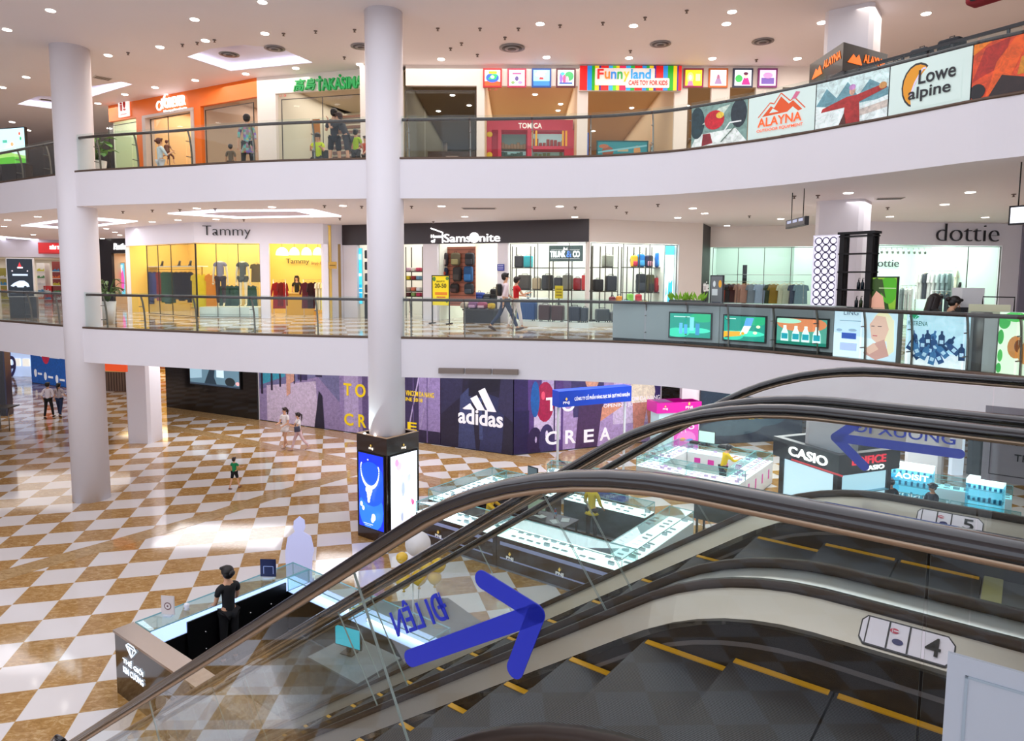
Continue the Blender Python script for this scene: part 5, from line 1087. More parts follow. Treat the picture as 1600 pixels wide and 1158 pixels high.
person('shop assistant with black hair behind the yellow counter in the clothes shop', g2.w(g2.S(464, 450, 2.6), 2.6, Z2), g2.a+math.pi, 1.55, '#1c1a1a', .5, '#1c1a1a', hair='long', haircol='#2a1c18')
t = thing('cash_counter', 'golden yellow counter inside the clothes shop', 'counter', g2.w(g2.S(448, 460, 2.0), 1.9, Z2), g2.a); MB().box(0, 1.1, 0, .45, 0, .85).obj('body', mat('#d8ac40', .5), t); MB().box(-.03, 1.13, -.03, .48, .85, .89).obj('top', mat('#e8cc80', .3), t)
# ---- luggage shop
SH = mat('#4a4438', .4, .3)
def shelfunit(label, f, u0, u1, d, vs_, cols, depth=.45, top=None):
    a0, a1 = f.S(u0, 420, d), f.S(u1, 420, d); t = thing('wall_shelf', label, 'shelf', f.w(a0, d, Z2), f.a); L = a1-a0; hs = [zof(f, (u0+u1)/2, v, d)-Z2 for v in vs_]; H = ZW-Z2-.05
    for h_ in hs: MB().box(0, L, 0, depth, h_-.03, h_).obj('shelf_board', SH, t)
    for i in range(cols+1): q = L*i/cols; MB().box(q-.015, q+.015, depth-.04, depth, 0, H).box(q-.015, q+.015, 0, .02, 0, H).obj('upright', SH, t)
    return [h_+Z2 for h_ in hs]
zs = shelfunit('tall open metal shelf of suitcases under the plate TRUNK & CO', g3, 800, 919, 1.35, (418, 453), 4)
def case(lb, f, u0, u1, vt, zb, d, col, kind=0, dd=.22, wh=False, rz=0):
    a0, a1 = f.S(u0, 440, d), f.S(u1, 440, d); h_ = zof(f, (u0+u1)/2, vt, d)-zb; return suitcase(lb, f.w((a0+a1)/2, d, zb), f.a+rz, (a1-a0)*.95, h_, dd, col, kind, wheels=wh)
for a in [('black suitcase at the left end of the top luggage shelf', 804, 818, 398, zs[0], '#2a2624'), ('turquoise suitcase on the top luggage shelf', 818.5, 832, 398, zs[0], '#20a8b0'),
          ('dark camouflage suitcase at the left of the middle luggage shelf', 810, 830, 428, zs[1], '#4a4034'), ('beige ribbed suitcase on the middle luggage shelf', 832, 846, 433, zs[1], '#b8a480'), ('black hard suitcase on the middle luggage shelf', 847, 865, 428, zs[1], '#2e2c2c'), ('charcoal suitcase between the black one and the grey ribbed one', 866, 879, 432, zs[1], '#40424a'), ('grey ribbed suitcase on the middle luggage shelf', 879.5, 895, 428, zs[1], '#8a8678'), ('crimson suitcase left of the bright red one', 896, 909, 433, zs[1], '#a01c28')]:
    case(a[0], g3, a[1], a[2], a[3], a[4], 1.55, a[5])
case('bright red suitcase at the right end of the middle luggage shelf', g3, 909.5, 919, 428, zs[1], 1.5, '#d82018')
# low plinth and floor suitcases in front of the windows
def plinth(label, f, u0, u1, v, d, dep, h_, col='#e8f0ec'):
    a0, a1 = f.S(u0, v, d), f.S(u1, v, d); t = tag(MB().box(0, a1-a0, 0, dep, 0, h_).obj('low_plinth', mat(col, .3)), label, 'plinth'); t.location = f.w(a0, d, Z2); t.rotation_euler.z = f.a; return Z2+h_
zp = plinth('long low white plinth under the big suitcases in front of the luggage shop', g3, 800, 920, 505, -1.25, .9, .14)
for lb, u0, u1, vt, c_ in (('large blue suitcase on the low white plinth', 809, 839, 469, '#2a5088'), ('large brown suitcase beside the blue one', 843, 862, 474, '#4a3234'), ('second brown suitcase right of the first', 863, 882, 475, '#50383a'), ('large dark navy suitcase on the low plinth', 889, 909, 477, '#2c3444'), ('slate suitcase at the right end of the low plinth', 910, 919, 479, '#3a4450')):
    case(lb, g3, u0, u1, vt, zp, -.9, c_, wh=True, dd=.3)
t = thing('desk_fan', 'small round desk fan on top of the large blue suitcase', 'fan', g3.w(g3.S(825, 460, -.9), -.9, zof(g3, 825, 467, -.9)), g3.a); MB().tube([(.0+.11*math.cos(q*math.pi/8), 0, .15+.11*math.sin(q*math.pi/8)) for q in range(16)], .008, 5, closed=True).obj('guard_ring', mat('#607880', .4), t); MB().lathe([(.05, 0), (.05, .02), (.012, .03), (.012, .14)], 12).obj('stand', mat('#607880', .4), t)
MB().ball((0, 0, .15), .03, n=8).obj('hub', BLACK, t)
for q in range(3): MB().box(-.02, .02, -.004, .004, .02, .095, T=Matrix.Translation((0, 0, .15)) @ Matrix.Rotation(q*2.094, 4, 'Y')).obj('blade', mat('#90a8b0', .4), t)
zq = plinth('low white plinth under the grey suitcases before the right luggage window', g4, 925, 1040, 508, -.75, .7, .12)
zc = plinth('small white cube plinth carrying the light blue, pink and yellow suitcases', g4, 976, 1014, 505, -1.15, .38, .42)
for lb, u0, u1, vt, zb, d, c_ in (('large dark grey suitcase right of the low plinth', 932, 952, 481, zq, -.45, '#485054'), ('mid grey suitcase leaning beside the white cube plinth', 953, 970, 486, zq, -.5, '#6a6e70'), ('light blue suitcase on the white cube plinth', 972, 985.5, 468, zc, -.95, '#3a9ac8'), ('pink suitcase on the white cube plinth', 986, 999.5, 470, zc, -.95, '#d088c0'), ('yellow suitcase on the white cube plinth', 1000, 1014, 469, zc, -.95, '#d8c020'), ('large pale grey suitcase right of the white cube plinth', 1017, 1038, 485, zq, -.45, '#848c92')):
    case(lb, g4, u0, u1, vt, zb, d, c_, wh=True, dd=.26)
zs4 = shelfunit('dark framed shelf of children bags in the right luggage window', g4, 980, 1037, 1.2, (417.5, 457), 3)
for lb, u0, u1, vt, z_, c_, p_ in (('yellow child backpack at the left of the upper bag shelf', 986, 995, 399, 0, '#e0a820', '#c02040'), ('bright blue child backpack on the upper bag shelf', 996, 1006, 397, 0, '#1878c8', '#38a0e0'), ('navy and pink child backpack on the upper bag shelf', 1008, 1019, 399, 0, '#2a2848', '#d890a8'), ('large blue child backpack at the right of the upper bag shelf', 1024, 1035.5, 395, 0, '#1870c8', '#60b8f0'),
        ('black backpack at the left of the lower bag shelf', 995, 1008, 428, 1, '#20242a', '#383e48'), ('flowered black and gold backpack on the lower bag shelf', 1010, 1021.5, 429, 1, '#5a5420', '#2a2a20'), ('red backpack at the right of the lower bag shelf', 1023, 1033.5, 434, 1, '#c81820', '#a01018')):
    a0, a1 = g4.S(u0, 420, 1.4), g4.S(u1, 420, 1.4); bag('backpack', lb, g4.w((a0+a1)/2, 1.4, zs4[z_]), g4.a, c_, a1-a0, .2, zof(g4, u0, vt, 1.4)-zs4[z_], 'backpack', pocket=p_)
zs4b = shelfunit('dark framed shelf with a silver suitcase left in the right luggage window', g4, 926, 966, 1.2, (417.5, 455), 2)
case('silver grey suitcase alone on the upper shelf of the right window', g4, 940, 957, 397, zs4b[0], 1.4, '#8e9284'); case('black duffel case on the shelf under the silver suitcase', g4, 927, 942, 435, zs4b[1], 1.4, '#202226', 1); case('tall dark case right of the duffel case', g4, 946, 963, 429, zs4b[1], 1.4, '#2a2c34')
# display table with small goods
t = thing('display_table', 'white framed display table with small bright bags in the right luggage window', 'table', g4.w(g4.S(953, 470, .5), .35, Z2), g4.a); L = g4.S(1010, 470, .5)-g4.S(953, 470, .5)
MB().box(0, L, 0, .6, .68, .72).obj('top', mat('#e8e8e0', .3), t)
for q in (.02, L-.06):
    for y_ in (.02, .54): MB().box(q, q+.04, y_, y_+.04, 0, .68).obj('leg', mat('#e8e8e0', .3), t)
for u, c_, h_, lb in ((957, '#7a2030', .2, 'small dark red pouch on the white display table'), (968, '#e89820', .22, 'small orange pouch on the white display table'), (985, '#8ad050', .3, 'green and blue child bag on the white display table'), (998, '#c82838', .28, 'red spotted child bag at the right of the white display table')): bag('small_bag', lb, g4.w(g4.S(u, 465, .6), .62, Z2+.72), g4.a, c_, .24, .14, h_, straps=False)
t = thing('light_box_poster', 'tall blue and white backlit poster at the right end of the luggage windows', 'poster', g4.w(g4.S(1038, 430, .3), .3, Z2+.1), g4.a); w_ = g4.S(1053, 430, .3)-g4.S(1038, 430, .3); MB().box(0, w_, 0, .06, 0, 2.6).obj('casing', mat('#a8b8b8', .4), t); art('backlit_sheet', .02, w_-.02, .03, 2.57, -.002, [('bg', '#e8f4fa'), ('r', '#58c0e8', 0, .88, 1, 1), ('p', '#38a8c8', [(.3, .2), (.9, .25), (.9, .55), (.6, .5), (.45, .55)]), ('r', '#b8e0f0', .1, .6, .3, .85), ('p', '#78b0c8', [(.0, .3), (.3, .35), (.2, .5)])], t, 1.6)
# backpack wall left of the white wall
a0, a1 = g3.S(684, 430, .6), g3.S(740, 430, .6); t = thing('slat_wall', 'slatted wall lit pink where rows of backpacks hang in the luggage shop', 'wall panel', g3.w(a0, .75, Z2+.5), g3.a); L = a1-a0
MB().box(0, L, 0, .05, 0, 2.15).obj('panel', mat('#b87058', .5), t); mb = MB()
for i in range(14): mb.box(0, L, -.01, 0, .08+i*.15, .1+i*.15)
mb.obj('slats', mat('#6a3c30', .5), t)
for i, (u0, u1, vt, vb, c_, p_, lb) in enumerate(((685, 699, 395, 416, '#3a3238', '#c8b8b0', 'grey patterned backpack, top left on the slat wall'), (704, 718, 395, 415, '#6a6048', '#a09868', 'olive backpack, top middle on the slat wall'), (726, 740, 395, 415, '#26262a', '#38383e', 'black backpack, top right on the slat wall'), (685, 699, 418, 431, '#22304a', '#c85030', 'navy backpack with orange badge, middle left on the slat wall'), (707, 720, 417, 440, '#302c2c', '#443c38', 'dark brown backpack, centre of the slat wall'), (724, 738, 416, 441, '#205080', '#2a70b0', 'blue backpack, middle right on the slat wall'), (703, 716, 443, 458, '#2a2424', '#4a3030', 'dark backpack, bottom middle on the slat wall'), (725, 739, 443, 460, '#283038', '#404c58', 'dark grey blue backpack, bottom right on the slat wall'))):
    b0, b1 = g3.S(u0, 430, .55), g3.S(u1, 430, .55); zb = zof(g3, u0, vb, .55); bag('backpack', lb, g3.w((b0+b1)/2, .6, zb), g3.a, c_, (b1-b0), .2, zof(g3, u0, vt, .55)-zb, 'backpack', 'backpacks on the slat wall', p_, r=.09)
t = thing('sale_stand', 'yellow sale poster in a black stand before the luggage shop', 'sign', P(694, 506, Z2), g3.a); 
fs_ = Fr(P(694, 506, Z2)[:2], (P(694, 506, Z2)+g3.x)[:2]); w_ = (fs_.S(701.5, 440)-fs_.S(676, 440)); x0 = fs_.S(676, 440); zt = fs_.hit(690, 430)[1]-Z2; zb = fs_.hit(690, 477)[1]-Z2
MB().box(x0-.03, x0, -.02, .02, 0, zt).box(x0+w_, x0+w_+.03, -.02, .02, 0, zt).box(x0, x0+w_, -.02, .02, zt-.03, zt).obj('frame', BLACK, t)
for q in (x0-.015, x0+w_+.015): MB().box(q-.02, q+.02, -.22, .22, 0, .03).obj('foot', BLACK, t)
art('sale_sheet', x0, x0+w_, zb, zt-.03, -.005, [('bg', '#e8d010'), ('e', '#508030', .1, .9, .1, .08), ('e', '#508030', .9, .92, .1, .06), ('r', '#d88018', .15, .35, .9, .45), ('r', '#c87018', .25, .25, .8, .3), ('e', '#508030', .88, .14, .07, .05)], t, .2)
txt('20-50', 'lettering', t, x0+w_*.15, x0+w_*.85, zb+(zt-zb)*.58, zb+(zt-zb)*.72, -.02, mat('#2a2410', .5), .002, .03); txt('SALE UP TO', 'lettering', t, x0+w_*.25, x0+w_*.75, zb+(zt-zb)*.77, zb+(zt-zb)*.82, -.02, mat('#2a2410', .5), .002, .02)
# dark bench with patterned cushions and bags
t = thing('dark_display_bench', 'long dark display bench with bags before the luggage shop', 'bench', g3.w(g3.S(724, 485, -.7), -.7, Z2), g3.a); L = g3.S(771, 485, -.7)-g3.S(724, 485, -.7); MB().box(0, L, 0, .6, 0, .42).obj('base', mat('#28282e', .5), t); MB().box(-.03, L+.03, -.03, .63, .42, .47).obj('top', mat('#38343a', .4), t)
for u, c_, p_, w_, h_, lb in ((727, '#c8b8a8', '#a89888', .3, .22, 'beige soft bag at the left of the dark bench'), (740, '#8a5a8a', '#c8a0c8', .34, .26, 'purple patterned bag on the dark bench'), (754, '#a04868', '#d8b0c0', .34, .24, 'pink patterned bag on the dark bench'), (768, '#d8b018', '#b89010', .2, .2, 'yellow ball shaped bag at the right of the dark bench')): bag('soft_bag', lb, g3.w(g3.S(u, 475, -.4), -.4, Z2+.47), g3.a, c_, w_, .3, h_, pocket=p_, straps=False, r=.1)
t = thing('back_display_table', 'dark table with heaped bags deeper in the luggage shop', 'table', g3.w(g3.S(742, 470, 1.0), .9, Z2), g3.a); L = g3.S(781, 470, 1.0)-g3.S(742, 470, 1.0); MB().box(0, L, 0, .6, .0, .72).obj('body', mat('#3a363c', .5), t)
for u, c_, w_, h_, lb in ((748, '#1c3a88', .5, .28, 'blue holdall on the back table of the luggage shop'), (762, '#2a3038', .36, .24, 'dark grey holdall on the back table'), (772, '#16161a', .3, .42, 'tall black backpack on the back table')): bag('holdall', lb, g3.w(g3.S(u, 460, 1.1), 1.15, Z2+.72), g3.a, c_, w_, .3, h_, r=.12)
t = thing('white_counter_block', 'white counter block behind the blue suitcase in the luggage window', 'counter', g3.w(g3.S(815, 460, .4), .3, Z2), g3.a); MB().rbox(0, .85, 0, .6, 0, .85, .04).obj('block', mat('#f0ece8', .35), t)
t = thing('small_yellow_sign', 'small yellow sale card standing in the luggage window', 'sign', g3.w(g3.S(867, 460, .3), .3, Z2), g3.a); MB().box(0, .28, 0, .02, .85, 1.28).obj('card', mat('#e0c818', .4), t); MB().box(.12, .16, 0, .02, 0, .85).obj('stem', BLACK, t); MB().box(.04, .24, -.08, .1, 0, .02).obj('foot', BLACK, t)
for i in range(3): MB().box(.04, .24, -.004, 0, .95+i*.1, .98+i*.1).obj('text_line', mat('#8a6a10', .4), t)
# left colourful shelf by the round column
zs5 = shelfunit('narrow shelf of small bright goods right beside the round column', g3, 634, 660, .8, (424, 437, 455, 463), 1)
random.seed(11)
for j, z_ in enumerate(zs5):
    for i in range(3):
        u = 639+i*8; c_ = ['#d8b0c0', '#e8e0d0', '#c84060', '#e8d020', '#a02020', '#70a0c0', '#b8a090', '#d87050', '#e0e0e0', '#602020', '#90b060', '#d03060'][(j*3+i)]
        o = tag(MB().rbox(-.08, .08, -.1, .1, 0, .14, .02).obj('small_box', mat(c_, .5)), f'small box, {["left", "middle", "right"][i]} on the {["top", "second", "third", "lowest"][j]} board by the round column', 'box', 'small goods by the round column'); o.location = g3.w(g3.S(u, 440, 1.0), 1.0, z_); o.rotation_euler.z = g3.a
picture(g3, 559, 568, 388, 475, '#a8c8d0', [('bg', '#38b8d8'), ('r', '#a0e0f0', .1, .8, .9, .9), ('r', '#e0f4fa', .1, .5, .9, .55), ('r', '#1890b8', .1, .1, .9, .35), ('l', '#c8f0f8', .03, [(0, .2), (1, .2)]), ('l', '#c8f0f8', .03, [(0, .28), (1, .28)])], 'narrow glowing turquoise poster left of the round column', 1.3, 'light_box_poster', d=.2, bez=.01)
t = thing('black_shoe_stand', 'slim black display stand left of the round column', 'display stand', g3.w(g3.S(574, 450, -.1), -.3, Z2), g3.a); MB().box(0, .16, 0, .3, 0, .9).obj('base', BLACK, t)
for i in range(4): MB().rbox(-.02, .14, .05, .25, .95+i*.42, 1.25+i*.42, .03).obj('hung_pouch', mat(['#2a2a30', '#3a4048', '#20242a', '#2c3438'][i], .6), t)
MB().box(.14, .17, .13, .17, .9, 2.6).obj('pole', STEEL, t)
# ---- pale green window and right shop: clothes on rails
def rail(label, f, u0, u1, v, d, items, h_=.9, w_=.42, sl=.7, rot=1.0, grp=None, rm=None, posts=True):
    a0, a1 = f.S(u0, v, d), f.S(u1, v, d); zt = zof(f, (u0+u1)/2, v, d); t = thing('clothes_rail', label, 'rack', f.w(a0, d, Z2), f.a); L = a1-a0
    MB().tube([(0, 0, zt-Z2), (L, 0, zt-Z2)], .012, 8).obj('rail', rm or CHROME, t)
    for q in (0, L): MB().tube([(q, 0, 0), (q, 0, zt-Z2)], .012, 6).obj('post', rm or CHROME, t)
    for u, c_, lb in items: garment(lb, f.w(f.S(u, v, d), d, zt-.095), f.a+rot, w_, h_, c_, sl, grp)
rail('long chrome clothes rail behind the pale green window', g5, 1131, 1256, 440, .9, [(1135, '#b83a18', 'orange red blouse at the left of the pale green window'), (1143, '#2a1c20', 'black jacket beside the orange red blouse'), (1150, '#4a1c1c', 'dark maroon jacket in the pale green window'), (1158, '#b88878', 'pink metallic blouse, left one of two'), (1166, '#c89888', 'pink metallic blouse, right one of two'), (1178, '#8a96a4', 'grey blue denim shirt in the pale green window'), (1190, '#a8bcd8', 'light blue patterned shirt in the pale green window'), (1206, '#3a4830', 'dark green printed top in the pale green window'), (1212, '#9a7a20', 'mustard yellow top beside the dark green one'), (1226, '#d8dcc0', 'pale cream dress left in the window near the square column'), (1233, '#c8d0b8', 'pale sage dress beside the cream one'), (1244, '#28405a', 'navy blue shirt near the square column'), (1252, '#7a98a8', 'light denim shirt at the right end of the rail')], .72, .5, .5, .35)
t = thing('upper_rail', 'thin empty rail high across the pale green window', 'rack', g5.w(.25, .5, Z2), g5.a); MB().tube([(0, 0, 1.72), (g5.L-.4, 0, 1.72)], .012, 6).obj('rail', CHROME, t)
for q in (0, g5.L-.4): MB().tube([(q, 0, 0), (q, 0, 1.72)], .012, 6).obj('post', CHROME, t)
t = thing('dark_hook_strip', 'short black panel hanging in the pale green window', 'panel', g5.w(g5.S(1160, 425, .95), 1.1, Z2), g5.a); MB().box(0, .16, 0, .04, 0, zof(g5, 1160, 414, .95)-Z2).obj('panel', BLACK, t)
rail('high rail of white and grey clothes in the right shop', g6, 1432, 1492, 423, 2.2, [(1437, '#f4f2ee', 'white shirt at the left of the high rail'), (1442, '#e8e6e2', 'off white shirt second on the high rail'), (1448, '#3a4048', 'dark slate coat on the high rail'), (1455, '#f8f6f4', 'white blouse right of the dark coat'), (1461, '#f2f0ee', 'second white blouse right of the dark coat'), (1468, '#c8d4d4', 'pale grey shirt on the high rail'), (1476, '#a8bcc0', 'blue grey shirt on the high rail'), (1484, '#8ca0a4', 'darker blue grey shirt at the right of the high rail')], .95, .5, .6, .6)
rail('highest rail of cream clothes at the right of the right shop', g6, 1492, 1531, 418, 2.0, [(1497, '#ece8d0', 'cream blouse at the left of the highest rail'), (1504, '#e8e0c0', 'second cream blouse on the highest rail'), (1512, '#e4dab8', 'beige blouse on the highest rail'), (1519, '#e8dcb8', 'second beige blouse on the highest rail'), (1526, '#d8d0b8', 'sand blouse at the right end of the highest rail')], .75, .45, .6, .6)
rail('low rail of white dresses beside the green face poster', g6, 1406, 1432, 446, .9, [(1410, '#8a9898', 'grey dress beside the green face poster'), (1417, '#eceeea', 'white dress on the low rail, left one'), (1424, '#f4f4f0', 'white dress on the low rail, right one')], .85, .42, .4, .8)
rail('low rail of dark clothes behind the two dark haired women', g6, 1455, 1524, 455, 1.6, [(1462, '#2a2e34', 'black shirt at the left of the low dark rail'), (1470, '#22262c', 'second black shirt on the low dark rail'), (1480, '#303840', 'charcoal shirt on the low dark rail'), (1504, '#1e2228', 'black patterned dress on the low dark rail, left one'), (1514, '#262c34', 'black patterned dress on the low dark rail, right one')], .8, .45, .3, .7)
garment('black short jacket hanging under the cream blouses', g6.w(g6.S(1505, 445, 1.9), 1.8, zof(g6, 1505, 440, 1.8)), g6.a+.2, .5, .5, '#141416', .9)
random.seed(5); trk = thing('track_lights', 'cluster of silver spotlights under the ceiling of the right shop', 'lamp', g6.w(g6.S(1360), 1.0, ZW-.05), g6.a)
MB().box(0, g6.S(1485)-g6.S(1360), -.02, .02, 0, .03).obj('track', mat('#d8dcd8', .4), trk)
for i in range(13): q = .15+i*.2; MB().tube([(q, 0, 0), (q+.03, -.02, -.08-.1*random.random())], .01, 5).tube([(q, -.05, -.1), (q+.08, .03, -.18)], .04, 8).obj('spotlight', mat('#9aa09c', .3, .6), trk)
# Pantio, supermarket and the far left
g7 = Fr((-22.4, 37.0), (-18.6, 35.6)); front('wall_left.005', g7, [(0, g7.L, 7.9, CE2), (0, g7.S(176), Z2, 7.9)], Z2, CE2, mat('#17141c', .4))
front('wall_left.006', Fr((-18.6, 35.6), (-15.85, 28.33)), [(0, 7.7, Z2, CE2)], Z2, CE2, LIL)
letters('Pantio', g7, 178, 380, 196, 390, WLT, 'shop_sign', 'white glowing script on the dark fascia behind the left round column', bold=.02, shear=.2)
room(g7, g7.S(176), g7.L+1.2, Z2, 7.9, 3, mat('#e8c8a0', .5), power=60, col=WARM)
picture(g7, 182, 199, 410, 462, '#d8c0a0', [('bg', '#60b0c8'), ('e', '#d850a0', .65, .45, .28, .35), ('e', '#38a0c8', .3, .5, .2, .4), ('e', '#f0c0d8', .6, .8, .12, .1), ('r', '#b0e0f0', .1, .85, .8, .95)], 'glowing blue and pink fashion poster behind the left round column', 1.1, 'light_box_poster', d=.6)
g8 = Fr((-32, 37.2), (-23.4, 38.6)); front('wall_left.007', g8, [(0, g8.L, 7.7, CE2)], Z2, CE2, mat('#e4dce0', .5))
room(g8, 0, g8.L, Z2, 7.7, 5, mat('#cfc8bc', .5), power=150, col=(1, .97, .9))
picture(g8, 60, 99, 379, 397, '#c01818', [('bg', '#c81818'), ('r', '#a81010', 0, 0, 1, .1)], 'red supermarket sign left of the left round column', .5, 'shop_sign_picture', d=-.2, bez=.01)
letters('SIÊU THỊ', g8, 78, 383, 98, 391, WLT, 'shop_lettering', 'white supermarket letters on the red sign', d=-.32, bold=.03)
for i, (u, c_, h_, lb) in enumerate(((6, '#8a8030', 1.9, 'yellow green goods shelf at the far left of the supermarket'), (64, '#d8d0cc', 2.2, 'white pillar shaped fridge in the supermarket'), (73, '#b82020', .9, 'red striped checkout in the supermarket'), (88, '#7a2820', 2.3, 'dark red goods shelf in the supermarket'))):
    t = thing('goods_shelf', lb, 'shelf', g8.w(g8.S(u, 430, 1.5), 1.5, Z2), g8.a, None); t.scale.x = .3; MB().box(-.7, .7, 0, .6, 0, h_).obj('body', mat(c_, .5), t)
    for j in range(int(h_/.4)):
        MB().box(-.68, .68, -.03, 0, .1+j*.4, .13+j*.4).obj('board', mat('#d8d4d0', .5), t); m_ = MB(); random.seed(i*9+j)
        for k_ in range(9): m_.box(-.62+k_*.14, -.52+k_*.14, -.02, .0, .14+j*.4, .2+j*.4+.12*random.random())
        m_.obj('goods', mat(['#c8c030', '#e07030', '#3080b0', '#d0d0d0', '#408040'][(i+j) % 5], .5), t)['kind'] = 'stuff'
c = P(33, 497, Z2); fk = Fr(c[:2], (c+Vector((.93, .37, 0)))[:2]); x0, x1 = fk.S(10, 440), fk.S(54, 440); zt = fk.hit(30, 403)[1]-Z2; zb = fk.hit(30, 463)[1]-Z2
t = thing('totem_screen', 'tall advertising totem with a white car picture at the left on the middle floor', 'screen', fk.w(0, 0, Z2), fk.a)
MB().rbox(x0, x1, 0, .14, zb-.03, zt, .03).obj('casing', mat('#e0dcd8', .3), t); MB().box(x0+.05, x1+.02, 0, .25, 0, zb-.03).obj('plinth', mat('#34343a', .3), t)
art('screen_picture', x0+.04, x1-.04, zb, zt-.04, -.003, [('bg', '#0a1420'), ('p', '#c82830', [(.42, .78), (.5, .92), (.58, .78)]), ('r', '#e8e0e8', .4, .75, .62, .79), ('r', '#b8c8e0', .2, .55, .8, .6), ('p', '#c8d8f0', [(.1, .28), (.25, .36), (.45, .42), (.65, .42), (.8, .35), (.85, .26), (.7, .24), (.3, .24)]), ('e', '#101820', .3, .25, .06, .035), ('e', '#101820', .68, .25, .06, .035), ('r', '#8aa0b8', .1, .08, .8, .11), ('e', '#c8c0c8', .2, .68, .03, .02), ('e', '#c8c0c8', .8, .68, .03, .02)], t, 1.0)
# ================================================================ MIDDLE FLOOR, RIGHT: CABINETS ALONG THE RAILING
def zat(u, v, p):
    r = ray(u, v); return EYE+r.z*(p.y/r.y)
def epx(u, off, z=Z2): return edge_pt(edge_s(u, off, z), off)[0]
GREY = mat('#aab2b6', .4)
def cabinet(label, u0, u1, off, h, col, dep=.45, name='screen_cabinet'):
    A, B = epx(u0, off), epx(u1, off); f = Fr(A, B); t = thing(name, label, 'cabinet', f.w(0, 0, Z2), f.a); MB().box(0, f.L, 0, dep, .08, h).obj('body', mat(col, .4), t); MB().box(0, f.L, .03, dep, 0, .08).obj('plinth', mat('#2a2a2c', .5), t); MB().box(-.01, f.L+.01, -.02, dep+.02, h, h+.03).obj('top', mat('#d8dadc', .3), t)
    return t, f
def onfront(t, f, u0, u1, v0, v1, layers, label, emit=1.2, nm='screen', sheet='screen_picture', cat='screen'):
    x0, zt = f.hit(u0, (v0), -.02); x1, zb = f.hit(u1, v1, -.02); q = thing(nm, label, cat, f.w(x0, -.004, zb), f.a); L, H = x1-x0, zt-zb
    MB().box(0, L, -.045, 0, 0, H).obj('casing', BLACK, q); art(sheet, .03, L-.03, .03, H-.03, -.047, layers, q, emit); return q, L, H
TEAL = [('bg', '#108878'), ('e', '#30c0a0', .2, .2, .3, .2), ('e', '#18a070', .8, .85, .3, .2), ('e', '#40d0b0', .6, .3, .4, .12)]
t, f = cabinet('grey screen cabinet with the leftmost teal screen behind the middle railing', 957, 1122, .3, .93, '#b4bac0')
onfront(t, f, 1046, 1112, 487, 531, TEAL+[('r', '#58a8d8', .24, .15, .32, .6), ('r', '#4898c8', .36, .15, .44, .55), ('r', '#78c8e8', .5, .3, .6, .85), ('r', '#3888b8', .64, .12, .74, .6), ('r', '#d0f0e8', .1, .85, .5, .88)], 'leftmost of three teal screens, showing upright blue tubes', 1.1)
t, f = cabinet('grey screen cabinet with the middle teal screen behind the middle railing', 1123, 1205, .3, .95, '#aab2b8')
onfront(t, f, 1131, 1197, 491, 537, TEAL+[('p', '#e8a020', [(0, .1), (.45, .2), (.4, .38), (0, .35)]), ('p', '#e8e0d8', [(.4, .25), (.58, .3), (.68, .62), (.5, .62)]), ('p', '#5898d8', [(.5, .62), (.68, .62), (.74, .95), (.55, .95)]), ('e', '#e0a020', .48, .3, .04, .06), ('e', '#f0f8c0', .85, .6, .05, .06), ('e', '#f0f8c0', .78, .35, .05, .06), ('r', '#d8f0e8', .06, .88, .3, .91)], 'middle one of three teal screens, showing a tilted tube over yellow', 1.1)
t, f = cabinet('grey screen cabinet with the rightmost screen of four bottles behind the middle railing', 1206, 1300, .3, .97, '#a4acb0')
BOT = []
for x in (.17, .4, .6, .82): BOT += [('p', '#d8ece8', [(x-.08, .12), (x+.08, .12), (x+.07, .45), (x+.03, .62), (x+.03, .72), (x-.03, .72), (x-.03, .62), (x-.07, .45)]), ('r', '#1890a0', x-.065, .2, x+.065, .42)]
onfront(t, f, 1214, 1294, 494, 545, [('bg', '#489080'), ('e', '#c87850', .5, .8, .5, .3), ('e', '#a0d0b8', .2, .9, .3, .1), ('r', '#107060', 0, 0, 1, .12)]+BOT, 'rightmost of three teal screens, showing four white bottles', 1.1)
def lightbox(label, u0, u1, off, h0, h1, layers, emit=.75, tex=0):
    A, B = epx(u0, off), epx(u1, off); f = Fr(A, B); t = thing('light_box_poster', label, 'poster', f.w(0, 0, Z2), f.a); MB().box(0, f.L, 0, .2, 0, h1).obj('casing', mat('#b0b8bc', .4), t); art('backlit_sheet', 0, f.L, h0, h1, -.003, layers, t, emit, tex=tex); return t, f.L
SK = '#e0b8a8'
t, L = lightbox('backlit poster with a blonde woman and the word LING behind the middle railing', 1301, 1399, .3, .02, .98, [('bg', '#c8e0f0'), ('p', '#e0f0f8', [(0, 0), (.6, 0), (.7, .4), (0, .5)]), ('e', '#e8e0b8', .78, .66, .17, .3), ('p', '#e8e0c0', [(.88, .1), (.97, .2), (.95, .8), (.8, .9)]), ('p', SK, [(.62, .42), (.58, .7), (.68, .88), (.82, .86), (.88, .62), (.82, .38), (.72, .32)]), ('p', '#c89890', [(.62, .3), (.82, .42), (.9, .1), (.7, .0), (.5, .12)]), ('p', SK, [(.52, .2), (.66, .34), (.74, .22), (.6, .1)]), ('r', '#4a3a48', .61, .66, .66, .675), ('r', '#4a3a48', .71, .66, .77, .675), ('r', '#b86068', .64, .47, .71, .49), ('r', '#3858b0', .14, .38, .38, .5), ('r', '#b8c8f0', .12, .14, .4, .3), ('r', '#8098a8', .1, .74, .45, .755), ('e', '#98b0c8', .1, .55, .05, .03), ('e', '#98b0c8', .32, .56, .07, .03)])
txt('LING', 'lettering', t, L*.16, L*.4, .85, .94, -.02, mat('#50687a', .4), .001, .0)
BT = [('bg', '#b8dcec'), ('p', '#e4eef4', [(0, 0), (1, 0), (1, .2), (.5, .32), (0, .28)])]
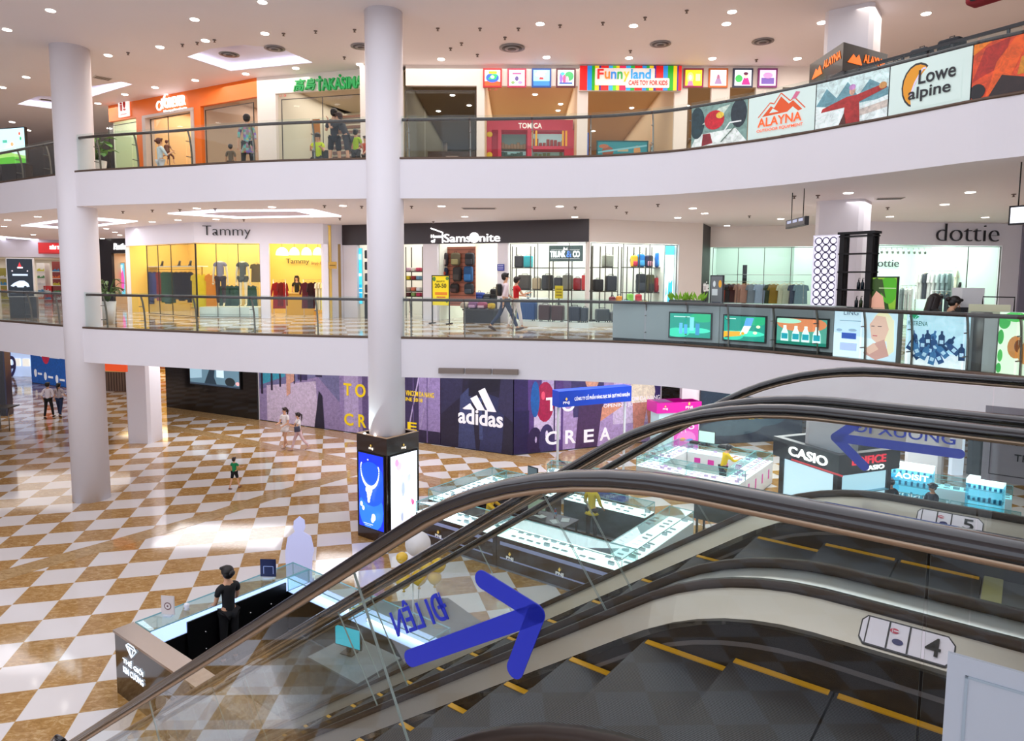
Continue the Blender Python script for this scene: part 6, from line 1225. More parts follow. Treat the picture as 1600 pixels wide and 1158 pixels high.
for i, (x, y, a) in enumerate(((.15, .48, .2), (.26, .22, -.9), (.44, .5, -.3), (.55, .2, .5), (.7, .44, -.6), (.32, .34, .6), (.42, .33, -.1), (.12, .4, -.5), (.2, .3, .4), (.3, .42, 0), (.38, .5, .1), (.35, .25, -.4), (.5, .4, .3), (.6, .5, 0), (.62, .3, .8), (.78, .36, .9), (.92, .3, .05), (.48, .18, -.2))):
    c, s_ = math.cos(a), math.sin(a); q = lambda u_, v_: (x+(u_*c-v_*s_), y+(u_*s_+v_*c)*1.1)
    BT += [('p', ['#284a78', '#1c3a60', '#3a6a98'][i % 3], [q(-.05, -.12), q(.05, -.12), q(.05, .07), q(.018, .1), q(.018, .15), q(-.018, .15), q(-.018, .1), q(-.05, .07)]), ('p', '#a8c8e0', [q(-.03, -.06), q(.03, -.06), q(.03, .0), q(-.03, .0)])]
BT += [('p', '#209868', [(.1, .93), (.15, .85), (.2, .93), (.15, .97)]), ('p', '#20a070', [(.06, .9), (.14, .84), (.1, .92)]), ('p', '#20a070', [(.24, .9), (.16, .84), (.2, .92)])]
t, L = lightbox('backlit poster with a pile of dark bottles and the name RETRENA behind the middle railing', 1413, 1512, .3, .0, .98, BT, tex=.2); txt('RETRENA', 'lettering', t, L*.04, L*.36, .72, .8, -.03, mat('#3a9080', .4), .001, .0)
t, L = lightbox('backlit poster with green leaves and brown nuts at the right edge of the middle railing', 1556, 1640, .3, .0, 1.02, [('bg', '#e0f0d8'), ('e', '#38a848', .1, .85, .12, .12), ('e', '#48b850', .3, .93, .2, .08), ('e', '#30a040', .05, .6, .06, .12), ('e', '#48b050', .06, .3, .05, .1), ('e', '#b87838', .35, .45, .16, .18), ('e', '#6a3a18', .4, .47, .08, .1), ('e', '#c88848', .55, .35, .16, .16), ('e', '#38a048', .05, .1, .05, .08)])
p = epx(1526, .55); t = tag(MB().lathe([(.16, 0), (.16, .98), (.15, 1.0)], 20).obj('steel_bin', STEEL), 'round steel drum standing between two backlit posters on the middle floor', 'bin'); t.location = (p.x, p.y, Z2)
t = tag(MB().box(0, .9, 0, .3, 0, .9).obj('side_cabinet', mat('#c8ccca', .4)), 'pale blank cabinet between the bottle poster and the leaf poster', 'cabinet'); a = epx(1533, .4); b = epx(1553, .4); t.location = (a.x, a.y, Z2); t.rotation_euler.z = Fr(a, b).a; t.scale.x = Fr(a, b).L/.9
# plant trough on the left cabinet
random.seed(2); p = epx(1072, .52); t = thing('planter', 'low row of bright green leaves on the leftmost screen cabinet', 'plant', (p.x, p.y, Z2+.96), Fr(epx(1045, .5), epx(1100, .5)).a)
MB().box(-.42, .42, -.1, .1, 0, .07).obj('trough', mat('#40403c', .5), t); lf = MB()
for i in range(44):
    x = random.uniform(-.42, .42); y = random.uniform(-.08, .08); a = random.uniform(-1, 1); h = random.uniform(.12, .24); w_ = .035; d = Vector((math.sin(a)*.16, random.uniform(-.12, .05), h)); s_ = Vector((w_, random.uniform(-.02, .02), 0)); o = Vector((x, y, .05)); k = len(lf.v)
    lf.v += [tuple(o), tuple(o+d*.5+s_), tuple(o+d), tuple(o+d*.5-s_)]; lf.f.append([k, k+1, k+2, k+3]); lf.m.append(0); lf.sm.append(True)
lf.obj('foliage', mat('#8ac030', .5, var=.2, scale=9), t)
# brochure stand, lit lattice panel, ladder shelf, face poster
def upright(label, u0, u1, vt, off, layers, name='poster_stand', emit=.2, frame='#1c1c1e', cat='poster', vb=None):
    A, B = epx(u0, off), epx(u1, off); f = Fr(A, B); x0, zt = f.hit(u0, vt, 0); x1 = f.S(u1, vt); zb = (f.hit(u0, vb, 0)[1] if vb else Z2+.1); t = thing(name, label, cat, f.w(0, 0, Z2), f.a)
    MB().box(x0, x1, 0, .05, zb-Z2-.03, zt-Z2).obj('frame', mat(frame, .4), t); art('sheet', x0+.025, x1-.025, zb-Z2, zt-Z2-.025, -.003, layers, t, emit)
    MB().box(x0+.03, x1-.03, -.05, .2, 0, .05).obj('foot', mat(frame, .4), t)
    if zb-Z2 > .2: MB().box((x0+x1)/2-.02, (x0+x1)/2+.02, .01, .05, .03, zb-Z2).obj('pole', mat(frame, .4), t)
    return t, f, x0, x1, zt
upright('narrow black framed menu board beside the bright green planter', 1110, 1131, 430, .9, [('bg', '#6a6e70'), ('e', '#e8a828', .8, .88, .14, .06), ('r', '#c8d0d0', .1, .7, .6, .8), ('r', '#3a3844', .1, .4, .9, .6), ('r', '#90a080', .1, .1, .9, .25), ('e', '#d8e0e0', .3, .88, .12, .05)])
A, B = epx(1263, 1.5), epx(1298, 1.5); f = Fr(A, B); zt = f.hit(1280, 370)[1]-Z2
t = thing('lattice_panel', 'tall panel of white circle lattice glowing lavender left of the black ladder shelf', 'panel', f.w(0, 0, Z2), f.a); L = f.L
MB().box(0, L, .02, .06, 0, zt).obj('backing', mat('#f4f0ff', .4, emit=.8), t); mb = MB(); r_ = L/6
for i in range(3):
    j = 0
    while (j+.5)*L/3 < zt: cx, cz = (i+.5)*L/3, (j+.5)*L/3; mb.tube([(cx+r_*.92*math.cos(q*math.pi/5), 0, cz+r_*.92*math.sin(q*math.pi/5)) for q in range(10)], .012, 4, closed=True); j += 1
mb.obj('lattice', mat('#4a4468', .5), t); MB().box(-.03, 0, -.02, .06, 0, zt+.02).box(L, L+.03, -.02, .06, 0, zt+.02).box(-.03, L+.03, -.02, .06, zt, zt+.03).obj('frame', mat('#e8e4f4', .4, emit=.5), t)
A, B = epx(1303, 1.1), epx(1354, 1.1); f = Fr(A, B); zt = f.hit(1330, 366)[1]-Z2; L = f.L
t = thing('ladder_shelf', 'tall black ladder shaped shelf before the square column on the middle floor', 'shelf', f.w(0, 0, Z2), f.a)
MB().box(0, .1, 0, .08, 0, zt).obj('side_post', BLACK, t); MB().box(L-.12, L, 0, .08, 0, zt).obj('side_post', BLACK, t); MB().box(L-.1, L, .2, .25, 0, zt).obj('rear_post', BLACK, t); MB().box(0, .08, .2, .25, 0, zt).obj('rear_post', BLACK, t)
lv = []
for v in (368, 395.5, 424, 452, 480): h = f.hit(1330, v)[1]-Z2; lv.append(h); MB().box(-.02, L+.02, 0, .25, h-.03, h).obj('rung_board', BLACK, t)
MB().box(-.04, L+.04, -.02, .26, zt, zt+.05).obj('top_beam', BLACK, t)
for i, (u, k, c_, lb) in enumerate(((1341, 3, '#141c24', 'dark pump bottle, left on the fourth board of the ladder shelf'), (1347, 3, '#1a2834', 'dark pump bottle, right on the fourth board of the ladder shelf'), (1339, 4, '#1c2428', 'dark pump bottle, left on the lowest board of the ladder shelf'), (1346, 4, '#3a4428', 'olive pump bottle, right on the lowest board of the ladder shelf'))):
    b = thing('pump_bottle', lb, 'bottle', f.w(f.S(u, 440, .1), .12, Z2+lv[k]), 0, 'bottles on the ladder shelf'); MB().lathe([(.034, 0), (.034, .13), (.014, .16), (.012, .18)], 12).obj('body', mat(c_, .2), b); MB().lathe([(.014, .18), (.014, .2), (.005, .2), (.005, .225)], 8).box(-.005, .03, -.005, .005, .22, .23).obj('pump', BLACK, b)
FACE = [('bg', '#88b838'), ('p', '#2a4a20', [(0, .5), (.0, .95), (.3, 1), (.6, .9), (.8, .55), (.85, .3), (.7, .2)]), ('e', '#50a828', .75, .85, .3, .2), ('p', '#e0a890', [(0, .02), (0, .7), (.3, .82), (.55, .75), (.68, .5), (.6, .25), (.45, .1), (.3, .0)]), ('p', '#3a5028', [(0, .62), (.35, .85), (.65, .72), (.5, .98), (.1, .98), (0, .9)]), ('r', '#2a2020', .06, .5, .18, .53), ('r', '#2a2020', .33, .52, .5, .55), ('p', '#c04858', [(.12, .2), (.32, .24), (.4, .2), (.24, .15)]), ('p', '#c88870', [(.2, .48), (.27, .3), (.2, .3)]), ('e', '#e8b8a0', .68, .42, .04, .06), ('l', '#c8e0a8', .015, [(.4, .86), (1, .86)])]
upright('poster of a woman with leaf green hair in a black frame beside the ladder shelf', 1356, 1404, 432, 1.2, FACE, emit=.5)
# reception desk goods on the right
p = epx(1505, 1.3); t = thing('white_display_box', 'white box with a dark base standing behind the two dark haired women', 'box', (p.x, p.y, Z2)); MB().box(-.2, .2, -.15, .15, 1.05, 1.4).obj('box', mat('#e8e8e8', .4), t); MB().box(-.24, .24, -.2, .2, 0, 1.05).obj('base', mat('#24242a', .4), t)
p = epx(1540, .9); t = thing('cream_brochure_panel', 'cream panel with a thin black rail at the right of the two women', 'panel', (p.x, p.y, Z2), -.6); MB().box(-.3, .3, 0, .05, 0, 1.12).obj('panel', mat('#dcdcb8', .4), t); MB().tube([(-.1, .1, 1.12), (-.1, .1, 1.25), (.35, .1, 1.25), (.35, .1, 1.0)], .012, 6).obj('rail', BLACK, t); MB().box(-.28, .33, .08, .12, 0, 1.0).obj('support', BLACK, t)
# hanging signs of the middle floor
def hang(label, u0, u1, vt, vb, depth, mats_, u2=None, name='hanging_sign', emit=0):
    a = worldpx(u0, vt, depth[0]); b = worldpx(u1, vt, depth[1]); f = Fr(a, b); z1, z0 = a.z, f.hit(u0, vb)[1]; t = thing(name, label, 'sign', f.w(0, 0, z0), f.a); L = f.L; H = z1-z0
    MB().box(0, L, 0, .08, 0, H).obj('casing', mat(mats_[0], .4), t); MB().box(.03, L-.03, -.006, 0, .03, H-.03).obj('face', mat(mats_[1], .3, emit=emit), t)
    for q in (L*.2, L*.8): MB().tube([(q, .04, H), (q, .04, CE2-z0)], .01, 6).obj('hanger_rod', BLACK, t)
    return t, L, H
t, L, H = hang('small dark direction sign hanging left of the square column on the middle floor', 1228, 1258, 345, 358, (15.8, 14.6), ('#2a2628', '#4a4448'))
for i in range(3): MB().box(L*(.1+.3*i), L*(.3+.3*i), -.012, -.006, H*.55, H*.85).obj('pictogram', mat('#b8c0e0', .4, emit=.5), t)
hang('white lit sign in a thick black frame hanging at the right edge', 1577, 1640, 322, 352, (11.5, 11.0), ('#141214', '#f0f4ff'), emit=1.3)
# ================================================================ GROUND FLOOR: PICTURE WALLS
w1 = Fr((-17.74, 34.85), (.06, 25.63)); w2 = Fr((.06, 25.63), (6.3, 28.25)); w3 = Fr((6.9, 27.3), (12.3, 28.6))
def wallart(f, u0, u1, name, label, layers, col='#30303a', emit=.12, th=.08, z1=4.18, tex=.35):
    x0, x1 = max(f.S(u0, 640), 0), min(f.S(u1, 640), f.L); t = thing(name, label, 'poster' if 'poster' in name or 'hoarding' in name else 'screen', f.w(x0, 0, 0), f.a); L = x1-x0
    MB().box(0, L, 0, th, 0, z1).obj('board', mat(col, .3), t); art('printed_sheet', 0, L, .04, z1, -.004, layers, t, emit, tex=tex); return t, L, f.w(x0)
struct('wall_back.008', MB().box(0, w1.L, .1, .3, 0, CE1, 0, w1.M()), WHITE); struct('wall_back.009', MB().box(0, w2.L, .1, .3, 0, CE1, 0, w2.M()), WHITE); struct('wall_back.010', MB().box(0, w3.L, .1, .3, 0, CE1, 0, w3.M()), WHITE)
t, L, o = wallart(w1, 259, 402, 'black_media_wall', 'glossy black wall with a wide screen left on the ground floor', [('bg', '#0a0808'), ('r', '#181212', 0, .3, 1, .34)], '#0a0808', 0)
for ch in t.children: ch.data.materials[0] = mat('#0c0909', .12, coat=.4)
picture(w1, 297, 377, 570, 609, '#101014', [('bg', '#5a7888'), ('p', '#20303c', [(.3, .1), (.42, 1), (.52, 1), (.5, .5), (.55, .1)]), ('p', '#90b0c0', [(0, .3), (.25, .4), (.25, .9), (0, .9)]), ('e', '#20282c', .82, .3, .1, .25), ('e', '#d8a0a0', .97, .25, .04, .1), ('r', '#c0d8e0', .55, .5, .7, .95), ('r', '#304050', 0, 0, 1, .1)], 'wide screen with a blue grey picture on the glossy black wall', 1.0, 'wall_screen', d=-.03)
RUN = [('bg', '#6a6890'), ('r', '#a8b8cc', 0, .78, 1, 1), ('p', '#8878a0', [(0, 0), (1, 0), (1, .3), (.75, .55), (0, .35)]), ('p', '#b8a8c0', [(.1, .0), (.75, 0), (.72, .5), (.1, .4)]), ('p', '#3890a8', [(.02, .4), (.34, .52), (.34, .78), (.02, .72)]), ('r', '#2a2440', .3, .62, .85, .8), ('r', '#383058', .5, .5, .62, .95), ('r', '#2a2448', .72, .55, .8, .9), ('l', '#2a2038', .12, [(0, .95), (.3, .85), (.8, .6)]), ('l', '#2a2038', .14, [(.04, .3), (.04, 1)]), ('l', '#2a2038', .12, [(.17, .35), (.17, .95)]), ('l', '#2a2038', .1, [(.28, .4), (.28, .88)]), ('l', '#2a2038', .07, [(.46, .45), (.46, .75)]), ('l', '#2a2038', .07, [(.54, .48), (.54, .7)]), ('p', '#1a1420', [(.34, .7), (.46, .7), (.48, 1), (.34, 1)]), ('p', '#c09080', [(.36, .3), (.41, .34), (.41, .7), (.36, .7)]), ('p', '#c09080', [(.41, .45), (.46, .48), (.46, .72), (.42, .72)]), ('p', '#1a1830', [(.7, .0), (.82, .0), (.8, .35), (.76, .4)])]
wallart(w1, 406, 531, 'hoarding_poster', 'purple hoarding picture of a runner on a railed bridge, ground floor', RUN)
t, L, o = wallart(w1, 531, 688, 'hoarding_poster', 'purple hoarding with large yellow letters TO CREATE behind the middle round column', [('bg', '#8a78a8'), ('r', '#a898c0', .05, 0, .2, 1), ('r', '#5a4a78', .24, 0, .3, 1), ('r', '#c0b0d0', .3, .4, .42, 1), ('r', '#4a3e68', .5, 0, .56, 1), ('r', '#342a50', .66, 0, .8, 1), ('l', '#b0a0c8', .06, [(.7, .1), (.86, .95)]), ('l', '#9888b0', .05, [(.8, .05), (.95, .9)]), ('r', '#241c3c', .72, 0, 1, .12), ('l', '#584878', .05, [(.75, 0), (.75, 1)]), ('l', '#6a5a88', .05, [(.88, 0), (.88, 1)])])
YL = mat('#e8c810', .4, emit=.2)
for w_, u0, v0, u1, v1 in (('T', 537, 599, 549, 618), ('O', 555, 600, 571, 621), ('C', 538, 646, 552, 665), ('R', 560, 648, 572, 668), ('E', 637, 660, 651, 673)): letters(w_, w1, u0, v0, u1, v1, YL, 'hoarding_letter', {'T': 'large yellow letter T on the purple hoarding', 'O': 'large yellow letter O on the purple hoarding', 'C': 'large yellow letter C on the purple hoarding', 'R': 'large yellow letter R left of the column on the purple hoarding', 'E': 'large yellow letter E right of the column on the purple hoarding'}[w_], d=-.02, ex=.008, bold=.06)
letters('VINCOM DA NANG', w1, 634, 612, 678, 620, YL, 'hoarding_letter', 'small yellow upper line of words right of the middle round column', d=-.02, ex=.005, bold=.03)
letters('JUNE 2018', w1, 628, 621.5, 660, 629, YL, 'hoarding_letter', 'small yellow lower line of words right of the middle round column', d=-.02, ex=.005, bold=.03)
wallart(w1, 689, 802, 'hoarding_poster', 'dark navy hoarding with the white three stripe mark and word adidas', [('bg', '#1e1a34'), ('p', '#2a2848', [(0, .3), (.3, .5), (.35, 1), (0, 1)]), ('p', '#38406a', [(.25, .0), (.5, .0), (.42, .6), (.28, .5)]), ('p', '#2c305a', [(.55, 0), (.85, 0), (.9, .5), (.62, .55)]), ('p', '#404a78', [(.55, .1), (.6, .1), (.58, .5), (.54, .5)]), ('p', '#14122a', [(.4, .5), (.9, .6), (1, 1), (.4, 1)]), ('p', '#302c50', [(.8, .4), (1, .3), (1, .9), (.85, .8)])], '#1a1830', .1)
WS = mat('#f0eef4', .4, emit=.25)
letters('adidas', w1, 716, 640, 786, 665, WS, 'hoarding_letter', 'white word adidas on the navy hoarding', d=-.02, ex=.008, bold=.06)
t = thing('three_stripe_mark', 'white three stripe mark above the word adidas on the navy hoarding', 'sign', w1.w(w1.S(750, 625), -.02, 0), w1.a); x0 = w1.S(750, 625)
for k, pts in enumerate((((723, 638), (734.5, 630), (741.5, 640.5), (726, 639.5)), ((735, 622.5), (745, 617.5), (758, 641.5), (746, 641)), ((747.5, 611), (757.5, 606), (775.5, 644), (762.5, 643)))):
    q = [w1.hit(u, v, -.02) for u, v in pts]; T = Matrix(((1, 0, 0, 0), (0, 0, -1, 0), (0, 1, 0, 0), (0, 0, 0, 1))); MB().prism([(a-x0, b) for a, b in q], 0, .012, T=T).obj('stripe', WS, t)
BAL = [('bg', '#54387a'), ('p', '#2c1e50', [(0, 0), (.3, 0), (.26, 1), (0, 1)]), ('r', '#201848', 0, 0, .3, .4), ('r', '#b0a0c8', .55, .45, .8, .85), ('r', '#c8b8d8', .4, .1, .95, .45), ('r', '#3a2a58', .8, 0, .83, 1), ('e', '#a01848', .62, .47, .19, .19), ('e', '#e85070', .58, .53, .04, .04), ('e', '#1a58a0', .42, .5, .09, .17), ('e', '#3a88c8', .48, .95, .07, .1), ('e', '#c83868', .72, .97, .16, .06), ('e', '#2a1c48', .42, .08, .16, .16), ('e', '#383060', .66, .1, .16, .16), ('e', '#b8a8d0', .44, .12, .02, .03), ('e', '#d0c8e0', .66, .16, .03, .04)]
wallart(w2, 803, 880, 'hoarding_poster', 'purple hoarding picture with shiny red and blue balloons, ground floor', BAL)
GIR = [('bg', '#a890c0'), ('r', '#584880', .0, .55, .4, 1), ('r', '#7868a0', .1, .6, .3, .95), ('r', '#c8b8d8', .5, .2, .9, 1), ('r', '#3a3064', .9, .1, 1, 1), ('p', '#403868', [(.05, .9), (.4, .9), (.4, .3), (.1, .3)]), ('p', '#d09078', [(.18, .3), (.55, .45), (.6, .38), (.3, .2)]), ('e', '#281820', .3, .72, .09, .12), ('e', '#d8a088', .28, .66, .07, .1), ('e', '#282028', .38, .52, .05, .06), ('p', '#483058', [(.12, .0), (.34, 0), (.4, .5), (.16, .5)]), ('p', '#d8a088', [(.7, .98), (.98, .9), (.98, .8), (.7, .85)]), ('p', '#484070', [(.6, .6), (.95, .7), (1, .95), (.7, .9)]), ('e', '#e8e0c8', .8, .5, .14, .16), ('p', '#c88878', [(.72, 0), (.8, 0), (.86, .4), (.7, .4)]), ('p', '#c88878', [(.9, 0), (.98, .02), (.92, .4), (.84, .4)])]
wallart(w2, 880, 1031, 'hoarding_poster', 'purple hoarding picture of two posing people, one with a camera, ground floor', GIR)
for w_, u0, v0, u1, v1 in (('T', 853, 621, 870, 642), ('O', 878, 623, 898, 643), ('C', 852, 674, 872, 695), ('R', 883, 672, 900, 693), ('E', 912, 671, 928, 691), ('A', 937, 668, 954, 688)): letters(w_, w2, u0, v0, u1, v1, WS, 'hoarding_letter', f'large white letter {w_} on the balloon and people hoarding', d=-.02, ex=.008, bold=.06)
letters('ADIDAS VINCOM DA NANG', w2, 943, 620, 1031, 627, WS, 'hoarding_letter', 'small white upper line of words on the people hoarding', d=-.02, ex=.004, bold=.02)
letters('OPENING JUNE 2018', w2, 943, 629, 1018, 636, WS, 'hoarding_letter', 'small white lower line of words on the people hoarding', d=-.02, ex=.004, bold=.02)
wallart(w3, 1094, 1256, 'hoarding_poster', 'dark slate hoarding with a yellow word behind the escalators, ground floor', [('bg', '#2c3242'), ('e', '#3a4a58', .35, .35, .3, .15), ('e', '#405868', .6, .25, .25, .1), ('e', '#343e50', .75, .5, .25, .2), ('e', '#485c68', .3, .15, .3, .08), ('r', '#1c1c2a', 0, .75, 1, 1), ('e', '#283848', .15, .5, .15, .2)], '#20242e', .1)
letters('adidas', w3, 1168, 633, 1236, 654, YL, 'hoarding_letter', 'yellow word adidas half hidden by the escalator handrails', d=-.02, ex=.008, bold=.06)
# left: bright hall, blue poster, warm supermarket hall
f = Fr(P(50, 598, 0)[:2], P(104, 606, 0)[:2]); 
t, L, o = wallart(f, 50, 112, 'hoarding_poster', 'blue hoarding with pictures of red goods at the left on the ground floor', [('bg', '#1c58a8'), ('r', '#e8e0e4', .05, .45, .3, 1), ('r', '#c01830', .08, .7, .24, 1), ('r', '#d8dce4', .3, .4, .85, 1), ('e', '#c82848', .45, .5, .13, .2), ('e', '#909aa8', .7, .75, .12, .2), ('p', '#c83030', [(.78, .65), (.9, .6), (.9, .7)]), ('e', '#f0f0f4', .13, .15, .04, .06), ('e', '#f0f0f4', .42, .12, .04, .06), ('e', '#f0f0f4', .75, .1, .04, .06), ('r', '#f0f0f4', .2, .13, .32, .16), ('r', '#f0f0f4', .5, .1, .64, .13), ('r', '#f0f0f4', .83, .08, .97, .11)], '#1c4c90', .3)
f = Fr((-44, 47), (-31.2, 45)); t = thing('glowing_shop_front', 'pale blue glowing shop front with the digit 9 at the far left, ground floor', 'shop front', f.w(0, 0, 0), f.a); MB().box(0, f.L, 0, .2, 0, 4.15).obj('panel', mat('#b8ccf0', .3, emit=.7), t)
for i in range(6): MB().box(f.L*i/6-.04, f.L*i/6+.04, -.05, 0, 0, 4.1).obj('mullion', mat('#8aa0d0', .3), t)
x, z_ = f.hit(21, 572); txt('9', 'number', t, x-.35, x+.3, z_-.8, z_+.7, -.1, mat('#4a4a80', .4), .01, .02)
for i in range(5): MB().box(f.L-4+i*.7, f.L-3.5+i*.7, -.08, -.02, .7, 1.2).obj('shown_item', mat('#f0ece0', .4, emit=.8), t)
t = thing('dark_entrance_pillar', 'dark glossy pillar at the far left edge of the ground floor', 'pillar', P(3, 650, 0)*1, .2); MB().box(-.9, .22, 0, .5, 0, 4.18).obj('panel', mat('#1c1620', .2), t); MB().box(.2, .26, -.02, .52, 0, 4.18).obj('edge_strip', mat('#2a2a4a', .3), t)
f = Fr((-27.5, 46), (-18.5, 43)); struct('wall_back.011', MB().box(-6, f.L+3, 3.5, 3.6, 0, CE1, 0, f.M()), mat('#f0c878', .5)); c = f.w(f.L/2, 1.6, 4.1); area(c.x, c.y, c.z, 8, 3, 420, (1, .78, .45), (0, 0, f.a), 'shop_ceiling_lamp')
random.seed(21)
for i, (u, w_, h_, c_, lb) in enumerate(((178, .6, 2.2, '#e0b050', 'warm lit goods shelf left in the golden hall'), (192, .55, 2.4, '#f0d080', 'warm lit goods shelf in the middle of the golden hall'), (205, .5, 2.2, '#e8c060', 'warm lit goods shelf right in the golden hall'), (253, .7, 2.5, '#e0b858', 'warm lit goods shelf beside the glossy black wall'))):
    t = thing('goods_shelf', lb, 'shelf', f.w(f.S(u, 590, 2.6), 2.6, 0), f.a); MB().box(-w_/2, w_/2, 0, .5, 0, h_).obj('body', mat(c_, .5), t)
    for j in range(5):
        MB().box(-w_/2, w_/2, -.06, 0, .2+j*.45, .23+j*.45).obj('board', mat('#fff0d0', .5), t); m_ = MB()
        for k_ in range(8): m_.box(-w_/2+.05+k_*w_/8.5, -w_/2+.14+k_*w_/8.5, -.05, -.0, .23+j*.45, .33+j*.45+.15*random.random())
        m_.obj('goods', mat(['#c83020', '#e08030', '#f0e0c0', '#a06030'][(i+j) % 4], .5), t)['kind'] = 'stuff'
t = thing('slatted_counter', 'dark slatted counter in the golden hall behind the columns', 'counter', P(190, 612, 0), f.a+.2); MB().box(-1.0, 1.4, 0, 1.0, 0, 1.15).obj('body', mat('#6a5244', .5), t); MB().box(-1.05, 1.45, -.05, 1.05, 1.15, 1.22).obj('top', mat('#d8b070', .3), t)
for i in range(14): MB().box(-.98+i*.17, -.94+i*.17, -.02, 0, .03, 1.12).obj('slat', mat('#4a362c', .5), t)
MB().box(-.3, 1.0, .3, .9, 1.22, 1.7).obj('glass_case', glass('#fff0d0'), t); MB().box(-.4, 1.1, .25, .95, 1.7, 1.76).obj('case_lid', mat('#c8503a', .4), t)
t = thing('orange_hanging_sign', 'orange sign hanging over the slatted counter in the golden hall', 'sign', P(178, 580, 3.2)+Vector((0, 0, 0)), f.a); MB().box(-.6, .6, 0, .06, 0, .35).obj('panel', mat('#e05020', .4, emit=.6), t)
for q in (-.5, .5): MB().tube([(q, .03, .35), (q, .03, .98)], .012, 5).obj('rod', BLACK, t)
t = tag(MB().box(0, .5, 0, .1, 0, 4.18).obj('brown_door_frame', mat('#6a4a20', .4)), 'brown vertical door frame right of the left round column, ground floor', 'door frame'); t.location = P(160, 605, 0); 
# side table at the far left
p = P(8, 672, 0); t = thing('bar_table', 'dark thin topped bar table with metal legs at the far left, ground floor', 'table', p, .1); MB().box(-1.2, .42, -.4, .4, 1.0, 1.05).obj('top', mat('#2a2628', .3), t)
for x in (-1.0, -.3, -.05, .3): MB().tube([(x, -.2, 0), (x, -.2, 1.0)], .018, 6).obj('leg', STEEL, t)
# ================================================================ GROUND FLOOR: KIOSKS
NAVY = mat('#2a1a18', .2, coat=.4)
DECKL = mat('#f4fbff', .4, emit=2.2); BLUEL = mat('#c0ccff', .4, emit=1.1)
def kiosk_frame(ox, oy, a=None): return Fr((ox, oy), (ox-ED.x, oy-ED.y)) if a is None else Fr((ox, oy), (ox+math.cos(a), oy+math.sin(a)))
def showcase(label, f, x0, x1, y0, y1, body, deck=DECKL, h=.78, top=1.05, seed=1, dark=True, trays=True, stripe=None):
    t = thing('glass_showcase', label, 'showcase', f.w(x0, y0, 0), f.a); X, Y = x1-x0, y1-y0
    MB().box(0, X, 0, Y, .06, h).obj('body', body, t); MB().box(.03, X-.03, .03, Y-.03, 0, .06).obj('plinth', mat('#8890a0', .4), t); MB().box(.01, X-.01, .01, Y-.01, h, h+.012).obj('display_deck', deck, t)
    g = MB(); 
    for q in ((0, X, 0, .006, h, top), (0, X, Y-.006, Y, h, top), (0, .006, .006, Y-.006, h, top), (X-.006, X, .006, Y-.006, h, top), (0, X, 0, Y, top, top+.006)): g.box(*q)
    g.obj('glass_case', glass('#f2faf9', .1), t); e = MB()
    for q in ((0, X, -.004, .01, top-.004, top+.01), (0, X, Y-.01, Y+.004, top-.004, top+.01), (-.004, .01, 0, Y, top-.004, top+.01), (X-.01, X+.004, 0, Y, top-.004, top+.01), (0, .01, 0, .01, h, top), (X-.01, X, 0, .01, h, top), (0, .01, Y-.01, Y, h, top), (X-.01, X, Y-.01, Y, h, top)): e.box(*q)
    e.obj('glass_edges', mat('#7ab0b4', .2), t)
    if trays:
        random.seed(seed); m_ = MB(); n = int(max(X, Y)/.22); ax = X >= Y
        for i in range(n):
            for j in range(2):
                u_ = (i+.5)/n*max(X, Y); w_ = (.28+.44*j)*min(X, Y); cx, cy = (u_, w_) if ax else (w_, u_)
                if random.random() < .8: s_ = .05+.03*random.random(); m_.box(cx-s_, cx+s_, cy-.03, cy+.03, h+.012, h+.03+.05*(random.random() < .3))
        k = m_.obj('jewellery_trays', mat('#a8b4bc' if dark else '#d8a8d0', .4), t); k['kind'] = 'stuff'
    if stripe: MB().box(.1, X-.1, -.01, 0, .28, .31).box(.1, X-.1, -.01, 0, .6, .68).obj('light_stripe', stripe, t)
    return t
def pnj(t, x, z, s=.16, y=-.03, m=None, gold=None, rot=None):
    T = rot
    txt('PNJ', 'lettering', t, x-s, x+s, z, z+s*.9, y, m or WS, .006, .04, T=T)
    q = MB().prism([(x-s*.35, z+s*1.5), (x, z+s*1.05), (x+s*.35, z+s*1.5), (x, z+s*2.0)], 0, .01, T=(T or Matrix()) @ Matrix(((1, 0, 0, 0), (0, 0, -1, y), (0, 1, 0, 0), (0, 0, 0, 1)))); q.obj('diamond_mark', gold or mat('#e8c060', .3, emit=.4), t)
KA = kiosk_frame(-2.81, 17.27)
STR_ = mat('#8a90b8', .3, emit=.3)
t = showcase('front glass showcase of the dark jewellery stand, left half', KA, .5, 3.1, 0, .65, NAVY, seed=1, stripe=STR_); pnj(t, .8, .3, .1)
t = showcase('front glass showcase of the dark jewellery stand, right half with a rounded end', KA, 3.12, 6.35, 0, .65, NAVY, seed=2, stripe=STR_); pnj(t, .4, .3, .1); pnj(t, 1.75, .3, .1)
showcase('right side glass showcase of the dark jewellery stand', KA, 5.72, 6.36, .67, 3.7, mat('#d8e8ec', .3), seed=3)
showcase('left side glass showcase of the dark jewellery stand near the column box', KA, .02, .55, .95, 3.7, NAVY, seed=4, trays=True)
showcase('back glass showcase of the dark jewellery stand', KA, .57, 2.5, 3.15, 3.7, NAVY, seed=5)
showcase('rear work counter with glass top behind the clerk in yellow seen from the back', KA, 2.9, 5.3, 3.2, 3.75, mat('#4a5a60', .4), seed=6)
struct('trim_11', MB().box(.55, 5.72, .65, 3.15, .0, .02, 0, KA.M()), mat('#3a2620', .25))
t = thing('desk_with_papers', 'dark desk with scattered papers and a bottle inside the dark jewellery stand', 'desk', KA.w(2.6, 1.5, 0), KA.a); MB().box(0, 1.4, 0, .7, .7, .74).obj('top', mat('#3a3a3e', .3), t)
for x in (.03, 1.33):
    for y in (.03, .63): MB().box(x, x+.04, y, y+.04, 0, .7).obj('leg', BLACK, t)
